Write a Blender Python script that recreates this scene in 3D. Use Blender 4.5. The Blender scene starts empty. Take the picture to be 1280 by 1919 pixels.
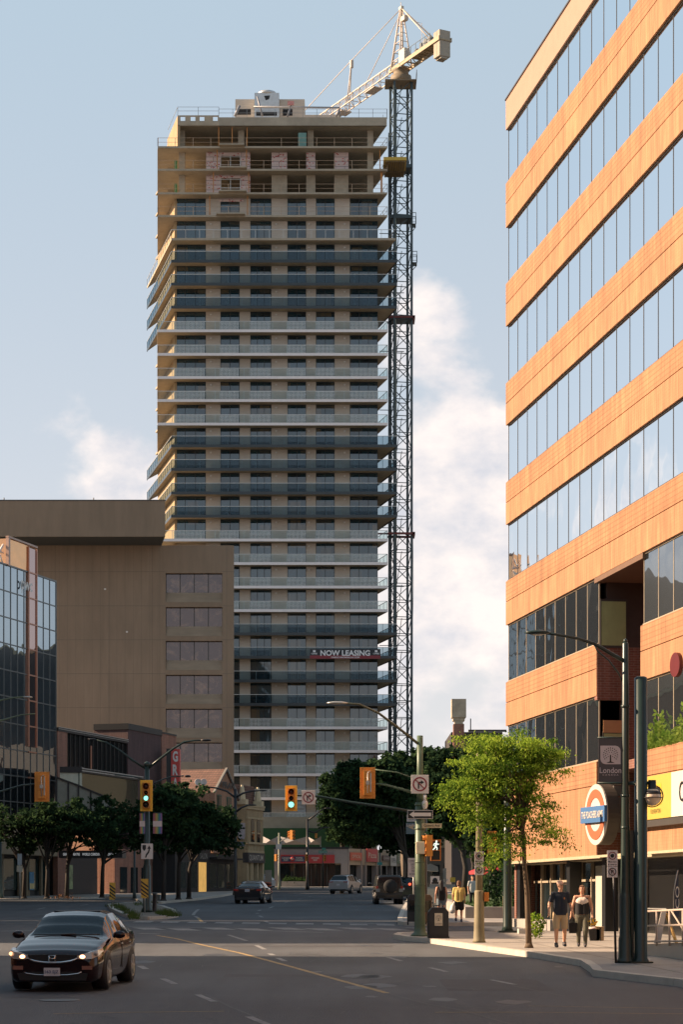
import bpy, bmesh, math, random
from mathutils import Vector, Matrix
R = math.radians
random.seed(7)
C = bpy.context.scene.collection
SC = bpy.context.scene

# ---------------------------------------------------------------- camera, sky, sun, exposure
F = 4000.0; HZ = 1684.0; CAMZ = 2.31; SL = 0.0149      # measured focal length (px), horizon row, eye height, street gradient
cam = bpy.data.cameras.new('camera'); camo = bpy.data.objects.new('camera', cam); C.objects.link(camo)
camo.location = (0, 0, CAMZ); camo.rotation_euler = (R(90), 0, 0)
cam.sensor_fit = 'HORIZONTAL'; cam.sensor_width = 36; cam.lens = 36 * F / 1280
cam.shift_y = (HZ - 959.5) / 1280; cam.clip_start = 0.5; cam.clip_end = 6000
SC.camera = camo
SUN_EL, SUN_AZ = 28.0, 4.0                              # elevation; degrees forward of due left
sdir = Vector((-math.cos(R(SUN_AZ)) * math.cos(R(SUN_EL)), math.sin(R(SUN_AZ)) * math.cos(R(SUN_EL)), math.sin(R(SUN_EL))))
sun = bpy.data.lights.new('sun', 'SUN'); suno = bpy.data.objects.new('sun', sun); C.objects.link(suno)
sun.energy = 5.0; sun.angle = R(0.5); sun.color = (1.0, 0.72, 0.49)
suno.rotation_euler = sdir.to_track_quat('Z', 'Y').to_euler(); suno.location = (-60, 60, 80)
SC.view_settings.view_transform = 'Standard'; SC.view_settings.look = 'None'
SC.view_settings.exposure = 1.30; SC.view_settings.gamma = 1.0
W = bpy.data.worlds.new('World'); SC.world = W; W.use_nodes = True
nt = W.node_tree; nt.nodes.clear()
def N(nt, t, **k):
    n = nt.nodes.new(t)
    for a, b in k.items():
        if a.startswith('i_'):
            key = a[2:]
            n.inputs[int(key) if key.isdigit() else key.replace('_', ' ')].default_value = b
        else: setattr(n, a, b)
    return n
def L(nt, a, b): nt.links.new(a, b)
def math_n(nt, op, a, b=None, c=None, clamp=False):
    n = nt.nodes.new('ShaderNodeMath'); n.operation = op; n.use_clamp = clamp
    for i, v in enumerate((a, b, c)):
        if v is None: continue
        if isinstance(v, (int, float)): n.inputs[i].default_value = v
        else: nt.links.new(v, n.inputs[i])
    return n.outputs[0]
def world():
    sky = N(nt, 'ShaderNodeTexSky', sky_type='NISHITA', sun_disc=False)
    sky.sun_elevation = R(SUN_EL); sky.sun_rotation = math.atan2(sdir.x, sdir.y)
    sky.altitude = 250; sky.air_density = 1.0; sky.dust_density = 1.6; sky.ozone_density = 1.6
    tc = N(nt, 'ShaderNodeTexCoord'); sep = N(nt, 'ShaderNodeSeparateXYZ'); L(nt, tc.outputs['Generated'], sep.inputs[0])
    mp = N(nt, 'ShaderNodeMapping'); mp.inputs['Scale'].default_value = (1, 1, 1.5); L(nt, tc.outputs['Generated'], mp.inputs[0])
    no = N(nt, 'ShaderNodeTexNoise', i_Scale=15.0, i_Detail=12.0, i_Roughness=0.54, i_Distortion=.1); L(nt, mp.outputs[0], no.inputs['Vector'])
    no2 = N(nt, 'ShaderNodeTexNoise', i_Scale=3.2, i_Detail=3.0, i_Roughness=0.5); L(nt, mp.outputs[0], no2.inputs['Vector'])
    tot = math_n(nt, 'ADD', math_n(nt, 'MULTIPLY', no.outputs[0], 0.75), math_n(nt, 'MULTIPLY', no2.outputs[0], 0.35))
    def blob(px, py, r, amp, sx=1.0):
        d = Vector(((px - 640) / F, 1, (HZ - py) / F)).normalized()
        vs = N(nt, 'ShaderNodeVectorMath', operation='SUBTRACT'); L(nt, tc.outputs['Generated'], vs.inputs[0]); vs.inputs[1].default_value = d
        vm = N(nt, 'ShaderNodeVectorMath', operation='MULTIPLY'); L(nt, vs.outputs[0], vm.inputs[0]); vm.inputs[1].default_value = (sx, 1, 1)
        ln = N(nt, 'ShaderNodeVectorMath', operation='LENGTH'); L(nt, vm.outputs[0], ln.inputs[0])
        q = math_n(nt, 'DIVIDE', ln.outputs['Value'], r)
        g = math_n(nt, 'POWER', 2.718, math_n(nt, 'MULTIPLY', math_n(nt, 'MULTIPLY', q, q), -1.0))
        return math_n(nt, 'MULTIPLY', g, amp)
    bl = [blob(850, 880, .048, .24), blob(800, 600, .026, .22), blob(900, 960, .045, .30), blob(235, 915, .020, .32, .7), blob(100, 800, .020, .19, .3),
          blob(860, 1300, .07, .18, .6), blob(250, 640, .02, .03, .5)]
    acc = tot
    for b in bl: acc = math_n(nt, 'ADD', acc, b)
    # a bank of cumulus low over the roofs to the west and north-west, the one the office windows mirror
    dw = Vector((-.44, .885, .12)).normalized()
    vs = N(nt, 'ShaderNodeVectorMath', operation='SUBTRACT'); L(nt, tc.outputs['Generated'], vs.inputs[0]); vs.inputs[1].default_value = dw
    vm = N(nt, 'ShaderNodeVectorMath', operation='MULTIPLY'); L(nt, vs.outputs[0], vm.inputs[0]); vm.inputs[1].default_value = (.45, .45, 2.6)
    ln = N(nt, 'ShaderNodeVectorMath', operation='LENGTH'); L(nt, vm.outputs[0], ln.inputs[0])
    q = math_n(nt, 'DIVIDE', ln.outputs['Value'], .20)
    acc = math_n(nt, 'ADD', acc, math_n(nt, 'MULTIPLY', math_n(nt, 'POWER', 2.718, math_n(nt, 'MULTIPLY', math_n(nt, 'MULTIPLY', q, q), -1.0)), .32))
    mr = N(nt, 'ShaderNodeMapRange', interpolation_type='SMOOTHSTEP'); L(nt, acc, mr.inputs[0])
    mr.inputs[1].default_value = .725; mr.inputs[2].default_value = .865
    # cloud tone: bright warm billows, greyer cores
    nb = N(nt, 'ShaderNodeTexNoise', i_Scale=24.0, i_Detail=9.0, i_Roughness=.6); mp2 = N(nt, 'ShaderNodeMapping'); mp2.inputs['Location'].default_value = (.012, 0, -.02)
    L(nt, mp.outputs[0], mp2.inputs[0]); L(nt, mp2.outputs[0], nb.inputs['Vector'])
    cr = N(nt, 'ShaderNodeValToRGB'); L(nt, nb.outputs[0], cr.inputs[0])
    cr.color_ramp.elements[0].position = .36; cr.color_ramp.elements[0].color = (.50, .50, .54, 1)
    cr.color_ramp.elements[1].position = .62; cr.color_ramp.elements[1].color = (.80, .71, .66, 1)
    # sky: Nishita, softened with a pale veil towards the horizon
    sc_ = N(nt, 'ShaderNodeVectorMath', operation='SCALE'); L(nt, sky.outputs[0], sc_.inputs[0]); sc_.inputs['Scale'].default_value = .085
    veil = N(nt, 'ShaderNodeMapRange'); L(nt, sep.outputs['Z'], veil.inputs[0])
    veil.inputs[1].default_value = .45; veil.inputs[2].default_value = .02; veil.inputs[3].default_value = .30; veil.inputs[4].default_value = .85
    mx = N(nt, 'ShaderNodeMixRGB'); L(nt, veil.outputs[0], mx.inputs[0]); L(nt, sc_.outputs[0], mx.inputs[1]); mx.inputs[2].default_value = (.60, .58, .59, 1)
    up = N(nt, 'ShaderNodeMapRange'); L(nt, sep.outputs['Z'], up.inputs[0])
    up.inputs[1].default_value = .1; up.inputs[2].default_value = .42; up.inputs[3].default_value = 0; up.inputs[4].default_value = .62
    mu = N(nt, 'ShaderNodeMixRGB'); L(nt, up.outputs[0], mu.inputs[0]); L(nt, mx.outputs[0], mu.inputs[1]); mu.inputs[2].default_value = (.36, .48, .56, 1)
    ze = N(nt, 'ShaderNodeMapRange'); L(nt, sep.outputs['Z'], ze.inputs[0])
    ze.inputs[1].default_value = .42; ze.inputs[2].default_value = .80; ze.inputs[3].default_value = 0; ze.inputs[4].default_value = .9
    mz = N(nt, 'ShaderNodeMixRGB'); L(nt, ze.outputs[0], mz.inputs[0]); L(nt, mu.outputs[0], mz.inputs[1]); mz.inputs[2].default_value = (.10, .16, .23, 1); mu = mz
    m2 = N(nt, 'ShaderNodeMixRGB'); L(nt, math_n(nt, 'MULTIPLY', mr.outputs[0], .82), m2.inputs[0]); L(nt, mu.outputs[0], m2.inputs[1]); L(nt, cr.outputs[0], m2.inputs[2])
    bg = N(nt, 'ShaderNodeBackground'); L(nt, m2.outputs[0], bg.inputs[0]); bg.inputs[1].default_value = .60
    out = N(nt, 'ShaderNodeOutputWorld'); L(nt, bg.outputs[0], out.inputs[0])
world()

# ---------------------------------------------------------------- measuring
def P(px, py, Y): return Vector(((px - 640) / F * Y, Y, CAMZ + (HZ - py) / F * Y))
def X_(px, Y): return (px - 640) / F * Y
def Z_(py, Y): return CAMZ + (HZ - py) / F * Y
def gz(Y): return SL * Y
def GP(px, py, h=0.0):
    Y = F * (CAMZ - h) / (py - HZ + SL * F); return Vector((X_(px, Y), Y, gz(Y) + h))

# ---------------------------------------------------------------- materials
MATS = {}
def newmat(name):
    m = bpy.data.materials.new(name); m.use_nodes = True; t = m.node_tree; t.nodes.clear()
    o = t.nodes.new('ShaderNodeOutputMaterial'); return m, t, o
def mat(name, col, rough=.6, metal=0, var=.12, scale=3.0, bump=0.0, bscale=30, emit=None, spec=.5, stretch=(1, 1, 1), coat=0, var2=0, scale2=.4):
    if name in MATS: return MATS[name]
    m, t, o = newmat(name)
    b = N(t, 'ShaderNodeBsdfPrincipled'); L(t, b.outputs[0], o.inputs[0])
    b.inputs['Roughness'].default_value = rough; b.inputs['Metallic'].default_value = metal
    b.inputs['Specular IOR Level'].default_value = spec; b.inputs['Coat Weight'].default_value = coat
    tc = N(t, 'ShaderNodeTexCoord'); mp = N(t, 'ShaderNodeMapping'); mp.inputs['Scale'].default_value = stretch
    L(t, tc.outputs['Object'], mp.inputs[0])
    no = N(t, 'ShaderNodeTexNoise', i_Scale=scale, i_Detail=5.0, i_Roughness=.6); L(t, mp.outputs[0], no.inputs['Vector'])
    r = N(t, 'ShaderNodeMapRange'); L(t, no.outputs[0], r.inputs[0]); r.inputs[1].default_value = .25; r.inputs[2].default_value = .75
    r.inputs[3].default_value = 1 - var; r.inputs[4].default_value = 1 + var
    fac = r.outputs[0]
    if var2:
        n2 = N(t, 'ShaderNodeTexNoise', i_Scale=scale2, i_Detail=4.0); L(t, tc.outputs['Object'], n2.inputs['Vector'])
        r2 = N(t, 'ShaderNodeMapRange'); L(t, n2.outputs[0], r2.inputs[0]); r2.inputs[1].default_value = .3; r2.inputs[2].default_value = .7
        r2.inputs[3].default_value = 1 - var2; r2.inputs[4].default_value = 1 + var2
        fac = math_n(t, 'MULTIPLY', fac, r2.outputs[0])
    s = N(t, 'ShaderNodeVectorMath', operation='SCALE'); s.inputs[0].default_value = col[:3]; L(t, fac, s.inputs['Scale'])
    L(t, s.outputs[0], b.inputs['Base Color'])
    if bump:
        nb = N(t, 'ShaderNodeTexNoise', i_Scale=bscale, i_Detail=4.0); L(t, mp.outputs[0], nb.inputs['Vector'])
        bp = N(t, 'ShaderNodeBump', i_Strength=bump, i_Distance=.02); L(t, nb.outputs[0], bp.inputs['Height']); L(t, bp.outputs[0], b.inputs['Normal'])
    if emit:
        b.inputs['Emission Color'].default_value = (*emit[:3], 1); b.inputs['Emission Strength'].default_value = emit[3]
    MATS[name] = m; return m
def mirror_glass(name, tint, body=(.02, .025, .03), fac=.8, wav=.02, wscale=.35, rough=.01, tilt=.012, swirl_refl=None):
    """coated facade glass: a tinted mirror over a dark body, each sheet slightly warped"""
    m, t, o = newmat(name)
    g = N(t, 'ShaderNodeBsdfGlossy'); g.inputs['Color'].default_value = (*tint, 1); g.inputs['Roughness'].default_value = rough
    d = N(t, 'ShaderNodeBsdfPrincipled'); d.inputs['Base Color'].default_value = (*body, 1); d.inputs['Roughness'].default_value = .15
    if swirl_refl:  # warm swirling reflections painted into the body colour
        nx = N(t, 'ShaderNodeTexNoise', i_Scale=.55, i_Detail=3.0, i_Distortion=2.5); tx = N(t, 'ShaderNodeTexCoord'); L(t, tx.outputs['Object'], nx.inputs['Vector']); rx_ = N(t, 'ShaderNodeMapRange'); L(t, nx.outputs[0], rx_.inputs[0]); rx_.inputs[1].default_value = .48; rx_.inputs[2].default_value = .66
        mb_ = N(t, 'ShaderNodeMixRGB'); L(t, rx_.outputs[0], mb_.inputs[0]); mb_.inputs[1].default_value = (*body, 1); mb_.inputs[2].default_value = (*swirl_refl, 1); L(t, mb_.outputs[0], d.inputs['Base Color'])
    tc = N(t, 'ShaderNodeTexCoord'); no = N(t, 'ShaderNodeTexNoise', i_Scale=wscale, i_Detail=1.5); L(t, tc.outputs['Object'], no.inputs['Vector'])
    bp = N(t, 'ShaderNodeBump', i_Strength=1.0, i_Distance=wav); L(t, no.outputs[0], bp.inputs['Height'])
    oi = N(t, 'ShaderNodeObjectInfo'); wn = N(t, 'ShaderNodeTexWhiteNoise', noise_dimensions='1D'); L(t, oi.outputs['Random'], wn.inputs['W'])      # each pane sits a hair out of true
    ma = N(t, 'ShaderNodeVectorMath', operation='MULTIPLY_ADD'); L(t, wn.outputs['Color'], ma.inputs[0]); ma.inputs[1].default_value = (tilt,) * 3; ma.inputs[2].default_value = (-tilt / 2,) * 3
    ad = N(t, 'ShaderNodeVectorMath', operation='ADD'); L(t, bp.outputs[0], ad.inputs[0]); L(t, ma.outputs[0], ad.inputs[1]); L(t, ad.outputs[0], g.inputs['Normal'])
    lw = N(t, 'ShaderNodeLayerWeight', i_Blend=.3)
    f = math_n(t, 'ADD', fac, math_n(t, 'MULTIPLY', lw.outputs['Facing'], .25), clamp=True)
    mx = N(t, 'ShaderNodeMixShader'); L(t, f, mx.inputs[0]); L(t, d.outputs[0], mx.inputs[1]); L(t, g.outputs[0], mx.inputs[2]); L(t, mx.outputs[0], o.inputs[0])
    MATS[name] = m; return m
def clear_glass(name, tint=(.85, .92, .92), refl=.12, dots=0, dotcol=(.75, .77, .75)):
    m, t, o = newmat(name)
    tr = N(t, 'ShaderNodeBsdfTransparent'); tr.inputs[0].default_value = (*tint, 1)
    g = N(t, 'ShaderNodeBsdfGlossy'); g.inputs['Color'].default_value = (.9, .95, 1, 1); g.inputs['Roughness'].default_value = .03
    mx = N(t, 'ShaderNodeMixShader'); mx.inputs[0].default_value = refl
    L(t, tr.outputs[0], mx.inputs[1]); L(t, g.outputs[0], mx.inputs[2]); out = mx.outputs[0]
    if dots:
        tc = N(t, 'ShaderNodeTexCoord'); mp = N(t, 'ShaderNodeMapping'); mp.inputs['Rotation'].default_value = (0, R(45), 0)
        L(t, tc.outputs['Object'], mp.inputs[0]); ck = N(t, 'ShaderNodeTexChecker'); ck.inputs['Scale'].default_value = dots; L(t, mp.outputs[0], ck.inputs[0])
        d = N(t, 'ShaderNodeBsdfDiffuse'); d.inputs[0].default_value = (*dotcol, 1)
        m2 = N(t, 'ShaderNodeMixShader'); L(t, math_n(t, 'MULTIPLY', ck.outputs['Fac'], .9), m2.inputs[0]); L(t, out, m2.inputs[1]); L(t, d.outputs[0], m2.inputs[2]); out = m2.outputs[0]
    L(t, out, o.inputs[0]); MATS[name] = m; return m
def leafmat(name, c1, c2, trans=.35):
    m, t, o = newmat(name)
    tc = N(t, 'ShaderNodeTexCoord'); no = N(t, 'ShaderNodeTexNoise', i_Scale=1.7, i_Detail=6.0, i_Roughness=.75); L(t, tc.outputs['Object'], no.inputs['Vector'])
    mx = N(t, 'ShaderNodeMixRGB'); r = N(t, 'ShaderNodeMapRange'); L(t, no.outputs[0], r.inputs[0]); r.inputs[1].default_value = .35; r.inputs[2].default_value = .65
    L(t, r.outputs[0], mx.inputs[0]); mx.inputs[1].default_value = (*c1, 1); mx.inputs[2].default_value = (*c2, 1)
    d = N(t, 'ShaderNodeBsdfDiffuse'); L(t, mx.outputs[0], d.inputs[0]); tl = N(t, 'ShaderNodeBsdfTranslucent'); L(t, mx.outputs[0], tl.inputs[0])
    ms = N(t, 'ShaderNodeMixShader'); ms.inputs[0].default_value = trans; L(t, d.outputs[0], ms.inputs[1]); L(t, tl.outputs[0], ms.inputs[2]); L(t, ms.outputs[0], o.inputs[0])
    MATS[name] = m; return m
def brickmat(name, c1, c2, mortar, w=.22, h=.075, rot=(0, 0, 0), stain=.18, msize=.008, streak=0.12, bump=.3):
    """bricks laid in the wall's own plane: object X/Y folded into one horizontal run"""
    m, t, o = newmat(name)
    b = N(t, 'ShaderNodeBsdfPrincipled', i_Roughness=.85); L(t, b.outputs[0], o.inputs[0])
    tc = N(t, 'ShaderNodeTexCoord'); sep = N(t, 'ShaderNodeSeparateXYZ'); L(t, tc.outputs['Object'], sep.inputs[0])
    u = math_n(t, 'SUBTRACT', sep.outputs[0], sep.outputs[1]); cm = N(t, 'ShaderNodeCombineXYZ'); L(t, u, cm.inputs[0]); L(t, sep.outputs[2], cm.inputs[1])
    br = N(t, 'ShaderNodeTexBrick'); L(t, cm.outputs[0], br.inputs[0]); br.inputs['Scale'].default_value = 1
    br.inputs['Brick Width'].default_value = w; br.inputs['Row Height'].default_value = h; br.inputs['Mortar Size'].default_value = msize
    br.inputs['Color1'].default_value = (*c1, 1); br.inputs['Color2'].default_value = (*c2, 1); br.inputs['Mortar'].default_value = (*mortar, 1)
    mp = N(t, 'ShaderNodeMapping'); mp.inputs['Scale'].default_value = (1.1, 1.1, .16); L(t, tc.outputs['Object'], mp.inputs[0])
    no = N(t, 'ShaderNodeTexNoise', i_Scale=1.6, i_Detail=6.0, i_Roughness=.6); L(t, mp.outputs[0], no.inputs['Vector'])
    r = N(t, 'ShaderNodeMapRange'); L(t, no.outputs[0], r.inputs[0]); r.inputs[1].default_value = .3; r.inputs[2].default_value = .7; r.inputs[3].default_value = 1 - stain; r.inputs[4].default_value = 1 + stain
    n3 = N(t, 'ShaderNodeTexNoise', i_Scale=9.0, i_Detail=4.0); mp3 = N(t, 'ShaderNodeMapping'); mp3.inputs['Scale'].default_value = (1, 1, .08); L(t, tc.outputs['Object'], mp3.inputs[0]); L(t, mp3.outputs[0], n3.inputs['Vector'])
    r3 = N(t, 'ShaderNodeMapRange'); L(t, n3.outputs[0], r3.inputs[0]); r3.inputs[1].default_value = .35; r3.inputs[2].default_value = .65; r3.inputs[3].default_value = 1 - streak; r3.inputs[4].default_value = 1 + streak
    s = N(t, 'ShaderNodeVectorMath', operation='SCALE'); L(t, br.outputs[0], s.inputs[0]); L(t, math_n(t, 'MULTIPLY', r.outputs[0], r3.outputs[0]), s.inputs['Scale'])
    L(t, s.outputs[0], b.inputs['Base Color'])
    bp = N(t, 'ShaderNodeBump', i_Strength=bump, i_Distance=.01, invert=True); L(t, br.outputs['Fac'], bp.inputs['Height']); L(t, bp.outputs[0], b.inputs['Normal'])
    MATS[name] = m; return m

# ---------------------------------------------------------------- mesh builder
def root_of(o):
    while o.parent: o = o.parent
    return o
class MB:
    def __init__(s, O=(0, 0, 0), U=(1, 0, 0), V=(0, 1, 0), Wv=(0, 0, 1)):
        s.v = []; s.f = []; s.m = []; s.s = []; s.fr(O, U, V, Wv)
    def fr(s, O, U=(1, 0, 0), V=(0, 1, 0), Wv=(0, 0, 1)):
        s.O = Vector(O); s.U = Vector(U); s.V = Vector(V); s.W = Vector(Wv); return s
    def pt(s, p): return s.O + s.U * p[0] + s.V * p[1] + s.W * p[2]
    def add(s, vs, fs, m=0, smooth=False):
        k = len(s.v); s.v += [s.pt(p) for p in vs]
        for f in fs: s.f.append([i + k for i in f]); s.m.append(m); s.s.append(smooth)
    def box(s, a0, a1, b0, b1, c0, c1, m=0):
        s.add([(a0, b0, c0), (a1, b0, c0), (a1, b1, c0), (a0, b1, c0), (a0, b0, c1), (a1, b0, c1), (a1, b1, c1), (a0, b1, c1)],
              [(0, 3, 2, 1), (4, 5, 6, 7), (0, 1, 5, 4), (1, 2, 6, 5), (2, 3, 7, 6), (3, 0, 4, 7)], m)
        return s
    def quad(s, a, b, c, d, m=0): s.add([a, b, c, d], [(0, 1, 2, 3)], m); return s
    def plate(s, poly, c0, c1, m=0):
        """polygon in (a,b), thickness c0..c1; c0/c1 may be functions of (a,b)"""
        n = len(poly); g0 = c0 if callable(c0) else (lambda a, b: c0); g1 = c1 if callable(c1) else (lambda a, b: c1)
        s.add([(a, b, g0(a, b)) for a, b in poly] + [(a, b, g1(a, b)) for a, b in poly],
              [tuple(range(n))[::-1], tuple(range(n, 2 * n))] + [(i, (i + 1) % n, n + (i + 1) % n, n + i) for i in range(n)], m)
        return s
    def prism(s, poly, b0, b1, m=0, smooth=False):
        """polygon in (a,c) extruded along b"""
        n = len(poly)
        s.add([(a, b0, c) for a, c in poly] + [(a, b1, c) for a, c in poly], [tuple(range(n)), tuple(range(n, 2 * n))[::-1]], m)
        k = len(s.v) - 2 * n
        for i in range(n): s.f.append([k + i, k + n + i, k + n + (i + 1) % n, k + (i + 1) % n]); s.m.append(m); s.s.append(smooth)
        return s
    def tube(s, pts, r, n=8, m=0, caps=True, smooth=True):
        pts = [Vector(p) for p in pts]; K = len(pts); rs = r if isinstance(r, (list, tuple)) else [r] * K
        vs = []; up = None
        for i, p in enumerate(pts):
            d = (pts[min(i + 1, K - 1)] - pts[max(i - 1, 0)])
            if d.length < 1e-9: d = Vector((0, 0, 1))
            d.normalize()
            if up is None: up = Vector((0, 0, 1)) if abs(d.z) < .9 else Vector((1, 0, 0))
            a = d.cross(up); 
            if a.length < 1e-6: a = d.cross(Vector((0, 1, 0)))
            a.normalize(); b = a.cross(d); up = b
            for k in range(n):
                t = 2 * math.pi * (k + .5) / n; vs.append(p + (a * math.cos(t) + b * math.sin(t)) * rs[i])
        fs = [(i * n + k, i * n + (k + 1) % n, (i + 1) * n + (k + 1) % n, (i + 1) * n + k) for i in range(K - 1) for k in range(n)]
        s.add(vs, fs, m, smooth and n > 4)
        if caps: 
            k = len(s.v) - K * n
            s.f.append([k + i for i in range(n)]); s.m.append(m); s.s.append(False)
            s.f.append([k + (K - 1) * n + i for i in range(n)][::-1]); s.m.append(m); s.s.append(False)
        return s
    def lathe(s, prof, c=(0, 0, 0), axis='z', n=16, m=0, smooth=True, arc=1.0):
        vs = []
        for r, h in prof:
            for k in range(n):
                t = 2 * math.pi * k / n; a, b = r * math.cos(t), r * math.sin(t)
                q = {'z': (a, b, h), 'y': (a, h, b), 'x': (h, a, b)}[axis]
                vs.append((q[0] + c[0], q[1] + c[1], q[2] + c[2]))
        K = len(prof)
        fs = [(i * n + k, i * n + (k + 1) % n, (i + 1) * n + (k + 1) % n, (i + 1) * n + k) for i in range(K - 1) for k in range(n)]
        s.add(vs, fs, m, smooth); k = len(s.v) - K * n
        for base in (k, k + (K - 1) * n): s.f.append([base + i for i in range(n)]); s.m.append(m); s.s.append(False)
        return s
    def ball(s, c, r, n=10, m=0):
        r = r if isinstance(r, (tuple, list)) else (r, r, r); vs = []; h = n // 2
        for i in range(1, h):
            ph = math.pi * i / h
            for k in range(n): t = 2 * math.pi * k / n; vs.append((c[0] + r[0] * math.sin(ph) * math.cos(t), c[1] + r[1] * math.sin(ph) * math.sin(t), c[2] + r[2] * math.cos(ph)))
        vs += [(c[0], c[1], c[2] + r[2]), (c[0], c[1], c[2] - r[2])]; T = len(vs) - 2
        fs = [(i * n + k, (i + 1) * n + k, (i + 1) * n + (k + 1) % n, i * n + (k + 1) % n) for i in range(h - 2) for k in range(n)]
        fs += [(T, k, (k + 1) % n) for k in range(n)] + [(T + 1, (h - 2) * n + (k + 1) % n, (h - 2) * n + k) for k in range(n)]
        s.add(vs, fs, m, True); return s
    def build(s, name, mats, parent=None, world=True, fix=True, bevel=0):
        off = Vector((0, 0, 0))
        if parent is not None and world: off = root_of(parent).location
        me = bpy.data.meshes.new(name); me.from_pydata([v - off for v in s.v], [], s.f)
        mats = mats if isinstance(mats, (list, tuple)) else [mats]
        for q in mats: me.materials.append(q)
        me.polygons.foreach_set('material_index', s.m); me.polygons.foreach_set('use_smooth', s.s)
        if fix or bevel:
            bm = bmesh.new(); bm.from_mesh(me)
            if bevel: bmesh.ops.bevel(bm, geom=list(bm.edges), offset=bevel, segments=2, affect='EDGES', profile=.6)
            bmesh.ops.recalc_face_normals(bm, faces=bm.faces); bm.to_mesh(me); bm.free()
        me.update(); o = bpy.data.objects.new(name, me); C.objects.link(o)
        if parent is not None: o.parent = parent
        return o
def each(b, name, mats, parent, world=True):
    """every separate piece of a builder becomes a part of its own"""
    p = list(range(len(b.v)))
    def fd(i):
        while p[i] != i: p[i] = p[p[i]]; i = p[i]
        return i
    for f in b.f:
        for q in f[1:]: p[fd(q)] = fd(f[0])
    g = {}
    for f, m, s in zip(b.f, b.m, b.s): g.setdefault(fd(f[0]), []).append((f, m, s))
    out = []
    for fs in g.values():
        mp_ = {}; n = MB()
        for f, m, s in fs:
            for q in f:
                if q not in mp_: mp_[q] = len(n.v); n.v.append(b.v[q])
            n.f.append([mp_[q] for q in f]); n.m.append(m); n.s.append(s)
        out.append(n.build(name, mats, parent, world))
    return out
def thing(name, label, cat, loc=(0, 0, 0), rotz=0, group=None):
    o = bpy.data.objects.new(name, None); C.objects.link(o); o.location = loc; o.rotation_euler = (0, 0, rotz); o.empty_display_size = .3
    o['label'] = label; o['category'] = cat
    if group: o['group'] = group
    return o
def tag(o, label, cat, group=None):
    o['label'] = label; o['category'] = cat
    if group: o['group'] = group
    return o
def struct(o, kind='structure'): o['kind'] = kind; return o
def dup(root, loc=None, rotz=None, label=None, scale=None):
    def cp(o, par):
        c = o.copy(); C.objects.link(c)
        if par: c.parent = par
        for ch in [q for q in o.children]: cp(ch, c)
        return c
    r = cp(root, None)
    if loc is not None: r.location = loc
    if rotz is not None: r.rotation_euler = (0, 0, rotz)
    if scale: r.scale = scale
    if label: r['label'] = label
    return r
def text(s, name, m, parent, O, U, Wv, w, h=None, ext=.01, bold=0, world=True):
    """lettering centred at O, running along U, up along Wv, fitted to width w (and height h)"""
    cu = bpy.data.curves.new('t', 'FONT'); cu.body = s; cu.size = 1; cu.align_x = 'CENTER'; cu.offset = bold; cu.resolution_u = 3; cu.space_line = .95
    to = bpy.data.objects.new('t', cu); C.objects.link(to)
    dg = bpy.context.evaluated_depsgraph_get(); me = bpy.data.meshes.new_from_object(to.evaluated_get(dg))
    vs = [v.co.copy() for v in me.vertices]; fs = [list(p.vertices) for p in me.polygons]
    bpy.data.objects.remove(to); bpy.data.curves.remove(cu); bpy.data.meshes.remove(me)
    x0 = min(v.x for v in vs); x1 = max(v.x for v in vs); y0 = min(v.y for v in vs); y1 = max(v.y for v in vs)
    k = w / (x1 - x0); ky = k if h is None else h / (y1 - y0)
    U = Vector(U).normalized(); Wv = Vector(Wv).normalized(); Nv = U.cross(Wv)
    b = MB(O, U, Wv, Nv); n = len(vs)
    P0 = [((v.x - (x0 + x1) / 2) * k, (v.y - (y0 + y1) / 2) * ky) for v in vs]
    b.add([(a, c, ext) for a, c in P0], fs)
    return b.build(name, m, parent, world, fix=False)
# ================================================================ SETTING: ground, kerbs, markings
M_asph = mat('asphalt', (.062, .067, .073), .8, var=.25, scale=.9, bump=.3, bscale=60, stretch=(1, .12, 1), var2=.30, scale2=.16)
M_walk = mat('concrete_walk', (.30, .275, .245), .85, var=.14, scale=2.2, bump=.15, bscale=25, var2=.12)
M_kerb = mat('kerb_concrete', (.46, .42, .36), .8, var=.14, scale=3)
M_dirt = mat('island_dirt', (.16, .14, .11), .95, var=.3, scale=2.5, bump=.3)
M_white_line = mat('road_paint_white', (.21, .21, .205), .7, var=.55, scale=5)
M_yel_line = mat('road_paint_yellow', (.32, .22, .09), .7, var=.5, scale=5)
M_dgreen = mat('dark_green_paint', (.018, .035, .03), .35, var=.15, scale=6)
M_green = mat('green_pole_paint', (.075, .115, .07), .45, var=.15, scale=5)
M_black = mat('black_metal', (.012, .013, .015), .4, var=.2)
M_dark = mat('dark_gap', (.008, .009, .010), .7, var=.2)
M_steel = mat('galvanised_steel', (.42, .42, .40), .4, metal=.6, var=.15)
M_white = mat('white_paint', (.62, .60, .57), .5, var=.05)
M_grass = mat('grass_blades', (.05, .11, .02), .9, var=.4, scale=8)
M_dglass = mat('dark_window_glass', (.012, .018, .02), .04, var=.3, scale=1, spec=.9)

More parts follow.
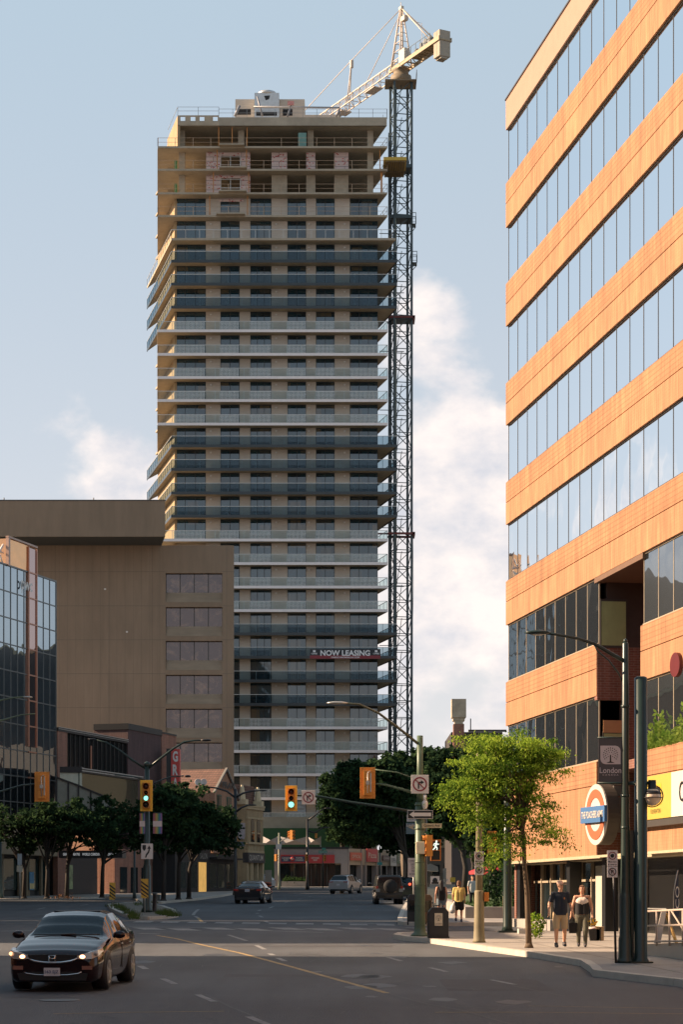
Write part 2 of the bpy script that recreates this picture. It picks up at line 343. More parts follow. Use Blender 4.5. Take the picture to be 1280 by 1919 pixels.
def sheet(poly, h, name, m, lift=0.0):
    b = MB(); b.plate(poly, lambda x, y: gz(y) - .35, lambda x, y: gz(y) + h); return b
g = MB(); NX = 24
ys = [-150, -60, 0, 30, 60, 90, 120, 160, 220, 300, 450, 800, 1600, 2600]
vs = [(x, y, gz(y)) for y in ys for x in (-1800, -400, -100, 0, 100, 400, 1800)]
g.add(vs, [(i * 7 + k, i * 7 + k + 1, (i + 1) * 7 + k + 1, (i + 1) * 7 + k) for i in range(len(ys) - 1) for k in range(6)])
struct(g.build('road', M_asph, fix=False))
def walk(name, poly, mp=M_walk, h=.15, kerb=.18):
    """raised slab with its own kerb stones along the edge"""
    cx = sum(p[0] for p in poly) / len(poly); cy = sum(p[1] for p in poly) / len(poly)
    b = MB(); b.plate(poly, lambda x, y: gz(y) - .3, lambda x, y: gz(y) + h - .006)
    struct(b.build(name, mp))
    k = MB(); n = len(poly)
    for i in range(n):
        a = Vector((*poly[i], 0)); c = Vector((*poly[(i + 1) % n], 0)); d = c - a; Ln = d.length
        if Ln > 400: continue
        d.normalize(); q = Vector((-d.y, d.x, 0)); q = q if (Vector((cx, cy, 0)) - a).dot(q) > 0 else -q
        m_ = max(1, int(Ln / 2.4))
        for j in range(m_):
            p0 = a + d * (Ln * j / m_ + .012); p1 = a + d * (Ln * (j + 1) / m_ - .012)
            o_ = -q * .03
            cs = [p0 + o_, p1 + o_, p1 + q * kerb, p0 + q * kerb]; hh = h + random.uniform(-.004, .006)
            k.add([(v.x, v.y, gz(v.y) - .2) for v in cs] + [(v.x, v.y, gz(v.y) + hh) for v in cs],
                  [(0, 1, 2, 3), (7, 6, 5, 4), (0, 4, 5, 1), (1, 5, 6, 2), (2, 6, 7, 3), (3, 7, 4, 0)])
    struct(k.build('kerb', M_kerb))
def arc(cx, cy, r, a0, a1, n=7): return [(cx + r * math.cos(R(a0 + (a1 - a0) * i / n)), cy + r * math.sin(R(a0 + (a1 - a0) * i / n))) for i in range(n + 1)]
walk('sidewalk_right', [(8.6, 20), (7.2, 38), (6.5, 41.6), (5.35, 45.2), (5.5, 47), (5.63, 50), (4.9, 54.5), (4.0, 58.5), (3.3, 62), (2.66, 65.2), (2.05, 67), (1.7, 69), (1.9, 71), (2.6, 71.9), (30, 72.4), (30, 20)])
walk('sidewalk_park', [(2.5, 84.6), (2.3, 86), (2.45, 92), (3.1, 110), (3.87, 129), (5.2, 165), (6.6, 202), (7.0, 214), (40, 214), (40, 84), (3.0, 84)])
walk('sidewalk_left', [(-60, 140), (-24, 147), (-20.4, 152), (-17.5, 158), (-15.2, 157), (-12.6, 136), (-11.4, 135), (-10.1, 150), (-9.35, 166), (-8.9, 190), (-8.6, 214), (-60, 214)])
walk('sidewalk_far', [(-8.2, 233), (-8.2, 256), (60, 256), (60, 231)])
walk('sidewalk_near_left', [(-60, 20), (-13, 20), (-10.8, 34), (-10.7, 41), (-11.5, 48), (-13, 56), (-60, 60)])
isl = [(-13.8, 126), (-12.2, 113), (-10.4, 101), (-9.3, 94.8), (-8.5, 94.0), (-7.8, 95.2), (-7.6, 99), (-8.6, 110), (-10.1, 121), (-12.9, 134)]
walk('traffic_island', isl, M_dirt)
# paving joints and tactile strip of the near corner are cut as thin grooves
def strip(b, p0, p1, w, h=.004):
    a = Vector(p0); c = Vector(p1); d = (c - a); d.z = 0; d.normalize(); q = Vector((-d.y, d.x, 0)) * w / 2
    Ln = (c - a).length; m_ = max(1, int(Ln / 6))
    for j in range(m_):
        u = a + (c - a) * j / m_; v = a + (c - a) * (j + 1) / m_
        b.add([(t.x, t.y, gz(t.y) + h) for t in (u - q, v - q, v + q, u + q)], [(0, 1, 2, 3)])
def px_line(b, pts, w, h=.004, hh=0):
    ps = [GP(x, y, hh) for x, y in pts]
    for i in range(len(ps) - 1): strip(b, ps[i], ps[i + 1], w, h)
jt = MB()
for y in (45, 47.5, 50, 52.5, 55, 57.5, 60, 62.5, 65, 67.5, 70): strip(jt, (2.4 if y > 64 else 4.2 if y > 56 else 6.0, y, 0), (9.5, y, 0), .03, .148)
for k in range(3): strip(jt, (7.4 + k * 1.5 - .1, 40, 0), (5.2 + k * 1.5, 64, 0), .03, .1485)
struct(jt.build('paving_joints', mat('joint_dirt', (.12, .11, .09), .9), fix=False))
wl = MB()
px_line(wl, [(428, 1751), (462, 1762)], .14)
px_line(wl, [(480, 1770.5), (496, 1778)], .14)
px_line(wl, [(505, 1786), (512, 1789)], .14); px_line(wl, [(520, 1794), (534, 1800)], .14)
px_line(wl, [(262, 1809), (274, 1815)], .16); px_line(wl, [(305, 1833), (328, 1843)], .14); px_line(wl, [(370, 1863), (402, 1876)], .13); px_line(wl, [(466, 1904), (502, 1919)], .13)
px_line(wl, [(727, 1793), (752, 1800)], .13); px_line(wl, [(805, 1812), (837, 1820)], .13); px_line(wl, [(920, 1835), (965, 1844)], .12)
px_line(wl, [(372, 1703), (364, 1710), (362, 1714)], .16); px_line(wl, [(366, 1716), (371, 1719)], .16)
for a, b_ in (((512, 1698), (504, 1701)), ((489, 1704), (484, 1706)), ((481, 1710), (483, 1711)), ((486, 1715), (492, 1718)), ((497, 1725), (503, 1728)),
              ((540, 1689), (533, 1691)), ((565, 1683), (559, 1684)), ((583, 1679), (578, 1680)), ((150, 1696), (165, 1694)), ((70, 1703), (85, 1700)), ((290, 1705), (329, 1706))):
    px_line(wl, [a, b_], .15)
for i in range(10):      # ladder of crosswalk blocks across the far side of the junction
    x = 252 + i * 50.5; y = 1726.3 + i * .62
    a = GP(x, y); c = GP(x + 33, y + .5)
    wl.add([(q[0], q[1], gz(q[1]) + .004) for q in ((a.x - .02, a.y + 1.2), (c.x - .02, c.y + 1.2), (c.x, c.y - 1.0), (a.x, a.y - 1.0))], [(0, 1, 2, 3)])
for i in range(9):       # faded nearer crosswalk bars, cut by sunlight
    a = GP(268 + i * 66, 1741 + (i % 2) * 1.5); wl.add([(q[0], q[1], gz(q[1]) + .004) for q in ((a.x, a.y), (a.x + .9, a.y - .3), (a.x + .2, a.y + 2.4), (a.x - .7, a.y + 2.7))], [(0, 1, 2, 3)])
px_line(wl, [(240, 1735.5), (382, 1737.5)], .25); px_line(wl, [(460, 1742), (605, 1746.5)], .25); px_line(wl, [(0, 1729), (64, 1729.5)], .25); px_line(wl, [(260, 1748), (300, 1749.5)], .3)
px_line(wl, [(0, 1744), (60, 1742.5)], .3)
px_line(wl, [(640, 1727), (740, 1731)], .3)
struct(wl.build('lane_markings_white', M_white_line, fix=False))
yl = MB()
px_line(yl, [(294, 1752), (330, 1758), (380, 1770), (450, 1785), (540, 1809), (640, 1837), (725, 1860)], .13)
px_line(yl, [(100, 1899), (240, 1896), (420, 1894)], .07); px_line(yl, [(815, 1896), (1000, 1896), (1280, 1899)], .07); px_line(yl, [(990, 1884), (1280, 1889)], .05)
px_line(yl, [(371, 1719), (380, 1728)], .14)
struct(yl.build('lane_markings_yellow', M_yel_line, fix=False))
# asphalt seams, cracks and patches
sm = MB(); 
px_line(sm, [(725, 1860), (800, 1880), (870, 1893), (960, 1919)], .07, .003)
px_line(sm, [(385, 1862), (430, 1885), (480, 1905)], .05, .003); px_line(sm, [(960, 1846), (1060, 1866)], .05, .003)
px_line(sm, [(850, 1884), (930, 1889)], .09, .003); px_line(sm, [(830, 1849), (900, 1853)], .09, .003)
px_line(sm, [(0, 1868), (120, 1868), (225, 1868)], .1, .003)
rr = random.Random(5)
for i in range(40):
    x, y = rr.uniform(100, 1200), rr.uniform(1760, 1915); pts = [(x, y)]
    for k in range(5): x += rr.uniform(-40, 60); y += rr.uniform(-4, 5); pts.append((x, y))
    px_line(sm, pts, .02, .003)
struct(sm.build('asphalt_seams', mat('tar', (.035, .035, .038), .6), fix=False))
pa = MB()
for (x0, y0, w, d, ) in ((-9.2, 39.2, 2.6, .9), (-2.5, 45, 3.2, 1.1), (2.0, 40, 2.0, 4), (-6, 90, 6, 3), (0, 105, 3, 8), (-3.5, 62, 5, 1.2)):
    pa.add([(x0, y0, gz(y0) + .0025), (x0 + w, y0, gz(y0) + .0025), (x0 + w, y0 + d, gz(y0 + d) + .0025), (x0, y0 + d, gz(y0 + d) + .0025)], [(0, 1, 2, 3)])
st_ = MB(); ro_ = random.Random(9)
for i in range(26):
    cx_, cy_, r_ = ro_.uniform(-8, 8), ro_.uniform(36, 66), ro_.uniform(.12, .5); n_ = 11
    st_.add([(cx_ + math.cos(6.283 * k / n_) * r_ * ro_.uniform(.6, 1.2), cy_ + math.sin(6.283 * k / n_) * r_ * 2.2 * ro_.uniform(.6, 1.2), 0) for k in range(n_)], [tuple(range(n_))])
for v in st_.v: v.z = gz(v.y) + .0032
struct(st_.build('oil_stains', mat('oil_stain', (.045, .045, .048), .5, var=.3), fix=False))
struct(pa.build('asphalt_patches', mat('patch_asphalt', (.052, .052, .056), .8, var=.2, scale=2), fix=False))
mh = GP(112, 1873.5); b = MB(); b.lathe([(0.01, 0), (.36, 0), (.36, .006)], (mh.x, mh.y, gz(mh.y) + .001), n=24)
tag(b.build('manhole_cover', mat('manhole_iron', (.16, .16, .16), .35, metal=.7)), 'round grey manhole cover in the road in front of the dark red car', 'manhole cover')
# lawn behind the low park wall, weeds on the island
lw = MB(); lw.plate([(5.3, 93), (5.6, 150), (30, 150), (30, 93)], lambda x, y: gz(y), lambda x, y: gz(y) + .42); struct(lw.build('lawn_soil', mat('lawn', (.045, .085, .02), .95, var=.3, scale=1.5, bump=.3)), 'structure')
gr = MB(); rg = random.Random(3)
def tuft(gr, x, y, z, h, n):
    for k in range(n):
        a = rg.uniform(0, 6.28); l = h * rg.uniform(.5, 1.2); w = .012; ox, oy = rg.gauss(0, .09), rg.gauss(0, .09); s = rg.uniform(.1, .6) * l
        gr.add([(x + ox - w, y + oy, z), (x + ox + w, y + oy, z), (x + ox + math.cos(a) * s, y + oy + math.sin(a) * s, z + l)], [(0, 1, 2)])
for i in range(900):
    x, y = rg.uniform(5.6, 12), rg.uniform(93.5, 118); tuft(gr, x, y, gz(y) + .42, .12, 3)
struct(gr.build('grass', leafmat('lawn_grass', (.05, .10, .02), (.10, .18, .03)), fix=False), 'stuff')
wd = MB()
for px, py, n, h in ((222, 1700, 16, .5), (232, 1705, 18, .45), (212, 1697, 12, .4), (240, 1711, 14, .45), (247, 1716, 22, .5), (250, 1720, 18, .4), (310, 1713, 26, .55), (320, 1715, 26, .6), (302, 1711, 18, .4), (330, 1716, 10, .4), (262, 1694, 12, .35), (285, 1690, 10, .3)):
    for k in range(n):
        q = GP(px + rg.gauss(0, 5), py + rg.gauss(0, 1.2), .15); tuft(wd, q.x, q.y, q.z, h * .55, 5)
struct(wd.build('weeds', leafmat('weed_green', (.05, .08, .02), (.10, .13, .04)), fix=False), 'stuff')
# ================================================================ THE HIGH-RISE (30 floors, still being finished at the top)
M_slab = mat('slab_concrete', (.36, .31, .235), .85, var=.1, scale=1.5, var2=.12, scale2=.3)
M_slabw = mat('slab_painted_edge', (.74, .70, .69), .7, var=.06)
M_soffit = mat('slab_soffit', (.38, .32, .235), .9, var=.12, scale=1.2)
M_ply = mat('raw_concrete_interior', (.42, .33, .20), .9, var=.18, scale=1.0, stretch=(1, 1, 4), var2=.15)
M_clad = mat('stone_cladding', (.50, .44, .37), .8, var=.16, scale=2.0, stretch=(.35, .35, 9), var2=.12, scale2=.25)
M_raw = mat('raw_concrete', (.36, .30, .22), .9, var=.15, scale=1.5, var2=.12)
def tower_glass():
    m, t, o = newmat('tower_window_glass')
    b = N(t, 'ShaderNodeBsdfPrincipled', i_Roughness=.03); b.inputs['Specular IOR Level'].default_value = 1.0
    ge = N(t, 'ShaderNodeNewGeometry'); sn = N(t, 'ShaderNodeVectorMath', operation='SNAP'); L(t, ge.outputs['Position'], sn.inputs[0]); sn.inputs[1].default_value = (1.31, 50, 2.95)
    wn = N(t, 'ShaderNodeTexWhiteNoise', noise_dimensions='3D'); L(t, sn.outputs[0], wn.inputs['Vector']); cr = N(t, 'ShaderNodeValToRGB'); cr.color_ramp.interpolation = 'CONSTANT'; L(t, wn.outputs['Value'], cr.inputs[0])
    es = cr.color_ramp.elements; es[0].color = (.006, .030, .044, 1); es[1].position = .55; es[1].color = (.004, .014, .022, 1)
    for p_, c_ in ((.72, (.05, .052, .045)), (.84, (.012, .04, .05)), (.93, (.09, .075, .05))): q_ = es.new(p_); q_.color = (*c_, 1)
    L(t, cr.outputs[0], b.inputs['Base Color'])
    g = N(t, 'ShaderNodeBsdfGlossy'); g.inputs['Color'].default_value = (.55, .72, .85, 1); g.inputs['Roughness'].default_value = .02
    tc = N(t, 'ShaderNodeTexCoord'); no = N(t, 'ShaderNodeTexNoise', i_Scale=.5, i_Detail=2.0); L(t, tc.outputs['Object'], no.inputs['Vector'])
    bp = N(t, 'ShaderNodeBump', i_Strength=1.0, i_Distance=.04); L(t, no.outputs[0], bp.inputs['Height']); L(t, bp.outputs[0], g.inputs['Normal'])
    oi = N(t, 'ShaderNodeObjectInfo'); f = math_n(t, 'MULTIPLY_ADD', oi.outputs['Random'], .05, .015)
    mx = N(t, 'ShaderNodeMixShader'); L(t, f, mx.inputs[0]); L(t, b.outputs[0], mx.inputs[1]); L(t, g.outputs[0], mx.inputs[2]); L(t, mx.outputs[0], o.inputs[0]); return m
M_tg = tower_glass()
M_tframe = mat('tower_window_frame', (.02, .028, .032), .4)
M_rail = mat('railing_metal', (.50, .50, .48), .4, metal=.3)
M_tinted = clear_glass('tinted_balcony_glass', (.58, .66, .70), .014)
M_clearg = clear_glass('clear_balcony_glass', (.88, .92, .92), .02)
M_dotg = clear_glass('dotted_balcony_glass', (.80, .86, .86), .03, dots=8.5, dotcol=(.55, .57, .56))
M_dfascia = mat('dark_fascia', (.022, .032, .038), .3)
tw = thing('high_rise_tower', 'tall beige apartment tower still under construction at the top, banded with balconies', 'apartment tower', (-8, 273, gz(273)))
LW = Vector((-.235, 1, 0))                                  # the way its side walls run back
def tp(u, d): return (u + LW.x * d, 273 + d)                # u = position along the front, d = depth behind the front wall
YF = 271.3
base_y = [1540, 1496, 1451.3, 1407.5, 1363.6, 1320, 1276, 1231.5, 1188, 1144, 1100, 1056, 1012, 968, 924.6, 880.5, 836.5, 795, 751, 708, 664.6, 620.5, 577, 534, 491, 450.6, 405.5, 363, 319, 276.6, 232]
kinds = ['w'] * 5 + ['d'] * 4 + ['w'] * 4 + ['d'] * 4 + ['w'] * 5 + ['d'] * 3 + ['c'] + ['r'] * 5
def fz(i): return Z_(base_y[i], YF) if kinds[i] in 'wr' else Z_(base_y[i] - 1, YF)
zs = [fz(i) for i in range(31)]
UL, UR = X_(327.5, 273), X_(708, 273)                       # front wall ends
DB = 14.4
cols = [(327.5, 385.7), (413, 449), (469, 508.7), (538.6, 573.7), (592, 627.2), (655.5, 708)]
colu = [(X_(a, 273), X_(b, 273)) for a, b in cols]
TH = .24
# --- core walls
b = MB(); zt = zs[27] + .01
b.plate([tp(UL + .02, .22), tp(UR - .02, .22), tp(UR - .02, DB), tp(UL + .02, DB)], gz(273) - .5, zt)
b.build('core_wall', M_raw, tw)
b = MB(); b.plate([tp(UL + 5.2, 8.2), tp(UR - 3.2, 8.2), tp(UR - 3.2, DB), tp(UL + 5.2, DB)], zt + .2, zs[30]); b.build('inner_wall', M_ply, tw)
# --- cladding piers between the windows, one continuous part per pier line
spans = [(UL - .05, UL)] + [(colu[i][1], colu[i + 1][0]) for i in range(5)]
for (a, c) in spans[1:]:
    b = MB()
    for i in range(0, 27):
        z0, z1 = zs[i] + TH / 2, zs[i + 1] - TH / 2
        b.box(a, c, 273.0, 273.2, z0, z1)
    b.build('wall_pier', M_clad if a > -99 else M_raw, tw)
b = MB()                                                   # side wall of rough concrete with pour joints, sun's gold put into its colour
for i in range(0, 27):
    z0, z1 = zs[i] + TH / 2, zs[i + 1] - TH / 2
    b.plate([tp(UL - .02, .0), tp(UL + .25, .0), tp(UL + .25, DB - .02), tp(UL - .02, DB - .02)], z0, z1)
b.build('side_wall', mat('sun_gold_side_wall', (.31, .225, .125), .85, var=.2, scale=1.2, stretch=(1, 1, .4), var2=.15), tw)
# --- slabs
for i in range(31):
    k = kinds[i]; z = zs[i]; b = MB(); dep = 17
    if k == 'w' or (k == 'r' and i < 30):
        poly = [(X_(295.5, YF), YF), (X_(726, YF), YF), (X_(726, YF) + LW.x * dep, YF + dep), tp(UL, DB + 2.2), (X_(295.5, 288.2), 288.2)]
    elif i == 30:
        poly = [(X_(333, YF), YF), (X_(725, YF), YF), (X_(725, YF) + LW.x * dep, YF + dep), (X_(333, YF) + LW.x * 8 * 1.0, YF + 8), (X_(333, YF) + LW.x * dep, YF + dep)]
        poly = [(X_(333, YF), YF), (X_(725, YF), YF), (X_(725, YF) + LW.x * dep, YF + dep), (X_(333, YF) + LW.x * dep, YF + dep)]
    else:
        y0 = 271.15; xr = 743.5 if k == 'd' else 741; xl = 321.5
        poly = [(X_(xl, y0), y0), (X_(xr, y0), y0), (X_(xr, y0) + LW.x * 19, y0 + 19), tp(UR - 1, DB), tp(UL + .5, DB), (X_(xl, y0) + LW.x * 21.5, y0 + 21.5)]
    t2 = TH if i < 30 else .62
    b.plate(poly, z - t2 / 2, z + (t2 / 2 if i < 30 else .3))
    b.build('floor_slab', M_soffit if k != 'r' else M_slab, tw)
    # fascia and railing along the same edge
    edge = [poly[-1], poly[0], poly[1], poly[2]]
    fa = MB(); ra = MB(); gl = MB(); top = z + TH / 2
    def wallseg(mb, p, q, z0, z1, off, th):
        a = Vector((*p, 0)); c = Vector((*q, 0)); d = (c - a).normalized(); n = Vector((d.y, -d.x, 0))
        mb.fr(a + n * off, d, n, (0, 0, 1)); mb.box(0, (c - a).length, 0, th, z0, z1); mb.fr((0, 0, 0))
    for s in range(3):
        p, q = edge[s], edge[s + 1]
        if k == 'w': wallseg(fa, p, q, z - .17, z + .17, .004, .05)
        elif k == 'd': wallseg(fa, p, q, z - .24, z + .12, .004, .06)
        elif k == 'c': wallseg(fa, p, q, z - .14, z + .14, .004, .03)
        if i == 30: continue
        zr = top + 1.05
        if k in 'wdc': wallseg(ra, p, q, zr, zr + .06, -.03, .05)
        else: wallseg(ra, p, q, zr, zr + .035, -.08, .04); wallseg(ra, p, q, top + .5, top + .53, -.08, .03)
        a = Vector((*p, 0)); c = Vector((*q, 0)); Ln = (c - a).length; nn = max(2, int(Ln / (1.75 if k != 'r' else 2.1)))
        for j in range(nn + 1):
            if k == 'r' and random.random() < .18: continue
            w_ = a + (c - a) * j / nn; ra.box(w_.x - .03, w_.x + .03, w_.y + .02, w_.y + .07, top, zr)
    if k != 'r': fa.build('fascia', {'w': M_slabw, 'd': M_dfascia, 'c': M_slab}[k], tw)
    if i < 30:
        ro = ra.build('balcony_railing', M_rail if k != 'r' else mat('site_rail', (.42, .30, .20), .6, var=.3), tw)
        if k in 'wd':
            if k == 'd':
                for s in range(3): wallseg(gl, edge[s], edge[s + 1], top - .1, top + 1.04, .012, .012)
                gl.build('glass_panel', M_tinted, ro)
            else:
                x0, x1 = edge[1][0], edge[2][0]; dt = MB()
                cuts = [x0] + [v for c_ in colu for v in c_] + [x1]
                for c0_, c1_ in colu:
                    dt = MB(); dt.box(c0_, c1_, YF - .04, YF - .028, top, top + 1.04); dt.build('patterned_panel', M_dotg, ro)
                for s in range(3): wallseg(gl, edge[s], edge[s + 1], top, top + 1.04, .012, .012)
                gl.build('glass_panel', M_clearg, ro)
# --- windows: one of each width, then copies; the hundred nearest the top are parts, the rest one part
def win_mesh(w, h, n):
    b = MB(); b.box(.05, w - .05, .05, .07, .05, h - .05, 1)
    fr = .07; b.box(0, w, 0, .1, h - fr - .03, h); b.box(0, w, 0, .1, 0, fr); b.box(0, fr, 0, .1, fr, h - fr - .03); b.box(w - fr, w, 0, .1, fr, h - fr - .03)
    for k in range(1, n): b.box(w * k / n - .035, w * k / n + .035, .0, .1, fr, h - fr - .03)
    return b
protos = {}; count = 0; restb = MB()
for i in range(26, -1, -1):
    z0, z1 = zs[i] + TH / 2, zs[i + 1] - TH / 2
    for ci, (a, c) in enumerate(colu):
        if i < 12 and ci < 2 and cols[ci][1] < 436: continue
        if i == 21 and ci == 3 and False: continue
        n = 3 if ci in (0, 2, 5) else 2
        if count < 99:
            if ci not in protos:
                protos[ci] = win_mesh(c - a, 2.70, n).build('window', [M_tframe, M_tg], tw, world=False); o = protos[ci]
            else: o = protos[ci].copy(); C.objects.link(o)
            o.location = Vector((a, 273.03, z1 - 2.70)) - tw.location; count += 1
        else:
            wm = win_mesh(c - a, 2.70, n); k0 = len(restb.v); restb.v += [v + Vector((a, 273.03, z1 - 2.70)) for v in wm.v]
            restb.f += [[q + k0 for q in f] for f in wm.f]; restb.m += wm.m; restb.s += wm.s
struct(restb.build('window', [M_tframe, M_tg], tw), 'stuff')
# small ceiling lamps on the soffits beside the windows
b = MB()
for i in range(1, 26):
    for xx in (395, 517.5, 579, 646):
        u = X_(xx, 273); b.box(u - .12, u + .12, 272.85, 272.99, zs[i + 1] - .62, zs[i + 1] - .42)
struct(b.build('wall_lamp', M_white, tw), 'stuff')
# --- unfinished top storeys: columns, insulation boards, openings
M_ins = None
def insulation():
    m, t, o = newmat('insulation_board')
    b = N(t, 'ShaderNodeBsdfPrincipled', i_Roughness=.6); L(t, b.outputs[0], o.inputs[0])
    tc = N(t, 'ShaderNodeTexCoord'); sep = N(t, 'ShaderNodeSeparateXYZ'); L(t, tc.outputs['Object'], sep.inputs[0])
    cm = N(t, 'ShaderNodeCombineXYZ'); L(t, sep.outputs[0], cm.inputs[0]); L(t, sep.outputs[2], cm.inputs[1])
    br = N(t, 'ShaderNodeTexBrick'); L(t, cm.outputs[0], br.inputs[0]); br.inputs['Brick Width'].default_value = 2.4; br.inputs['Row Height'].default_value = .6; br.inputs['Mortar Size'].default_value = .03
    br.inputs['Color1'].default_value = (.62, .48, .44, 1); br.inputs['Color2'].default_value = (.56, .44, .41, 1); br.inputs['Mortar'].default_value = (.13, .10, .10, 1); br.inputs['Scale'].default_value = 1
    vo = N(t, 'ShaderNodeTexVoronoi', i_Scale=2.6); mp = N(t, 'ShaderNodeMapping'); mp.inputs['Rotation'].default_value = (0, 0, R(25)); mp.inputs['Scale'].default_value = (.8, 1.6, 1); L(t, cm.outputs[0], mp.inputs[0]); L(t, mp.outputs[0], vo.inputs[0])
    st = math_n(t, 'LESS_THAN', vo.outputs['Distance'], .27); mx = N(t, 'ShaderNodeMixRGB'); L(t, st, mx.inputs[0]); L(t, br.outputs[0], mx.inputs[1]); mx.inputs[2].default_value = (.40, .05, .05, 1)
    L(t, mx.outputs[0], b.inputs['Base Color']); return m
M_ins = insulation()
for i, boards in ((27, [(386.5, 413), (451, 469)]), (28, [(386.5, 413), (451, 469), (509, 538), (574, 591), (626.5, 653)])):
    z0, z1 = zs[i] + TH / 2, zs[i + 1] - TH / 2
    for a, c in boards:
        b = MB(); b.box(X_(a, 273), X_(c, 273), 272.9, 273.05, z0, z1); b.build('insulation_board', M_ins, tw)
    b = MB(); b.box(X_(413, 273), X_(451, 273), 272.9, 273.05, z1 - .42, z1); b.build('insulation_board', M_ins, tw)
    if i == 27:
        for a, c in ((509, 538), (574, 591), (626.5, 653)):
            b = MB(); b.box(X_(a, 273), X_(c, 273), 272.95, 273.15, z0, z1); b.build('wall_pier', M_raw, tw)
    f = MB(); x0, x1 = X_(413, 273), X_(451, 273)
    for q in (0, .5, 1): f.box(x0 + (x1 - x0 - .08) * q, x0 + (x1 - x0 - .08) * q + .08, 272.9, 273, z0, z1 - .42)
    for q in (0, .48, .96): f.box(x0, x1, 272.92, 272.98, z0 + q * (z1 - z0 - .5), z0 + q * (z1 - z0 - .5) + .07)
    f.build('window_frame', M_rail, tw)
b = MB(); b.box(X_(411, 273), X_(457, 273), 272.86, 273.0, zs[27] - TH / 2 - .42, zs[27] - TH / 2 - .02); b.build('insulation_board', M_ins, tw)
for i in (27, 28, 29):
    z0, z1 = zs[i] + TH / 2, zs[i + 1] - TH / 2 - (.2 if i == 29 else 0)
    for px in ((341, 694) if i < 29 else (341, 582, 694, 452)):
        b = MB(); u = X_(px, 273); b.box(u - .38, u + .38, 272.9, 273.5, z0, z1); b.build('column', M_raw, tw)
    for u, d in ((UL + .4, 6), (UL + .4, 12), (UR - 8, 7), (UR - .6, 6), (-6, 7), (-6, 13), (UR - .6, 12)):
        x, y = tp(u, d); b = MB(); b.box(x - .3, x + .3, y - .3, y + .3, z0, z1); b.build('column', M_raw, tw)
# orange shoring posts
sp_ = MB()
for i, xs in ((29, (410, 463, 435)), (28, (407, 462)), (27, (400, 466)), (26, (393, 464)), (28, (712,)), (27, (714, 716))):
    for px in xs: sp_.box(X_(px, 272) - .06, X_(px, 272) + .06, 271.9, 272.0, zs[i] + .1, zs[i + 1] - .1)
each(sp_, 'shoring_post', mat('shoring_orange', (.45, .20, .06), .7, var=.2), tw)
for i in (27, 28):
    b = MB(); u = X_(329, 272.5); b.box(u - .15, u + .2, 272.4, 272.6, zs[i] + .12, zs[i] + 1.6); b.build('green_crate', mat('site_green', (.05, .18, .04), .7), tw)
for i, px0, px1 in ((26, 405, 459), (27, 410, 462), (28, 411, 462), (29, 411, 458)):
    b = MB(); b.box(X_(px0, 270.6), X_(px1, 270.6), 270.4, 271.4, zs[i] + .0, zs[i] + .16); b.build('ledge', M_slab, tw)
b = MB(); b.box(X_(559, 272), X_(574, 272), 271.8, 272.3, zs[29] + .14, zs[29] + 2.0); b.build('site_toilet', mat('site_teal', (.14, .28, .25), .6), tw)
# --- roof: deep edge beam, holes, railing, plant
zr = Z_(221, YF); b = MB(); b.box(X_(410, YF), X_(725, YF), YF - .03, YF + .2, zs[30] - .31, zr); b.build('roof_edge', M_slab, tw)
b = MB(); bb = zs[30] - .25; x0, x1 = X_(333, YF), X_(410, YF)
tp_ = bb + 1.25; holes = [(338, 347), (357, 366), (374, 383), (399, 408)]
b.box(x0, x1, YF - .03, YF + .2, tp_ - .12, tp_); b.box(x0, x1, YF - .03, YF + .2, bb, bb + .36); last = 333
for a, c in holes + [(410, 410)]: b.box(X_(last, YF), X_(a, YF), YF - .03, YF + .2, bb + .36, tp_ - .12); last = c
b.build('roof_edge', M_raw, tw)
b = MB(); b.plate([(x0 - .02, YF), (x0 + .3, YF), (x0 + .3 + LW.x * 8.5, YF + 8.5), (x0 - .02 + LW.x * 8.5, YF + 8.5)], zs[29] + .1, tp_ - .05); b.build('side_fin', MATS['sun_gold_side_wall'], tw)
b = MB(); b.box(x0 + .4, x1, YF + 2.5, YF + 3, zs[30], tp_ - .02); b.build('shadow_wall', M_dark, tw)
ra = MB()
for a, c, zb in ((333, 410, tp_), (410, 725, zr)):
    for zz in (zb + .55, zb + 1.05): ra.box(X_(a, YF), X_(c, YF), YF, YF + .035, zz, zz + .035)
    n = int((c - a) / 26)
    for j in range(n + 1): u = X_(a + (c - a) * j / n, YF); ra.box(u - .025, u + .025, YF, YF + .05, zb, zb + 1.08)
for k in range(6): ra.box(X_(725, YF) + LW.x * k * 2, X_(725, YF) + LW.x * k * 2 + .05, YF + k * 2, YF + k * 2 + .05, zr - .2, zr + 1.08)
ra.tube([(X_(333, YF), YF, tp_ + 1.05), (X_(333, YF) + LW.x * 8, YF + 8, tp_ + 1.05)], .03, 4)
ra.build('roof_railing', mat('grey_rail', (.25, .26, .27), .5), tw)
yr = 279
b = MB(); b.box(X_(441, yr), X_(571, yr), yr, yr + 7, zs[30], Z_(187, yr)); b.box(X_(571, yr), X_(636, yr), yr, yr + 6, zs[30], Z_(216, yr)); b.build('plant_room', M_clad, tw)
b = MB(); b.box(X_(442, yr), X_(470, yr), yr - .05, yr - .01, Z_(216, yr), Z_(206, yr)); b.box(X_(530, yr), X_(548, yr), yr - .05, yr - .01, Z_(218, yr), Z_(205, yr)); b.build('plant_louvre', M_dark, tw)
yc = 277.5
b = MB(); b.box(X_(477, yc), X_(523, yc), yc, yc + 1.4, Z_(221, yc), Z_(175, yc)); b.lathe([(1.25, 0), (1.2, .35), (1.1, .4)], (X_(500, yc), yc + 1.1, Z_(175, yc)), n=20)
for q in (203, 211): b.box(X_(478, yc), X_(522, yc), yc - .05, yc, Z_(q, yc), Z_(q - 1.5, yc))
co = b.build('cooling_unit', mat('cooler_metal', (.50, .52, .53), .35, metal=.4), tw)
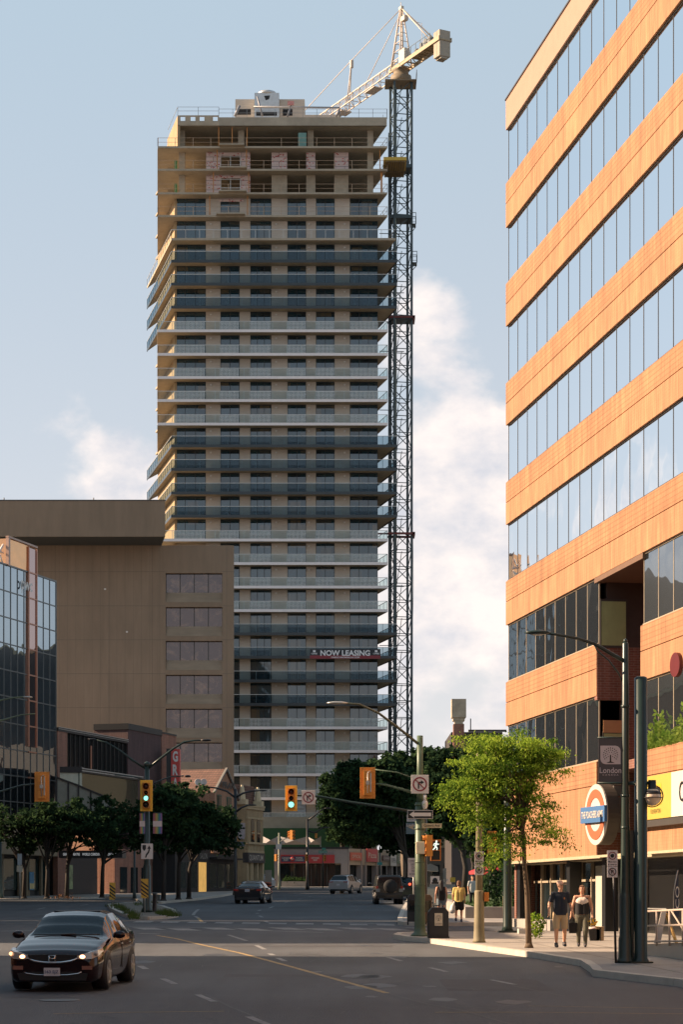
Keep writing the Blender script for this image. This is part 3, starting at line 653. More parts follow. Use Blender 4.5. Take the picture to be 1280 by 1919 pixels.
b = MB(); b.box(X_(480, yc), X_(519, yc), yc - .04, yc - .01, Z_(218, yc), Z_(209, yc)); b.prism([(X_(495, yc), Z_(181, yc)), (X_(506, yc), Z_(180, yc)), (X_(504, yc), Z_(187, yc)), (X_(498, yc), Z_(189, yc))], yc - .04, yc - .01); b.build('cooler_vent', M_dark, co)
b = MB(); b.tube([(X_(440, 274), 274, Z_(219, 274)), (X_(449, 274), 274, Z_(199, 274))], .18, 6); b.tube([(X_(482, 274), 274, Z_(182, 274)), (X_(492, 274), 274, Z_(219, 274))], .12, 6)
b.tube([(X_(475, 272), 272, Z_(201, 272)), (X_(637, 272), 272, Z_(203, 272)), (X_(637, 272), 272, Z_(220, 272))], .12, 6); b.tube([(X_(637, 272), 272, Z_(206, 272)), (X_(630, 272), 272, Z_(220, 272))], .12, 6)
b.tube([(X_(545, 272), 272, Z_(198, 272)), (X_(538, 272), 272, Z_(221, 272))], .12, 6); b.build('roof_duct', mat('duct_grey', (.22, .23, .25), .4), tw)
b = MB(); b.box(X_(539, 271.8), X_(551, 271.8), 271.7, 271.9, Z_(199, 272), Z_(192, 272)); b.build('roof_notice', mat('notice_red', (.6, .25, .22), .6, var=.3, scale=4), tw)
# podium under the tower
b = MB(); b.box(X_(438, 268), X_(650, 268), 268, 273.1, Z_(1551, 268), Z_(1530, 268)); b.build('podium_beam', M_slab, tw)
b = MB(); b.box(X_(438, 271), X_(640, 271), 270.5, 273, gz(270), Z_(1549, 271)); b.build('podium_wall', mat('podium_dark', (.05, .05, .05), .8), tw)

# ---------------- leasing banner, hung on the twenty-fourth railing from the top
yb = 271.0; x0, x1 = X_(581, yb), X_(713, yb); z0, z1 = Z_(1234, yb), Z_(1216, yb)
bn = thing('leasing_banner', 'long black and red banner reading NOW LEASING hung on a tower balcony', 'banner', (x0, yb, z0))
b = MB(); b.box(x0, x1, yb, yb + .04, z0 + .42, z1); b.build('banner_cloth', mat('banner_black', (.02, .022, .028), .6), bn)
b = MB(); b.box(x0, x1, yb - .003, yb + .037, z0, z0 + .42); b.build('banner_stripe', mat('banner_red', (.22, .03, .04), .6), bn)
M_bt = mat('banner_white', (.72, .72, .72), .6, var=.03)
text('NOW LEASING', 'lettering', M_bt, bn, ((x0 + x1) / 2, yb - .01, Z_(1223.4, yb)), (1, 0, 0), (0, 0, 1), X_(694, yb) - X_(601, yb), .72, bold=.03)
text('ONERICHMONDROW.COM', 'lettering', M_bt, bn, ((x0 + x1) / 2, yb - .014, Z_(1231.6, yb)), (1, 0, 0), (0, 0, 1), 3.6, .2, bold=.02)
for px in (589, 705):
    b = MB(); u = X_(px, yb); b.box(u - .16, u + .16, yb - .012, yb, Z_(1222, yb), Z_(1218, yb)); b.build('banner_logo', M_bt, bn)
    text('ONE', 'lettering', M_bt, bn, (u, yb - .012, Z_(1224.6, yb)), (1, 0, 0), (0, 0, 1), .75, .2, bold=.02)

# ================================================================ TOWER CRANE
M_mast = mat('crane_mast_blue', (.035, .06, .07), .5, var=.2)
M_jib = mat('crane_jib_cream', (.50, .43, .36), .5, var=.08)
M_cw = mat('counterweight_concrete', (.34, .30, .24), .9, var=.12)
cy, cx = 278.0, X_(751.5, 278)
cr = thing('tower_crane', 'lattice tower crane with cream jib standing behind the right side of the tower', 'crane', (cx, cy, gz(278)))
def lattice(b, O, U, V, Wd, w, h, n, seg, r, rd, diag=3):
    """square truss along Wd; U/V across"""
    b.fr(O, U, V, Wd)
    cs = [(0, 0), (w, 0), (w, h), (0, h)]
    for (x, y) in cs: b.box(x - r, x + r, y - r, y + r, 0, n * seg)
    for k in range(n + 1):
        for q in range(4):
            (x0, y0), (x1, y1) = cs[q], cs[(q + 1) % 4]; b.tube([(x0, y0, k * seg), (x1, y1, k * seg)], rd, 4, caps=False)
            if k < n:
                a, c = ((x0, y0), (x1, y1)) if (k + q) % 2 else ((x1, y1), (x0, y0))
                b.tube([(a[0], a[1], k * seg), (c[0], c[1], (k + 1) * seg)], rd, 4, caps=False)
    b.fr((0, 0, 0))
ang = R(12); mu = Vector((math.cos(ang), math.sin(ang), 0)); mv = Vector((-math.sin(ang), math.cos(ang), 0))
b = MB(); w = 2.3; zt = Z_(158, 278); n = 48; seg = (zt - gz(278)) / n
lattice(b, Vector((cx, cy, gz(278))) - mu * w / 2 - mv * w / 2, mu, mv, Vector((0, 0, 1)), w, w, n, seg, .13, .065)
for k in range(0, n, 2):   # the ladder zig-zags inside the mast
    z = gz(278) + k * seg; b.tube([(cx - .55, cy, z), (cx + .1, cy + .2, z + 2 * seg)], .06, 4); 
b.build('mast', M_mast, cr)
b = MB()
for py in (318, 412, 600 + 0):
    z = Z_(py, 278); b.box(cx - 1.35, cx + 1.35, cy - 1.35, cy + 1.35, z - .22, z + .22)
each(b, 'climbing_frame', M_mast, cr)
for py in (600, 1003):
    z = Z_(py, 278); b = MB(); b.box(cx - 1.7, cx + 1.75, cy - 1.5, cy - 1.2, z - .12, z + .14); b.box(cx - 1.7, cx + 1.75, cy + 1.2, cy + 1.5, z - .12, z + .14); b.box(cx + 1.5, cx + 1.8, cy - 1.5, cy + 1.5, z - .2, z + .2); b.box(cx - 3.6, cx - 1.5, cy - 1.3, cy - 1.1, z - .1, z + .1); b.build('tie_collar', mat('collar_red', (.16, .035, .03), .6), cr)
for py, x1 in ((425, 779), (497, 781)):
    z = Z_(py, 278); b = MB(); xx = X_(x1, 278); b.box(X_(769, 278), xx, cy - 1.2, cy + .4, z - .06, z)
    for q in (cy - 1.2, cy + .35): 
        b.tube([(xx, q, z), (xx, q, z + 1.4)], .05, 4); b.tube([(X_(771, 278), q, z + 1.4), (xx, q, z + 1.4)], .05, 4); b.tube([(X_(768, 278), q, z + .7), (xx, q, z + .7)], .035, 4); b.tube([(xx, q, z), (X_(769, 278), q, z - .9)], .06, 4)
    b.build('service_platform', M_mast, cr)
b = MB(); b.tube([(X_(772.5, 278), cy - .5, Z_(160, 278)), (X_(771, 278), cy - .5, Z_(405, 278))], .03, 4); b.tube([(X_(774, 278), cy + .5, Z_(1000, 278)), (X_(775, 278), cy + .5, Z_(1100, 278)), (X_(772, 278), cy + .5, Z_(1250, 278))], .03, 4); b.build('power_cable', M_dark, cr)
zd = Z_(133, 278)
b = MB(); b.lathe([(1.2, zt), (1.35, zt + .3), (1.35, zt + .9), (1.0, zt + 1.0), (1.0, zd - .2), (1.2, zd)], (cx, cy, 0), n=16); b.box(cx - 2.1, cx + 2.0, cy - 1.6, cy + 1.6, zt - .15, zt); b.tube([(cx + 2, cy - 1.6, zt), (cx + 2, cy - 1.6, zt + 1.2), (cx + 2, cy + 1.6, zt + 1.2)], .04, 4)
b.build('slewing_ring', mat('slew_tan', (.20, .155, .10), .7), cr)
D = Vector((-.473, .881, 0)); Dn = Vector((.881, .473, 0))
O = Vector((cx, cy, zd))
b = MB(); h = 1.55; wj = 1.5; npan = 26; sg = 1.9        # jib: triangular truss, apex up
b.fr(O, D, Dn, (0, 0, 1))
for s in (-wj / 2, wj / 2): b.tube([(.9, s, 0), (npan * sg, s, 0)], .085, 4)
b.tube([(.9, 0, h), (npan * sg, 0, h)], .1, 4)
for k in range(npan):
    x = .9 + k * sg
    b.tube([(x, -wj / 2, 0), (x, wj / 2, 0)], .05, 4, caps=False); b.tube([(x, -wj / 2, 0), (x + sg, wj / 2, 0)], .04, 4, caps=False)
    for s in (-wj / 2, wj / 2): b.tube([(x, s, 0), (x + sg / 2, 0, h)], .05, 4, caps=False); b.tube([(x + sg / 2, 0, h), (x + sg, s, 0)], .05, 4, caps=False)
b.box(6.0, 8.6, -.7, .7, -.25, -.12); b.box(15, 16.6, -.8, .8, -.5, -.3)
b.build('jib', M_jib, cr)
b = MB(); b.fr(O, D, Dn, (0, 0, 1)); cl = 11.2              # counter-jib deck, two beams and cross ties
for s in (-.95, .85): b.box(-cl, 1.6, s, s + .12, -.1, .42)
for k in range(9): b.box(-cl + k * 1.4, -cl + k * 1.4 + .1, -.85, .85, -.05, .1); b.tube([(-cl + k * 1.4, -.85, 0), (-cl + k * 1.4 + 1.4, .85, 0)], .05, 4)
b.box(-9.2, -4, -.6, .6, .12, .16)
cj = b.build('counter_jib', mat('crane_tan', (.34, .26, .16), .6, var=.12), cr)
b = MB(); b.fr(O, D, Dn, (0, 0, 1))
for s in (-.95, .95):
    for k in range(7): b.tube([(-9 + k * 1.2, s, .4), (-9 + k * 1.2, s, 1.45)], .035, 4)
    b.tube([(-9, s, 1.45), (-1.9, s, 1.45)], .035, 4)
b.build('guard_rail', M_mast, cj)
b = MB(); b.fr(O, D, Dn, (0, 0, 1)); b.box(-8.4, -5.9, -.55, .55, .3, .75); b.tube([(-7.9, -.5, 1.1), (-7.9, .5, 1.1)], .42, 12); b.tube([(-6.7, -.4, 1.2), (-6.7, .4, 1.2)], .5, 12); b.box(-4.6, -4.0, -.3, .3, .3, 1.2); b.box(-5.6, -5.1, -.2, .4, .3, 1.6); b.build('winch', mat('winch_grey', (.10, .12, .13), .5), cj)
b = MB(); b.fr(O, D, Dn, (0, 0, 1)); b.box(-2.6, -1.2, -1.0, -.2, .3, 1.9); b.build('switch_cabinet', M_jib, cj)
b = MB(); b.fr(O, D, Dn, (0, 0, 1))
for k in range(2): b.plate([(-cl + .1 + k * .75, -.78), (-cl + .8 + k * .75, -.78), (-cl + .8 + k * .75, .78), (-cl + .1 + k * .75, .78)], -2.0, 1.25); b.plate([(-cl + .2 + k * .75, -.5), (-cl + .7 + k * .75, -.5), (-cl + .7 + k * .75, .5), (-cl + .2 + k * .75, .5)], -2.25, -2.0)
b.build('counterweight', M_cw, cr)
b = MB(); za = Z_(12, 277) - zd; b.fr(O, D, Dn, (0, 0, 1))          # apex frame
for s in (-.9, .9): b.tube([(1.0, s, .1), (.0, s * .12, za)], [.16, .1], 6); b.tube([(-1.3, s, .1), (-.15, s * .12, za)], [.11, .08], 6)
for k in range(1, 7):
    q = k / 7; 
    for e in (1.0 * (1 - q), -1.3 * (1 - q) - .15 * q): b.tube([(e, -.9 * (1 - q) - .1 * q, .1 + za * q), (e, .9 * (1 - q) + .1 * q, .1 + za * q)], .05, 4)
    b.tube([(1.0 * (1 - q), -.9 * (1 - q), .1 + za * q), (-1.3 * (1 - q), -.9 * (1 - q), .1 + za * q)], .05, 4)
b.box(-.4, .3, -.2, .2, za - .1, za + .25); b.tube([(0, 0, za), (0, 0, za + .9)], .04, 4); b.box(-1.4, -.5, -.3, .3, za - 1.9, za - 1.3)
b.build('apex_frame', M_jib, cr)
b = MB(); b.fr(O, D, Dn, (0, 0, 1))
b.tube([(0, -.1, za - .1), (13.5, -.1, h + 4.3), (40, 0, h)], .055, 5); b.tube([(0, .1, za - .3), (9.3, 0, h)], .055, 5)
for s in (-.5, .5): b.tube([(-.2, 0, za), (-8.7, s, .6)], .09, 5)
b.tube([(-4.5, -.3, za * .55 + .2), (-4.5, .5, za * .55 + .2), (-4.5, .5, za * .2)], .03, 4)
b.build('tie_bar', M_jib, cr)
b = MB(); b.fr(O, D, Dn, (0, 0, 1)); b.tube([(13.5, -.7, 0), (13.5, 0, h + 4.3)], .09, 5); b.tube([(15.5, .7, 0), (13.5, 0, h + 4.3)], .09, 5); b.box(13.3, 13.7, -.2, .2, h + 3.4, h + 4.4); b.build('tie_post', M_jib, cr)
# hoist mast beside the crane
hx = X_(728.5, 277); ho = thing('hoist_mast', 'thin dark ladder mast between the tower balconies and the crane', 'hoist mast', (hx, 277, gz(277)))
b = MB(); lattice(b, Vector((hx, 277, gz(277))), Vector((1, 0, 0)), Vector((0, 1, 0)), Vector((0, 0, 1)), .75, .75, 66, (Z_(250, 277) - gz(277)) / 66, .055, .03)
b.build('lattice', M_mast, ho)
b = MB()
for k in range(10): z = Z_(330 + k * 110, 277); b.tube([(hx - 1.2, 276.6, z), (hx + 2, 277.2, z + .1)], .06, 4)
each(b, 'wall_tie', M_mast, ho)
b = MB(); b.tube([(hx + .95, 277, gz(277)), (hx + .95, 277, Z_(165, 277))], .10, 6); b.build('riser_pipe', M_mast, ho)
# loading platform at the twenty-eighth floor
yp = 270; lp = thing('loading_platform', 'yellow steel loading platform jutting out beside the crane mast near the roof', 'platform', (X_(740, yp), yp, Z_(301, yp)))
b = MB(); b.box(X_(719, yp), X_(762, yp), yp, yp + 4, Z_(301, yp), Z_(295, yp)); b.build('deck_edge', mat('platform_yellow', (.48, .33, .05), .6, var=.12), lp)
b = MB()
for k in range(9): u = X_(723 + k * 4.2, yp); b.box(u, u + .16, yp + .1, yp + 6, Z_(301, yp) - .18, Z_(301, yp) - .003)
b.box(X_(722, yp), X_(760, yp), yp + 4.1, yp + 6.2, Z_(301, yp) - .06, Z_(301, yp) - .004); b.build('deck_joist', mat('platform_wood', (.20, .15, .08), .8), lp)
# ================================================================ RIGHT: orange brick office building with ribbon windows
M_ob = brickmat('orange_brick', (.333, .162, .078), (.298, .143, .068), (.25, .12, .056), w=6.0, h=.16, msize=.018, stain=.22, streak=.14, bump=.5)
M_ob2 = brickmat('orange_brick_smooth', (.336, .168, .083), (.322, .160, .078), (.29, .145, .070), w=.6, h=.10, msize=.006, stain=.22, streak=.16, bump=.15)
M_cap = mat('parapet_panel', (.335, .205, .145), .7, var=.07, scale=2)
M_rb = brickmat('red_brick_recess', (.20, .075, .05), (.16, .06, .04), (.22, .14, .11), w=.24, h=.085, msize=.010)
M_mg = mirror_glass('silver_mirror_glass', (.90, .95, .98), fac=.97, wav=.012, wscale=.5)
M_mgd = mirror_glass('dark_reflection_glass', (.55, .62, .66), fac=.38, wav=.02, wscale=.5)  # dark reflections of the lower rows put into a dimmer glass
M_mull = mat('mullion_dark', (.05, .045, .04), .5)
M_mull2 = mat('mullion_bronze', (.34, .28, .20), .5)
M_soff = mat('soffit_cream', (.38, .33, .22), .7)
RO = Vector((6.59, 85.6, 0)); RU = Vector((.1618, -.9868, 0)); RN = Vector((-.9868, -.1618, 0)); UZ = Vector((0, 0, 1))
def rb(): return MB(RO, RU, RN, UZ)              # (t along the wall towards the camera, out from the wall, z)
ob = thing('office_building', 'tall orange brick office building with sloping rows of mirror windows on the right', 'office building', tuple(RO + Vector((3, -8, gz(80)))))
LEN = 33.0; DP = -14.0
tops = [34.28, 30.95, 26.93, 22.95, 18.98, 15.02, 10.98, 7.0]; bots = [33.10, 29.19, 25.24, 21.28, 17.30, 13.28, 9.24, 3.77]
gA, gB = 13.0, 18.0                                     # the notch in the lower storeys
for i in range(8):
    z1, z0 = tops[i], bots[i]
    segs = [(0, LEN)] if i < 6 else [(0, gA), (gB, LEN)]
    for a, c in segs:
        if i == 0: b = rb(); b.box(a, c, DP, 0, z0, z1); b.build('parapet', M_cap, ob)
        else:
            b = rb(); b.box(a, c, -.35, 0, z1 - .80, z1); b.box(a, c, -.35, -.05, z1 - .83, z1 - .80); b.build('wall_band', M_ob, ob)
            b = rb(); b.box(a, c, -.35, .0, z0, z1 - .83); b.build('wall_band', M_ob2, ob)
            b = rb(); b.box(a, c, DP, -.36, z0 + .3, z1 - .35); b.build('floor_slab', M_soff, ob)
    b = rb(); b.box(0, LEN, .001, .03, z0 - .05, z0 + .0) if i in (0,) else None
b = rb(); b.box(-.02, LEN, -.1, .04, 34.281, 34.34); b.build('roof_coping', M_mull, ob)
# windows: each pane of a ribbon is a window; frames run between them
PT = 1.497; wcount = 0
def ribbon(z0, z1, t0, t1, gm, fm, mw=.02, first=None):
    n = max(1, round((t1 - t0) / PT)); w = (t1 - t0) / n
    fr = rb()
    for k in range(n + 1): fr.box(t0 + k * w - mw, t0 + k * w + mw, -.14, -.10, z0, z1)
    fr.box(t0, t1, -.16, -.08, z1 - .05, z1 - .002); fr.box(t0, t1, -.16, -.06, z0 + .002, z0 + .06)
    fr.build('window_frame', fm, ob)
    pr = None
    for k in range(n):
        if pr is None:
            b = rb(); b.box(t0 + mw, t0 + w - mw, -.13, -.11, z0 + .06, z1 - .05); pr = b.build('window', gm, ob); base = t0
        else:
            o = pr.copy(); C.objects.link(o); o.location = RU * (k * w)
for i in range(5): ribbon(tops[i + 1], bots[i], 0.06, 23.98, M_mg, M_mull)
ribbon(tops[6], bots[5], 0.06, gA - .05, M_mgd, M_mull2); ribbon(tops[6], bots[5], gB + .05, gB + 6, M_mgd, M_mull2)
ribbon(tops[7], bots[6], 0.06, gA - .05, M_mgd, M_mull2); ribbon(tops[7], bots[6], gB + .05, gB + 6, M_mgd, M_mull2)
b = rb(); b.box(24.1, LEN, -.16, -.1, 7, 33.1); b.build('window_strip', M_mg, ob)
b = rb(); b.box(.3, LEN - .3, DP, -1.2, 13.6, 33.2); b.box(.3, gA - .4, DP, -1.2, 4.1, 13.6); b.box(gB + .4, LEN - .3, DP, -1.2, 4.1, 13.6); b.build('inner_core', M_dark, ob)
b = rb(); b.box(-.01, .3, DP, -.36, 1.2, 33.1); b.build('north_wall', M_rb, ob)
# the notch: far return wall of dark brick with two green windows
b = rb(); b.box(gA - .3, gA + .02, -6, -.02, 9.1, 10.9); b.box(gA - .3, gA + .02, -6, -.02, 3.77, 6.2); b.box(gA - .3, gA + .02, -6, -.9, 6.2, 9.1); b.box(gB, gB + .3, -6, -.36, 3.77, 13.3); b.box(gA, gB, -6.2, -5.9, 3.77, 13.3)
b.build('recess_wall', M_rb, ob)
b = rb(); b.box(gA - .3, gA + .02, -6, -.36, 10.9, 13.27); b.build('recess_panel', mat('recess_brown', (.05, .035, .03), .6), ob)
b = rb(); b.box(gA - .3, gB + .2, -6, -.01, 13.1, 13.275); b.build('recess_ceiling', mat('recess_ceiling', (.14, .08, .05), .8), ob)
b = rb(); b.box(gA, gB, -6, -.4, 6.6, 6.9); b.build('recess_floor', M_rb, ob)
M_gw = mat('green_lit_blind', (.34, .38, .18), .25, var=.25, scale=.9, stretch=(1, 1, .5))
for z0, z1, a, c in ((10.95, 12.45, .12, 1.02), (6.9, 7.95, .2, 1.0)):
    b = rb(); b.box(gA + .03, gA + .06, -a - .06 - (c - a), -a, z0 - .08, z1 + .08); wf = b.build('window_frame', M_mull, ob)
    b = rb(); b.box(gA + .062, gA + .07, -c, -a - .04, z0, z1); b.build('window_pane', M_gw, wf)
b = rb(); b.box(gA + .062, gA + .08, -1.0, -.22, 7.98, 8.4); b.build('lintel_panel', mat('lit_orange_panel', (.42, .22, .10), .6), ob)
# ground floor: recessed glazing, columns, white panels, entrance
b = rb(); b.box(-.1, gA + .6, -.05, .06, 3.70, 3.80); b.box(gA + .6, LEN, -.05, .06, 3.72, 3.80); b.build('soffit_trim', M_soff, ob)
b = rb(); b.box(0, LEN, -2.6, -.36, 3.66, 3.76); b.build('soffit', M_soff, ob)
GR = -1.1
b = rb()
zt_ = 3.66
b.box(.2, 11.6, GR - .06, GR - .02, 1.3, zt_); b.build('shop_glass', M_dglass, ob)
b = rb()
for k in range(9): b.box(.2 + k * 1.42, .28 + k * 1.42, GR - .02, GR + .08, 1.1, zt_)
b.box(.2, 11.6, GR - .02, GR + .05, 2.95, 3.03)
each(b, 'shop_mullion', M_mull2, ob)
for t in (0.5, 7.9, 12.45):
    b = rb(); b.box(t, t + .42, -.8, -.35, 1.0, 3.72); b.build('column', M_black, ob)
b = rb(); b.box(9.5, 10.4, GR + .09, GR + .12, 1.34, 3.5); b.box(10.8, 12.2, GR + .09, GR + .12, 1.34, 2.35); b.box(10.8, 12.2, GR + .09, GR + .12, 2.55, 3.5); each(b, 'white_panel', mat('blind_cream', (.42, .41, .34), .6, var=.06), ob)
b = rb(); b.box(9.35, 12.35, GR + .052, GR + .088, 1.33, zt_ - .01); b.build('panel_frame', M_black, ob)
b = rb(); b.box(5.4, 6.9, GR + .01, GR + .05, 2.15, 2.75); b.build('window_poster', mat('poster_red', (.62, .14, .08), .5), ob)
b = rb(); b.box(0.2, 13.6, GR - .2, GR + .3, .9, 1.32); b.build('plinth', M_walk, ob)
b = rb(); b.box(13.8, 20.4, GR - .05, GR, .8, zt_); b.build('entrance_door', mat('entrance_dark', (.012, .012, .012), .2), ob)
b = rb(); b.box(15.4, 17.4, GR + .02, GR + .06, 1.98, 2.02); b.build('door_handle', M_steel, ob)
b = rb(); b.box(20.2, 20.9, GR - .05, GR + .2, .8, zt_); b.box(22.9, 23.0, GR - .05, -.3, .8, zt_); b.box(14.2, 14.3, GR, GR + .1, .8, zt_); b.build('door_jamb', M_soff, ob)
b = rb(); b.box(20.9, LEN, -3, -2.6, .6, zt_); b.build('inner_wall', M_gw, ob)
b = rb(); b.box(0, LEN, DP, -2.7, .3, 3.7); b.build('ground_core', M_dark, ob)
b = rb()
for t0, z0, z1, out in ((18.5, 4.55, 4.75, .22),): b.box(t0, LEN, 0.0, out, z0, z1)
b.build('sign_ledge', M_mull, ob)
# window plants seen through the third-floor glass on the far right
pl = MB(); rp = random.Random(8)
for k in range(900):
    t = rp.uniform(gB + .2, gB + 5.8); z = 7.02 + abs(rp.gauss(0, .33 + .2 * math.sin(t * 2.3))); q = RO + RU * t + RN * (-.06 + rp.uniform(0, .12)) + UZ * min(z, 8.15); a = rp.uniform(0, 6.28); s = rp.uniform(.05, .10)
    e = Vector((math.cos(a), rp.uniform(-.6, .6), math.sin(a))) * s; f_ = Vector((-math.sin(a), rp.uniform(-.5, .5), math.cos(a))) * s * .5
    pl.add([q - e, q + f_, q + e, q - f_], [(0, 1, 2, 3)])
struct(pl.build('window_plants', leafmat('pothos', (.10, .20, .03), (.28, .36, .08)), fix=False), 'stuff')

# round pub sign, its disc seen from the side
sg = RO + RU * 14.55 + RN * .0
ps = thing('pub_sign', 'round red and white pub sign with a blue name bar fixed to the brick wall', 'sign', tuple(RO + RU * 14.3 + UZ * 5))
M_or = mat('sign_orange', (.46, .11, .05), .5, var=.04); M_sw = mat('sign_white', (.52, .49, .44), .5, var=.03); M_bl = mat('sign_blue', (.05, .14, .31), .5, var=.04)
cz = Z_(1525, 71.3); cen = RO + RU * 14.1 + RN * .30 + UZ * cz; fx = Vector((.86, -.51, 0)).normalized(); 
# the disc stands out from the wall, turned towards the walkers on the pavement
fU = Vector((.25, -.968, 0)).normalized(); fN = Vector((-.968, -.25, 0)).normalized()
def oval(b, r0, r1, c0, c1, n=40):
    vs = []
    for q in (c0, c1):
        for r in (r0, r1):
            for k in range(n): t = 6.28318 * k / n; vs.append((r * math.cos(t), q, r * math.sin(t)))
    idx = lambda l, k: l * n + k % n; fs = []
    for k in range(n):
        fs += [(idx(2, k), idx(2, k + 1), idx(3, k + 1), idx(3, k)), (idx(0, k), idx(1, k), idx(1, k + 1), idx(0, k + 1)), (idx(1, k), idx(3, k), idx(3, k + 1), idx(1, k + 1)), (idx(0, k), idx(0, k + 1), idx(2, k + 1), idx(2, k))]
    b.add(vs, fs)
def pb(): return MB(cen, fU, fN, UZ)
RR = 1.02
b = pb(); oval(b, .001, RR, -.42, -.002); b.build('sign_drum', mat('drum_dark', (.06, .05, .04), .5), ps)
b = pb(); oval(b, .001, RR, .0, .05); b.build('sign_face', M_sw, ps)
b = pb(); oval(b, RR * .55, RR * .83, .052, .07); b.build('sign_ring', M_or, ps)
b = pb(); b.box(-1.1, 1.1, .072, .17, -.27, .27); b.build('name_bar', M_bl, ps)
text('THE POACHERS ARMS', 'lettering', M_sw, ps, cen + fN * .172, fU, UZ, 1.95, .24, bold=.02)
b = rb(); b.box(14.3, 14.6, -.45, -.14, cz - .6, cz + .55); b.box(14.3, 14.6, -.45, -.14, cz + .62, cz + .95); b.build('sign_bracket', mat('bracket', (.10, .09, .08), .5), ps)
# long fascia sign
M_cy = mat('sign_yellow', (.46, .33, .06), .5, var=.05)
fs_ = thing('fascia_sign', 'long yellow and white charity sign board high on the brick wall at the right edge', 'sign', tuple(RO + RU * 19 + UZ * 5))
b = rb(); b.box(18.35, 21.6, .01, .16, 4.78, 6.12); b.build('sign_board', M_cy, fs_)
b = rb(); b.box(21.602, 27, .012, .162, 4.78, 6.12); b.build('sign_board', M_sw, fs_)
text('CNIB', 'lettering', M_black, fs_, RO + RU * 20.1 + RN * .17 + UZ * 5.55, RU, UZ, 1.0, .42, bold=.05)
b = rb(); b.box(19.55, 20.65, .162, .166, 5.2, 5.85); b.build('logo_bubble', mat('bubble_amber', (.55, .36, .03), .5), fs_)
text('FOUNDATION', 'lettering', M_black, fs_, RO + RU * 20.1 + RN * .17 + UZ * 5.02, RU, UZ, 1.0, .13)
text('CNIB', 'lettering', M_black, fs_, RO + RU * 23.2 + RN * .175 + UZ * 5.5, RU, UZ, 1.6, .6)

# second round sign cut by the right edge of the picture
b = rb(); cz2 = 8.9
b2 = MB(RO + RU * 22.8 + RN * .45 + UZ * Z_(1256, 64.6), fU, fN, UZ); oval(b2, .001, .36, -.12, 0); 
rs = tag(b2.build('round_sign', mat('round_sign_red', (.10, .01, .01), .4)), 'dark red disc sign jutting into the picture at the right edge', 'sign')

# ramp with railing
rp0 = GP(1213, 1789, .15); 
yr0, yr1 = 52.9, 44.0; xr = 8.05
rw = thing('access_ramp', 'cream concrete ramp wall with pale pipe railing in front of the entrance', 'ramp', (xr, 50, gz(50)))
ru = Vector((.20, -1, 0)).normalized(); q0 = Vector((X_(1212, 52.8), 52.8, 0)); q1 = q0 + ru * 7
b = MB(q0, ru, Vector((ru.y, -ru.x, 0)) * -1, UZ)
b.add([(0, 0, gz(52.8)), (7, 0, gz(46)), (7, .2, gz(46)), (0, .2, gz(52.8)), (0, 0, Z_(1768, 52.8)), (7, 0, Z_(1760, 52.8) + .12), (7, .2, Z_(1760, 52.8) + .12), (0, .2, Z_(1768, 52.8))],
      [(0, 1, 2, 3), (4, 5, 6, 7), (0, 1, 5, 4), (1, 2, 6, 5), (2, 3, 7, 6), (3, 0, 4, 7)])
b.build('ramp_wall', mat('ramp_cream', (.46, .40, .33), .7, var=.06), rw)
b = MB(); zt0 = Z_(1707, 52.8); zb0 = Z_(1768, 52.8)
pts = lambda t, h: q0 + ru * t + Vector((-.06, 0, 0)) + UZ * (h + .022 * t)
for h in (zt0, zt0 - .36, zt0 - .74): b.tube([pts(0, h), pts(6.8, h)], .026, 8)
for k in range(8): b.tube([pts(k * .9, zb0 - .05), pts(k * .9, zt0)], .026, 8)
b.tube([pts(1.9, zt0), pts(3.3, zb0)], .02, 6)
b.build('railing', mat('rail_cream', (.46, .37, .30), .5), rw)
af = thing('folding_sign', 'folded sandwich board leaning behind the pale ramp railing', 'sandwich board', (X_(1240, 53.6), 53.6, zb0))
b = MB(); y_ = 53.6; b.add([(X_(1226, y_), y_, zb0), (X_(1238, y_), y_, zb0), (X_(1252, y_), y_ + .25, zt0 + .02), (X_(1243, y_), y_ + .25, zt0 + .02), (X_(1226, y_), y_ + .06, zb0), (X_(1238, y_), y_ + .06, zb0), (X_(1252, y_), y_ + .31, zt0 + .02), (X_(1243, y_), y_ + .31, zt0 + .02)],
      [(0, 1, 2, 3), (4, 5, 6, 7), (0, 1, 5, 4), (1, 2, 6, 5), (2, 3, 7, 6), (3, 0, 4, 7)]); b.build('board_panel', mat('board_pale', (.42, .37, .32), .6), af)
b = MB(); b.tube([(X_(1250, 53.7), 53.9, zt0 - .05), (X_(1268, 53.6), 53.6, zb0)], .04, 4); b.build('board_leg', mat('board_wood', (.50, .30, .08), .6), af)
ff = thing('feather_flag', 'dark feather flag with pale lettering standing inside the entrance at the right edge', 'flag', (X_(1272, 60), 60, gz(60)))
b = MB(); y_ = 57.0; b.prism([(X_(1261, y_), Z_(1706, y_)), (X_(1264, y_), Z_(1660, y_)), (X_(1271, y_), Z_(1628, y_)), (X_(1273, y_), Z_(1715, y_)), (X_(1266, y_), Z_(1722, y_))], y_, y_ + .02); b.build('flag_cloth', mat('flag_navy', (.02, .03, .06), .6), ff)
b = MB(); b.tube([(X_(1262, y_), y_ - .01, Z_(1716, y_)), (X_(1262.5, y_), y_ - .01, Z_(1670, y_)), (X_(1270, y_), y_ - .01, Z_(1630, y_))], .015, 5); b.build('flag_pole', M_steel, ff)
text('CO', 'lettering', M_white, ff, (X_(1269, y_), y_ - .03, Z_(1681, y_)), (0, 0, 1), (-1, 0, 0), .6, .1)
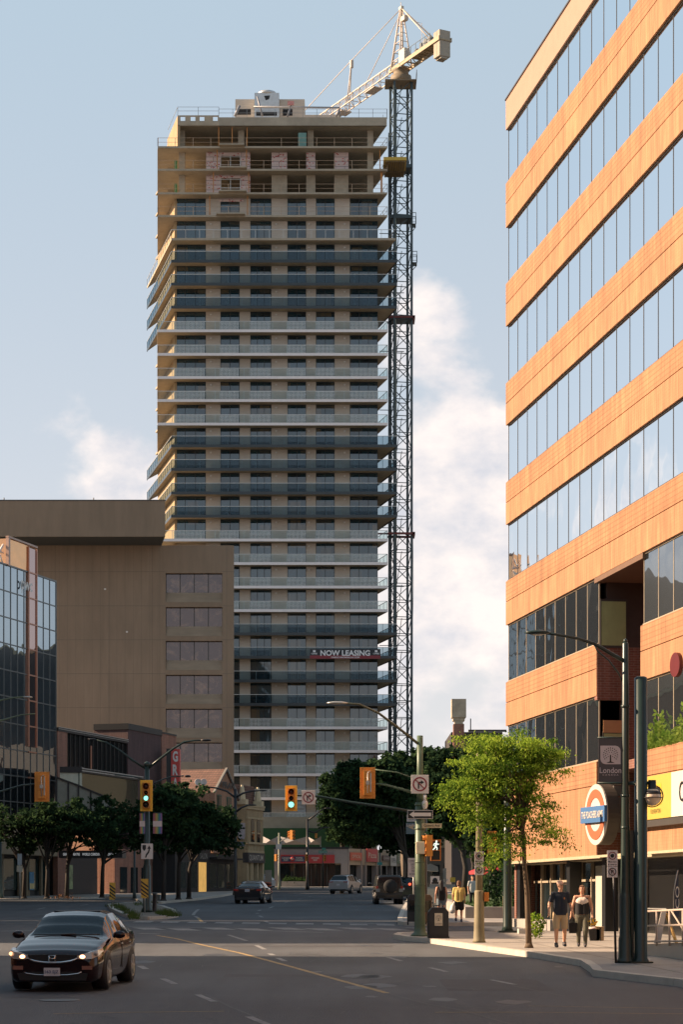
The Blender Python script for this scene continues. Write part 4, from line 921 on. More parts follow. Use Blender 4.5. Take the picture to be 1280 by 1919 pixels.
# ================================================================ LEFT: brown office block, mirror block, theatre, brick shops
M_br = mat('brown_precast', (.235, .174, .120), .85, var=.13, scale=1.2, stretch=(1, 1, .15), var2=.10, scale2=.12, bump=.05, bscale=12)
M_brl = mat('brown_sill', (.27, .21, .148), .85, var=.16, scale=1.1, stretch=(.5, 1, 2.2), var2=.1)
M_bw = mirror_glass('bronze_glass', (.42, .34, .34), body=(.02, .013, .013), swirl_refl=(.15, .095, .06), fac=.20, wav=.05, wscale=.25)
Yb = 210.0
bo = thing('brown_office_block', 'plain brown concrete office block with one column of windows, in front of the tower', 'office building', (-30, Yb, gz(Yb)))
xl, xr = X_(-80, Yb), X_(438, Yb); zt = 37.07
wx0, wx1 = X_(310.5, Yb), X_(416.5, Yb)
rows = [(1073.8 + 63.4 * k, 1109.3 + 63.4 * k) for k in range(6)]
b = MB(); b.box(xl, wx0, Yb, Yb + .6, gz(Yb), zt); b.box(wx1, xr, Yb, Yb + .6, gz(Yb), zt); last = zt
for a, c in rows:
    b.box(wx0, wx1, Yb + .0, Yb + .6, Z_(a, Yb), last); last = Z_(c + 19, Yb)
b.box(wx0, wx1, Yb, Yb + .6, gz(Yb), last); b.build('wall', M_br, bo)
b = MB(); b.plate([(xl, Yb + .61), (xr - .05, Yb + .61), (X_(434, Yb + 26), Yb + 26), (xl, Yb + 26)], gz(Yb), zt - .02); b.build('rear_mass', M_br, bo)
jn = MB()
for px in (103, 205, 285, 299, 424.5): jn.box(X_(px, Yb), X_(px, Yb) + .035, Yb - .004, Yb + .001, gz(Yb), zt)
for py in (1071.5, 1135.5, 1199, 1262.5, 1326): jn.box(xl, X_(310, Yb), Yb - .004, Yb + .001, Z_(py, Yb), Z_(py, Yb) + .04); jn.box(X_(416.5, Yb), xr, Yb - .004, Yb + .001, Z_(py, Yb), Z_(py, Yb) + .04)
for k in range(15): jn.box(X_(80 + k * 15.4, Yb), X_(80 + k * 15.4, Yb) + .018, Yb - .003, Yb + .001, gz(Yb), zt)
jn.build('wall_joint', mat('joint_brown', (.15, .12, .09), .9), bo)
for a, c in rows:
    z1, z0, zs_ = Z_(a, Yb), Z_(c, Yb), Z_(c + 19, Yb)
    b = MB(); b.box(wx0, wx1, Yb + .40, Yb + .42, z0, z1 - .02, 1)
    for k in range(5): u = wx0 + (wx1 - wx0) * k / 4; b.box(max(wx0, u - .04), min(wx1, u + .04), Yb + .34, Yb + .399, z0, z1 - .02)
    b.box(wx0, wx1, Yb + .34, Yb + .399, z1 - .09, z1 - .021); wf = b.build('window', [M_mull, M_bw], bo)
    b = MB(); b.add([(wx0 + .01, Yb + .03, zs_ + .01), (wx1 - .01, Yb + .03, zs_ + .01), (wx1 - .01, Yb + .40, z0), (wx0 + .01, Yb + .40, z0), (wx0 + .01, Yb + .5, zs_ + .01), (wx1 - .01, Yb + .5, zs_ + .01)], [(0, 1, 2, 3), (0, 3, 4), (1, 5, 2), (3, 2, 5, 4), (0, 4, 5, 1)]); b.build('sloped_sill', M_brl, wf)
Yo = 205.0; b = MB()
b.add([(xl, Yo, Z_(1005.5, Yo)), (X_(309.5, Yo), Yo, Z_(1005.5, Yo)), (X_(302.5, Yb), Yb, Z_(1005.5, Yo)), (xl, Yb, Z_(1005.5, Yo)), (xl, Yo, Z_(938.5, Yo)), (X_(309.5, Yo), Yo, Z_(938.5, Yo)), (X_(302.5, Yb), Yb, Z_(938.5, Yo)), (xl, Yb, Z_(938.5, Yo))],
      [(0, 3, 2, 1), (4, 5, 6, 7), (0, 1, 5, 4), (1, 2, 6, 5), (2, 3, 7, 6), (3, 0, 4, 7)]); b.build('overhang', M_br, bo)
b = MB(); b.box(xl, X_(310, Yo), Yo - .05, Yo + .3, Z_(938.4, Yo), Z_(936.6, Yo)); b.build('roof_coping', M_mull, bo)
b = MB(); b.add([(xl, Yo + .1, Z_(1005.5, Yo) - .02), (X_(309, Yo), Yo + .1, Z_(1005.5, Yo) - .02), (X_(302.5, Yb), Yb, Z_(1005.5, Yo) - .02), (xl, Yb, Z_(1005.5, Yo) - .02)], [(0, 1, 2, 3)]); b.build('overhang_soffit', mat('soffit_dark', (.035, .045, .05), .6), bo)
for px, py in ((197, 1104), (238, 1184)): b = MB(); b.box(X_(px, Yb) - .09, X_(px, Yb) + .09, Yb - .12, Yb - .005, Z_(py, Yb) - .07, Z_(py, Yb) + .07); b.build('wall_lamp', M_white, bo)
for px in (7, 175): b = MB(); b.tube([(X_(px, Yo), Yo + .2, Z_(938, Yo)), (X_(px, Yo), Yo + .2, Z_(932, Yo))], .05, 5); b.build('lightning_rod', M_mull, bo)

# --- mirror glass block; its front runs away to the right
LO = Vector((-22.07, 165, 0)); LU = Vector((.2935, .956, 0)); LN = Vector((.956, -.2935, 0))
def lb(): return MB(LO, LU, LN, UZ)                # (s along the front, away; out towards the street; z)
def sx(px, off=0):                                 # distance along the front at image column px
    k = (px - 640) / F; return (k * LO.y - LO.x) / (LU.x - k * LU.y)
M_cur = mirror_glass('curtain_wall_glass', (.60, .72, .80), body=(.01, .015, .02), fac=.45, wav=.06, wscale=.3)
M_cop = mat('copper_frame', (.42, .20, .13), .35, metal=.5)
M_fr = mat('curtain_frame', (.10, .11, .11), .35, metal=.3)
gb = thing('mirror_office_block', 'dark mirror glass office block with a copper strip at the left edge', 'office building', (-24, 160, gz(160)))
zt = Z_(1089.6, 165); z0 = Z_(1552, 165); ph = 1.925
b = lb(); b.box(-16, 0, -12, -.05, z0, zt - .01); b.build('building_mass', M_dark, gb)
nr = int((zt - z0) / ph) + 1; pw = sx(105) - sx(92); fr = lb(); xs = [0]
while xs[-1] > -12: xs.append(xs[-1] - 1.13)
for j in range(nr):
    za, zb_ = zt - (j + 1) * ph, zt - j * ph; za = max(za, z0)
    for k in range(len(xs) - 1):
        b = lb(); b.box(xs[k + 1] + .03, xs[k] - .03, -.04, -.02, za + .03, zb_ - .03); b.build('window', M_cur, gb) if (k < 9 and j < 11) else None
    fr.box(-12, 0, -.05, .02, za - .04, za + .04)
for x in xs: fr.box(x - .035, x + .035, -.05, .015, z0, zt)
fr.box(-12, 0, -.05, .05, zt - .05, zt + .06); fr.box(0, .08, -1, .02, z0, zt); fr.build('curtain_frame', M_fr, gb)
st = lb(); s0, s1 = sx(52), sx(67)
for x in (s0, s1): st.box(x - .07, x + .07, .0, .12, z0 + 6, zt + 1.9)
for j in range(9): z = zt - j * ph; st.box(s0, s1, .0, .11, z - .05, z + .05)
st.build('copper_strip', M_cop, gb)
b = lb(); b.box(s0 + .07, s1 - .07, .02, .05, z0 + 6, zt + 1.85); b.build('strip_glass', mirror_glass('rose_glass', (.60, .45, .42), fac=.6, wav=.03), gb)
# mirror glass roof box; the orange facade's reflection is put into its tint
c0, c1 = sx(13), s0; zc = Z_(1021, 160)
b = lb(); b.box(c0 + .3, c1 - .07, -1.5, .02, zt + .05, zc); rbx = b.build('roof_box', mirror_glass('orange_reflection_glass', (.95, .55, .28), body=(.40, .15, .05), fac=.55, wav=.10, wscale=.6), gb)
b = lb(); b.box(c0, c0 + .28, -.1, .14, zt - .05, zc + .05); b.box(c0, s1 + .07, -.1, .14, zc, zc + .14); b.build('roof_frame', mat('pink_frame', (.40, .26, .2), .4), gb)
b = lb(); b.tube([(c0 - 1.6, -.3, zt), (c0, -.3, zc - .5)], .09, 5); b.tube([(c0 - 1.6, -.3, zt), (c0 - 1.6, -.3, zt + 1.2)], .09, 5); b.tube([(c0 - 1.6, -.3, zt + .9), (c0, -.3, zt + .9)], .08, 5); b.tube([(c0, -.3, zt), (c0 - .6, -.3, zt + .7)], .06, 5); b.build('roof_brace', M_white, gb)
text('pwc', 'lettering', M_white, gb, LO + LU * sx(47) + LN * .15 + UZ * Z_(1103, 160), LU, UZ, 1.9, .95, bold=.02)  # solid letters stand in for a sign reflected in the glass
b = lb(); b.box(-16, 0, -12, .12, Z_(1604, 165), z0); b.build('concrete_band', mat('tan_band', (.26, .20, .13), .8, var=.12), gb)
b = lb(); b.box(-16, 0, -12, -1.0, gz(160), Z_(1604, 165)); b.build('shop_recess', mat('shop_dark', (.03, .035, .035), .5), gb)
b = lb(); b.box(-16, -.2, -.9, -.85, gz(160) + .6, Z_(1610, 165)); b.build('shop_glass', mirror_glass('shop_teal_glass', (.4, .5, .5), body=(.02, .045, .045), fac=.2, wav=.02), gb)
for px in (20, 52, 68, 92): b = lb(); s = sx(px); b.box(s - .12, s + .12, -.8, -.6, gz(160), Z_(1604, 165)); b.build('shop_post', mat('post_tan', (.22, .18, .12), .7), gb)
b = lb(); s = sx(60); b.box(s - .55, s + .55, -.7, -.62, gz(160) + .2, Z_(1612, 165)); b.box(s - .03, s + .03, -.60, -.55, gz(160), Z_(1612, 165)); b.build('door', mat('door_tan', (.30, .24, .15), .6), gb)
b = lb(); s = sx(59); b.box(s - .4, s - .08, -.61, -.60, gz(160) + .5, Z_(1618, 165)); b.box(s + .12, s + .42, -.61, -.60, gz(160) + .5, Z_(1618, 165)); each(b, 'door_glass', M_dglass, gb)
b = lb(); s = sx(71); b.box(s - .38, s + .38, -.55, -.5, Z_(1667, 165), Z_(1634, 165)); po = b.build('poster', mat('poster_blue', (.08, .25, .42), .5), gb)
b = lb(); b.box(s - .37, s + .37, -.498, -.49, Z_(1665, 165), Z_(1655, 165)); b.build('poster_foot', mat('poster_cream', (.60, .52, .25), .5), po)
b = lb(); s = sx(76); b.box(s - .8, s + .8, .13, .25, Z_(1584, 165), Z_(1558, 165)); ss = b.build('shop_sign', M_black, gb)
text('E TC', 'lettering', M_white, ss, LO + LU * s + LN * .26 + UZ * Z_(1565, 165), LU, UZ, 1.2, .5)

# --- theatre
M_thb = brickmat('theatre_brick', (.27, .115, .075), (.22, .09, .06), (.24, .16, .12), w=.3, h=.1, msize=.012)
M_thd = brickmat('theatre_dark_brick', (.085, .045, .045), (.07, .038, .038), (.06, .04, .04), w=.3, h=.1, msize=.012)
M_vg = mirror_glass('theatre_glass', (.35, .42, .4), body=(.006, .007, .008), fac=.03, wav=.02)
th = thing('theatre', 'dark glass and red brick theatre with a black marquee and slanted canopy', 'theatre', (-18, 176, gz(176)))
zt = Z_(1364.5, 165)
s = [sx(v) for v in (105, 124, 238, 300.5, 328)]
s[0] = .1
b = lb(); b.box(s[0], s[1], -3, .1, gz(165), zt); b.box(s[3], s[4], -3, .12, gz(185), zt + 1.2); each(b, 'brick_pier', M_thb, th)
b = lb(); b.box(s[1], s[2], -3, -.1, Z_(1560, 168), zt - .2); b.build('dark_glazing', M_vg, th)
b = lb()
for k in range(15): u = s[1] + (s[2] - s[1]) * k / 14; b.box(u - .04, u + .04, -.1, -.02, 8, zt - .2)
b.build('glazing_mullion', M_black, th)
b = lb(); u = sx(170); b.box(u - .1, u + .1, -.02, .06, 12.7, 14.6); u = sx(247); b.box(u - .18, u + .18, .12, .2, 8.2, 11); each(b, 'copper_strip', M_cop, th)
b = lb(); b.box(s[2], s[3], -3, .08, gz(180), zt + 1.0); b.build('dark_brick_block', M_thd, th)
b = lb(); b.box(s[2] - .1, s[3] + .05, -3, .16, zt + 1.0, zt + 1.5); b.box(s[0], s[2] - .11, -3, .15, zt - .19, zt + .1); b.box(s[3] + .06, s[4], -3, .16, zt + 1.2, zt + 1.35); each(b, 'roof_edge', M_black, th)
b = lb(); 
for q in (.17, .3): b.box(s[0], s[2] - .11, .16, .2, zt - .2 + q, zt - .16 + q)
b.build('roof_trim', M_steel, th)
dm = MB(); dm.ball((X_(254, 186), 186, Z_(1388, 186)), (.52, .52, .22)); dm.build('roof_dome', M_white, th)
# canopy: flat roof edge, pale end panel, glass, slanted grey skirt
Yc = 160.0
b = MB(); b.box(X_(112, Yc), X_(153, Yc), Yc, Yc + 3, Z_(1447, Yc), Z_(1436, Yc)); b.build('canopy_roof', M_black, th)
b = MB(); e0 = Vector((X_(153, Yc), Yc, 0)); b.fr(e0, LU, LN, UZ); b.box(.01, 12, -1.2, 0, Z_(1447, Yc), Z_(1438, Yc)); b.build('canopy_roof', M_black, th)
b = MB(e0, LU, LN, UZ); 
for q in (0, .17): b.box(.01, 12, 0.001, .05, Z_(1440, Yc) - q, Z_(1439, Yc) - q + .03)
b.build('canopy_trim', M_steel, th)
b = MB(); b.add([(X_(112, Yc), Yc + .1, Z_(1458.5, Yc)), (X_(153, Yc), Yc + .1, Z_(1473, Yc)), (X_(153, Yc), Yc + .1, Z_(1447.1, Yc)), (X_(112, Yc), Yc + .1, Z_(1447.1, Yc)),
    (X_(112, Yc), Yc + .2, Z_(1458.5, Yc)), (X_(153, Yc), Yc + .2, Z_(1473, Yc)), (X_(153, Yc), Yc + .2, Z_(1447.1, Yc)), (X_(112, Yc), Yc + .2, Z_(1447.1, Yc))], [(0, 1, 2, 3), (4, 5, 6, 7), (0, 1, 5, 4), (1, 2, 6, 5), (2, 3, 7, 6), (3, 0, 4, 7)])
b.build('canopy_panel', mat('pale_panel', (.50, .50, .40), .5), th)
b = MB(e0, LU, LN, UZ); b.box(.02, 11.5, -.3, -.2, Z_(1520, Yc), Z_(1447, Yc) - .01); b.build('canopy_glass', mirror_glass('green_glass', (.5, .6, .5), body=(.02, .03, .02), fac=.12, wav=.06), th)
Yk = 158.0; pl_ = [(106, 1457), (128, 1465), (147, 1472), (170, 1482), (190, 1490), (216, 1502)]
sk = MB(); sf = MB()
for k in range(5):
    (a, ya), (c, yc_) = pl_[k], pl_[k + 1]
    sk.add([(X_(a, Yk), Yk, Z_(ya, Yk)), (X_(c, Yk), Yk, Z_(yc_, Yk)), (X_(c, Yk), Yk, Z_(1522, Yk)), (X_(a, Yk), Yk, Z_(1518, Yk)), (X_(a, Yk), Yk + .1, Z_(ya, Yk)), (X_(c, Yk), Yk + .1, Z_(yc_, Yk)), (X_(c, Yk), Yk + .1, Z_(1522, Yk)), (X_(a, Yk), Yk + .1, Z_(1518, Yk))], [(0, 1, 2, 3), (4, 5, 6, 7), (0, 1, 5, 4), (1, 2, 6, 5), (2, 3, 7, 6), (3, 0, 4, 7)])
    sf.box(X_(a, Yk) - .06, X_(a, Yk) + .06, Yk - .08, Yk - .005, Z_(1520, Yk), Z_(ya, Yk) + .02)
    sf.tube([(X_(a, Yk), Yk - .04, Z_(ya - .8, Yk)), (X_(c, Yk), Yk - .04, Z_(yc_ - .8, Yk))], .09, 4)
sf.tube([(X_(190, Yk), Yk - .04, Z_(1519, Yk)), (X_(216, Yk), Yk - .04, Z_(1503, Yk))], .08, 4)
sk.build('canopy_skirt', mat('grey_glass_panel', (.20, .21, .18), .35, var=.15), th); sf.build('canopy_rib', M_black, th)
# street level
b = lb(); b.box(.1, 8.6, -3, -.3, gz(170), Z_(1606, 170)); b.build('foyer_wall', mat('foyer_dark', (.018, .018, .02), .5), th)
b = lb(); s1_, s2_ = sx(212), sx(330); b.box(s1_, s2_, -2, .13, gz(170), Z_(1590, 178)); b.build('brick_base', M_thb, th)
for a, c in ((222, 235), (242, 255), (262, 272)):
    b = lb(); b.box(sx(a), sx(c), .131, .16, gz(178) + .2, Z_(1624, 178)); b.build('door', M_dglass, th)
b = lb(); b.box(sx(122), sx(142), -.29, -.25, gz(168) + .6, Z_(1620, 168)); b.build('lit_poster', mat('poster_show', (.20, .24, .12), .5, var=.9, scale=1.4), th)
Ym = 160.5; mq = thing('marquee', 'black theatre marquee strip with small white letters over the entrance', 'marquee', (X_(170, Ym), Ym, Z_(1600, Ym)))
b = MB(); b.box(X_(110, Ym), X_(229, Ym), Ym, Ym + 3, Z_(1606.5, Ym), Z_(1593, Ym)); b.build('sign_box', M_black, mq)
text('GRAND THEATRE    WORLD CURIOUS - LONDON PROUD', 'lettering', mat('marquee_white', (.6, .6, .6), .5, emit=(.8, .8, .8, .1)), mq, (X_(170, Ym), Ym - .01, Z_(1600, Ym)), (1, 0, 0), (0, 0, 1), X_(222, Ym) - X_(118, Ym), .20, bold=.03)
Yg = 184.0; gs = thing('blade_sign', 'tall red vertical sign with white letters spelling GRAND on the theatre corner', 'sign', (X_(327, Yg), Yg, Z_(1500, Yg)))
b = MB(); b.box(X_(320.5, Yg), X_(336.5, Yg), Yg, Yg + 1.4, Z_(1520, Yg), Z_(1403, Yg)); b.build('sign_box', mat('sign_red', (.50, .05, .04), .5, var=.08), gs)
b = MB(); b.box(X_(311.5, Yg), X_(320.4, Yg), Yg + .1, Yg + 1.3, Z_(1520, Yg), Z_(1402, Yg)); b.build('sign_back', M_black, gs)
for ch, py in (('G', 1417), ('R', 1442), ('A', 1467), ('N', 1492), ('D', 1514)):
    text(ch, 'lettering', M_white, gs, (X_(328.5, Yg), Yg - .01, Z_(py, Yg)), (1, 0, 0), (0, 0, 1), .46, .92 if py < 1500 else .7, bold=.04)

# --- gabled brick shop: side wall to us, gable to the street
M_gbk = brickmat('gable_brick', (.34, .165, .095), (.29, .135, .08), (.33, .24, .17), w=.26, h=.09, msize=.012)
M_tile = brickmat('roof_tile', (.20, .105, .075), (.15, .08, .06), (.08, .05, .04), w=.35, h=.22, msize=.03, bump=.8)
Yq = 192.0; G0 = Vector((X_(400, Yq), Yq, 0)); gw = 6.2
gh = thing('gabled_brick_shop', 'small brick shop house with steep street gable and brown tiled roof', 'shop house', (G0.x - 4, Yq + 2, gz(Yq)))
ze = Z_(1482, Yq); zp = Z_(1443, Yq + 3); 
b = MB(G0, LU, LN, UZ); b.prism([(0, gz(Yq) + 3.6), (gw, gz(Yq) + 3.6), (gw, ze - .3), (gw / 2, zp), (0, ze)], -.35, 0); b.build('gable_wall', M_gbk, gh)
b = MB(G0, LU, LN, UZ); b.box(0, gw, -14, -.36, gz(Yq), ze - .31); b.build('side_wall', M_gbk, gh)
b = MB(G0, LU, LN, UZ); ov = .25
for (a, za, c, zc_) in ((-ov, ze - .15, gw / 2, zp + .12), (gw + ov, ze - .45, gw / 2, zp + .12)):
    b.add([(a, -14, za), (a, .1, za), (c, .1, zc_), (c, -14, zc_), (a, -14, za - .15), (a, .1, za - .15), (c, .1, zc_ - .15), (c, -14, zc_ - .15)], [(0, 1, 2, 3), (4, 5, 6, 7), (0, 1, 5, 4), (1, 2, 6, 5), (2, 3, 7, 6), (3, 0, 4, 7)])
b.build('roof', M_tile, gh)
b = MB(G0, LU, LN, UZ)
b.tube([(-.3, .12, ze - .2), (gw / 2, .12, zp + .15), (gw + .3, .12, ze - .5)], .14, 4); b.build('gable_trim', mat('gable_trim', (.20, .19, .17), .6), gh)
b = MB(G0, LU, LN, UZ); b.box(-.32, -.05, -14, .0, ze - .5, ze - .16); b.build('eaves_gutter', mat('gutter_pink', (.42, .20, .17), .5), gh)
b = MB(); b.box(X_(335, 190), X_(402, 190), 190.2, 191.5, Z_(1500, 190), Z_(1484, 190)); b.build('cornice', M_gbk, gh)
for a, c in ((.9, 2.0), (3.4, 4.6)):
    b = MB(G0, LU, LN, UZ); b.box(a, c, .0, .05, Z_(1523, Yq), Z_(1486 + a, Yq)); b.box(a + .1, c - .1, .05, .07, Z_(1522, Yq), Z_(1488 + a, Yq), 1); b.build('window', [mat('green_window_frame', (.05, .10, .07), .5), M_dglass], gh)
gsg = text('FRAN', 'gable_lettering', M_black, None, G0 + LU * 3.3 + LN * .12 + UZ * Z_(1468, Yq), LU, UZ, 3.2, .6, ext=.12, bold=.05); tag(gsg, 'dark raised lettering on the brick gable above two tall windows', 'lettering')
for px in (371, 381.5):
    q = MB(); Yd = 190.5; q.lathe([(.01, .1), (.18, .07), (.30, 0), (.28, .0), (.01, .07)], (X_(px, Yd), Yd, Z_(1465, Yd)), axis='y', n=18); d = q.build('satellite_dish', M_white)
    tag(d, 'white satellite dish on the tiled roof, ' + ('left' if px < 375 else 'right') + ' one of the pair', 'satellite dish', 'satellite dishes on the roof')
# dark shopfronts along the street under it
b = MB(G0, LU, LN, UZ); b.box(-9.5, gw, -3, .05, gz(185), gz(185) + 3.6); b.build('shopfront', mat('shopfront_black', (.02, .022, .024), .5), gh)
b = MB(G0, LU, LN, UZ)
for a, c in ((-8.9, -7.0), (-6.6, -4.4), (-1.2, .6), (1.0, 2.6), (3.2, 5.6)): b.box(a, c, .051, .07, gz(188) + .5, gz(188) + 2.7)
each(b, 'shop_window', mirror_glass('shop_glass_dim', (.4, .45, .45), body=(.05, .055, .045), fac=.2), gh)
b = MB(G0, LU, LN, UZ); b.box(-3.9, -2.0, .06, .075, gz(186) + .1, gz(186) + 2.8); b.build('lit_shop_window', mat('warm_lit_window', (.5, .3, .08), .5, var=.5, scale=1.2, emit=(1, .55, .15, .2)), gh)
b = MB(G0, LU, LN, UZ); b.box(-1.2, gw, .05, .8, gz(188) + 3.1, gz(188) + 3.25); b.build('awning', M_black, gh)
text('BREW', 'lettering', M_steel, gh, G0 + LU * 4.4 + LN * .3 + UZ * (gz(190) + 3.75), LU, UZ, 1.4, .5); text('SALON', 'lettering', M_steel, gh, G0 + LU * -3 + LN * .2 + UZ * (gz(190) + 3.3), LU, UZ, 1.8, .5)
b = MB(G0, LU, LN, UZ); b.box(-12, -1, .0, .1, gz(185) + 3.6, gz(185) + 4.6); b.build('shop_sign', M_black, gh)
# --- yellow brick corner shop
M_yb = brickmat('yellow_brick', (.36, .27, .15), (.31, .23, .125), (.30, .24, .16), w=.26, h=.09, msize=.01)
M_ys = mat('yellow_stone', (.42, .34, .21), .8, var=.1)
Yy = 200.0; Y0 = Vector((X_(463, Yy), Yy, 0)); yw = sx(493); yw = 7.6
yh = thing('yellow_brick_shop', 'yellow brick corner shop with two stone pinnacles and arched windows', 'shop house', (Y0.x - 2, Yy + 3, gz(Yy)))
k = (493 - 640) / F; yw = (k * Y0.y - Y0.x) / (LU.x - k * LU.y)
ztp = Z_(1515, Yy)
b = MB(Y0, LU, LN, UZ); b.box(0, yw, -3.6, 0, gz(Yy) + 3.7, ztp); b.build('wall', M_yb, yh)
b = MB(Y0, LU, LN, UZ); b.box(-.06, yw + .1, -3.5, .12, ztp, ztp + .25); b.box(-.1, yw + .1, -3.5, .18, ztp + .25, ztp + .42); b.box(-.05, yw + .05, -.1, .08, ztp - .9, ztp - .75); b.box(-.1, yw + .1, -3.4, .22, gz(Yy) + 4.5, gz(Yy) + 4.7); b.box(-.05, yw + .05, -3.3, .12, gz(Yy) + 3.7, gz(Yy) + 3.9)
for q in range(11): b.box(.2 + q * yw / 11, .4 + q * yw / 11, .0, .1, gz(Yy) + 3.9, gz(Yy) + 4.5)
b.build('cornice', M_ys, yh)
for a, out in ((.0, -.5), (yw - .1, -.5)):
    b = MB(Y0, LU, LN, UZ); b.box(a - .35, a + .35, out - .35, out + .5, ztp + .42, ztp + .9); b.lathe([(.36, 0), (.28, .7), (.2, 1.1), (.1, 1.35)], (a, out, ztp + .9), n=8, smooth=False); b.build('pinnacle', mat('pinnacle_stone', (.55, .46, .30), .8, var=.1), yh)
b = MB(Y0, LU, LN, UZ); b.box(-1.2, yw, -3.6, -.9, ztp + .42, ztp + 2.3); b.build('rear_roof', M_tile, yh)
for cxx in (.33, .70):
    b = MB(Y0, LU, LN, UZ); u = yw * cxx; w2 = .42; zb0_, zt0_ = Z_(1578, Yy), Z_(1540, Yy)
    b.prism([(u - w2, zb0_), (u + w2, zb0_), (u + w2, zt0_)] + [(u + w2 * math.cos(R(t)), zt0_ + w2 * math.sin(R(t))) for t in range(30, 180, 30)] + [(u - w2, zt0_)], 0, .04); b.box(u - w2, u + w2, .04, .06, (zb0_ + zt0_) / 2 - .05, (zb0_ + zt0_) / 2 + .05, 1); b.box(u - w2 - .1, u + w2 + .1, .04, .12, zb0_ - .12, zb0_, 1)
    b.build('window', [M_dglass, M_ys], yh)
b = MB(Y0, LU, LN, UZ); b.box(0, yw, -3.5, -.4, gz(Yy), gz(Yy) + 2.8); b.build('shopfront', M_dark, yh)
b = MB(Y0, LU, LN, UZ); b.box(-.1, yw + .1, -3.4, .16, gz(Yy) + 2.75, gz(Yy) + 3.69); b.build('shop_sign', mat('sign_grey_dark', (.05, .05, .052), .5), yh)
text('QUANTUM', 'lettering', M_sw, yh, Y0 + LU * (yw * .45) + LN * .18 + UZ * (gz(Yy) + 3.2), LU, UZ, 3.9, .62, bold=.01)
b = MB(Y0, LU, LN, UZ)
for q in (0.0, .22, .3, .62, .94): b.box(yw * q, yw * q + .25, -.4, .05, gz(Yy), gz(Yy) + 2.75)
each(b, 'shop_pilaster', M_ys, yh)
b = MB(Y0, LU, LN, UZ); b.box(yw * .66, yw * .84, -.39, -.35, gz(Yy) + .7, gz(Yy) + 2.5); b.build('lit_door_pane', mat('door_warm', (.40, .30, .16), .5, var=.2), yh)
b = MB(); b.box(X_(440, 200), X_(463, 200) - .02, 200.02, 203, gz(200), ztp); b.build('flank_wall', M_yb, yh)
b = MB(); b.box(X_(447, 199.9), X_(458, 199.9), 199.8, 200.0, Z_(1572, 200), Z_(1545, 200)); mu_ = b.build('wall_mural', mat('mural_pale', (.45, .42, .45), .6, var=.5, scale=.9), yh)
# ================================================================ FAR SIDE: post office parade, hoarding, church stack; blocks outside the frame that shade the street
M_gst = mat('pale_grey_render', (.27, .25, .24), .8, var=.06)
Yp = 240.0
po = thing('post_office', 'low grey post office on the far corner with a long red sign', 'post office', (0, Yp, gz(Yp)))
x0, x1, xc = X_(514, Yp), X_(634, Yp), X_(652, Yp); zt = Z_(1590, Yp); zg = gz(Yp)
b = MB(); b.box(x0, xc, Yp, Yp + 12, Z_(1617, Yp), zt); b.box(x1 + .3, xc, Yp, Yp + 12, zg, Z_(1617, Yp)); b.box(x0, X_(524, Yp), Yp, Yp + 12, zg, Z_(1617, Yp)); b.build('wall', M_gst, po)
b = MB(); b.box(x0 - .1, xc + .1, Yp - .1, Yp + 12, zt, zt + .22); b.build('roof_edge', M_black, po)
b = MB(); b.box(X_(524, Yp), x1 + .3, Yp + .8, Yp + 1, zg, Z_(1617, Yp)); b.build('shop_glass', M_dglass, po)
b = MB()
for px in (545, 568, 582, 601, 612): b.box(X_(px, Yp), X_(px, Yp) + .1, Yp + .6, Yp + .8, zg, Z_(1617, Yp))
b.build('shop_mullion', M_mull, po)
b = MB(); b.box(X_(526, Yp), X_(627, Yp), Yp - .25, Yp - .01, Z_(1616.5, Yp), Z_(1601, Yp)); sgn = b.build('post_sign', mat('post_red', (.40, .035, .035), .5, var=.05), po)
b = MB(); b.box(X_(527, Yp), X_(571, Yp), Yp - .27, Yp - .251, Z_(1614, Yp), Z_(1604, Yp)); b.build('sign_panel', mat('post_navy', (.03, .04, .09), .5), sgn)
text('CANADA\nPOST', 'lettering', M_sw, sgn, (X_(536, Yp), Yp - .29, Z_(1609, Yp)), (1, 0, 0), (0, 0, 1), .95, .42, bold=.03)
text('POSTES\nCANADA', 'lettering', M_sw, sgn, (X_(561, Yp), Yp - .29, Z_(1609, Yp)), (1, 0, 0), (0, 0, 1), .95, .42, bold=.03)
b = MB(); b.lathe([(.01, 0), (.25, 0), (.25, .02)], (X_(548, Yp), Yp - .3, Z_(1609, Yp)), axis='y', n=18); b.build('sign_roundel', mat('post_red', (.4, .03, .03)), sgn)
b = MB(); b.prism([(X_(545.5, Yp), Z_(1611, Yp)), (X_(551, Yp), Z_(1608.5, Yp)), (X_(545, Yp), Z_(1606.5, Yp)), (X_(547, Yp), Z_(1608.7, Yp))], Yp - .33, Yp - .31); b.build('roundel_wing', M_sw, sgn)
text('NETWORK\nSHOP', 'lettering', M_sw, sgn, (X_(591, Yp), Yp - .27, Z_(1609, Yp)), (1, 0, 0), (0, 0, 1), .9, .42, bold=.03)
b = MB(); b.box(X_(527, 238), X_(574, 238), 238, 239, gz(238), gz(238) + .75); pb_ = b.build('planter_box', M_walk, None); tag(pb_, 'long low concrete planter in front of the post office window', 'planter')
hb = MB(); rh = random.Random(2)
for k in range(500):
    q = Vector((rh.uniform(X_(531, 238), X_(572, 238)), rh.uniform(238, 239), gz(238) + .75 + abs(rh.gauss(0, .2)))); e = Vector([rh.gauss(0, .12) for _ in range(3)]); f_ = Vector([rh.gauss(0, .12) for _ in range(3)]); hb.add([q, q + e, q + f_], [(0, 1, 2)])
tag(hb.build('planter_hedge', leafmat('hedge_leaf', (.02, .05, .02), (.05, .09, .03)), fix=False), 'low green shrubs growing in the post office planter', 'shrubs')
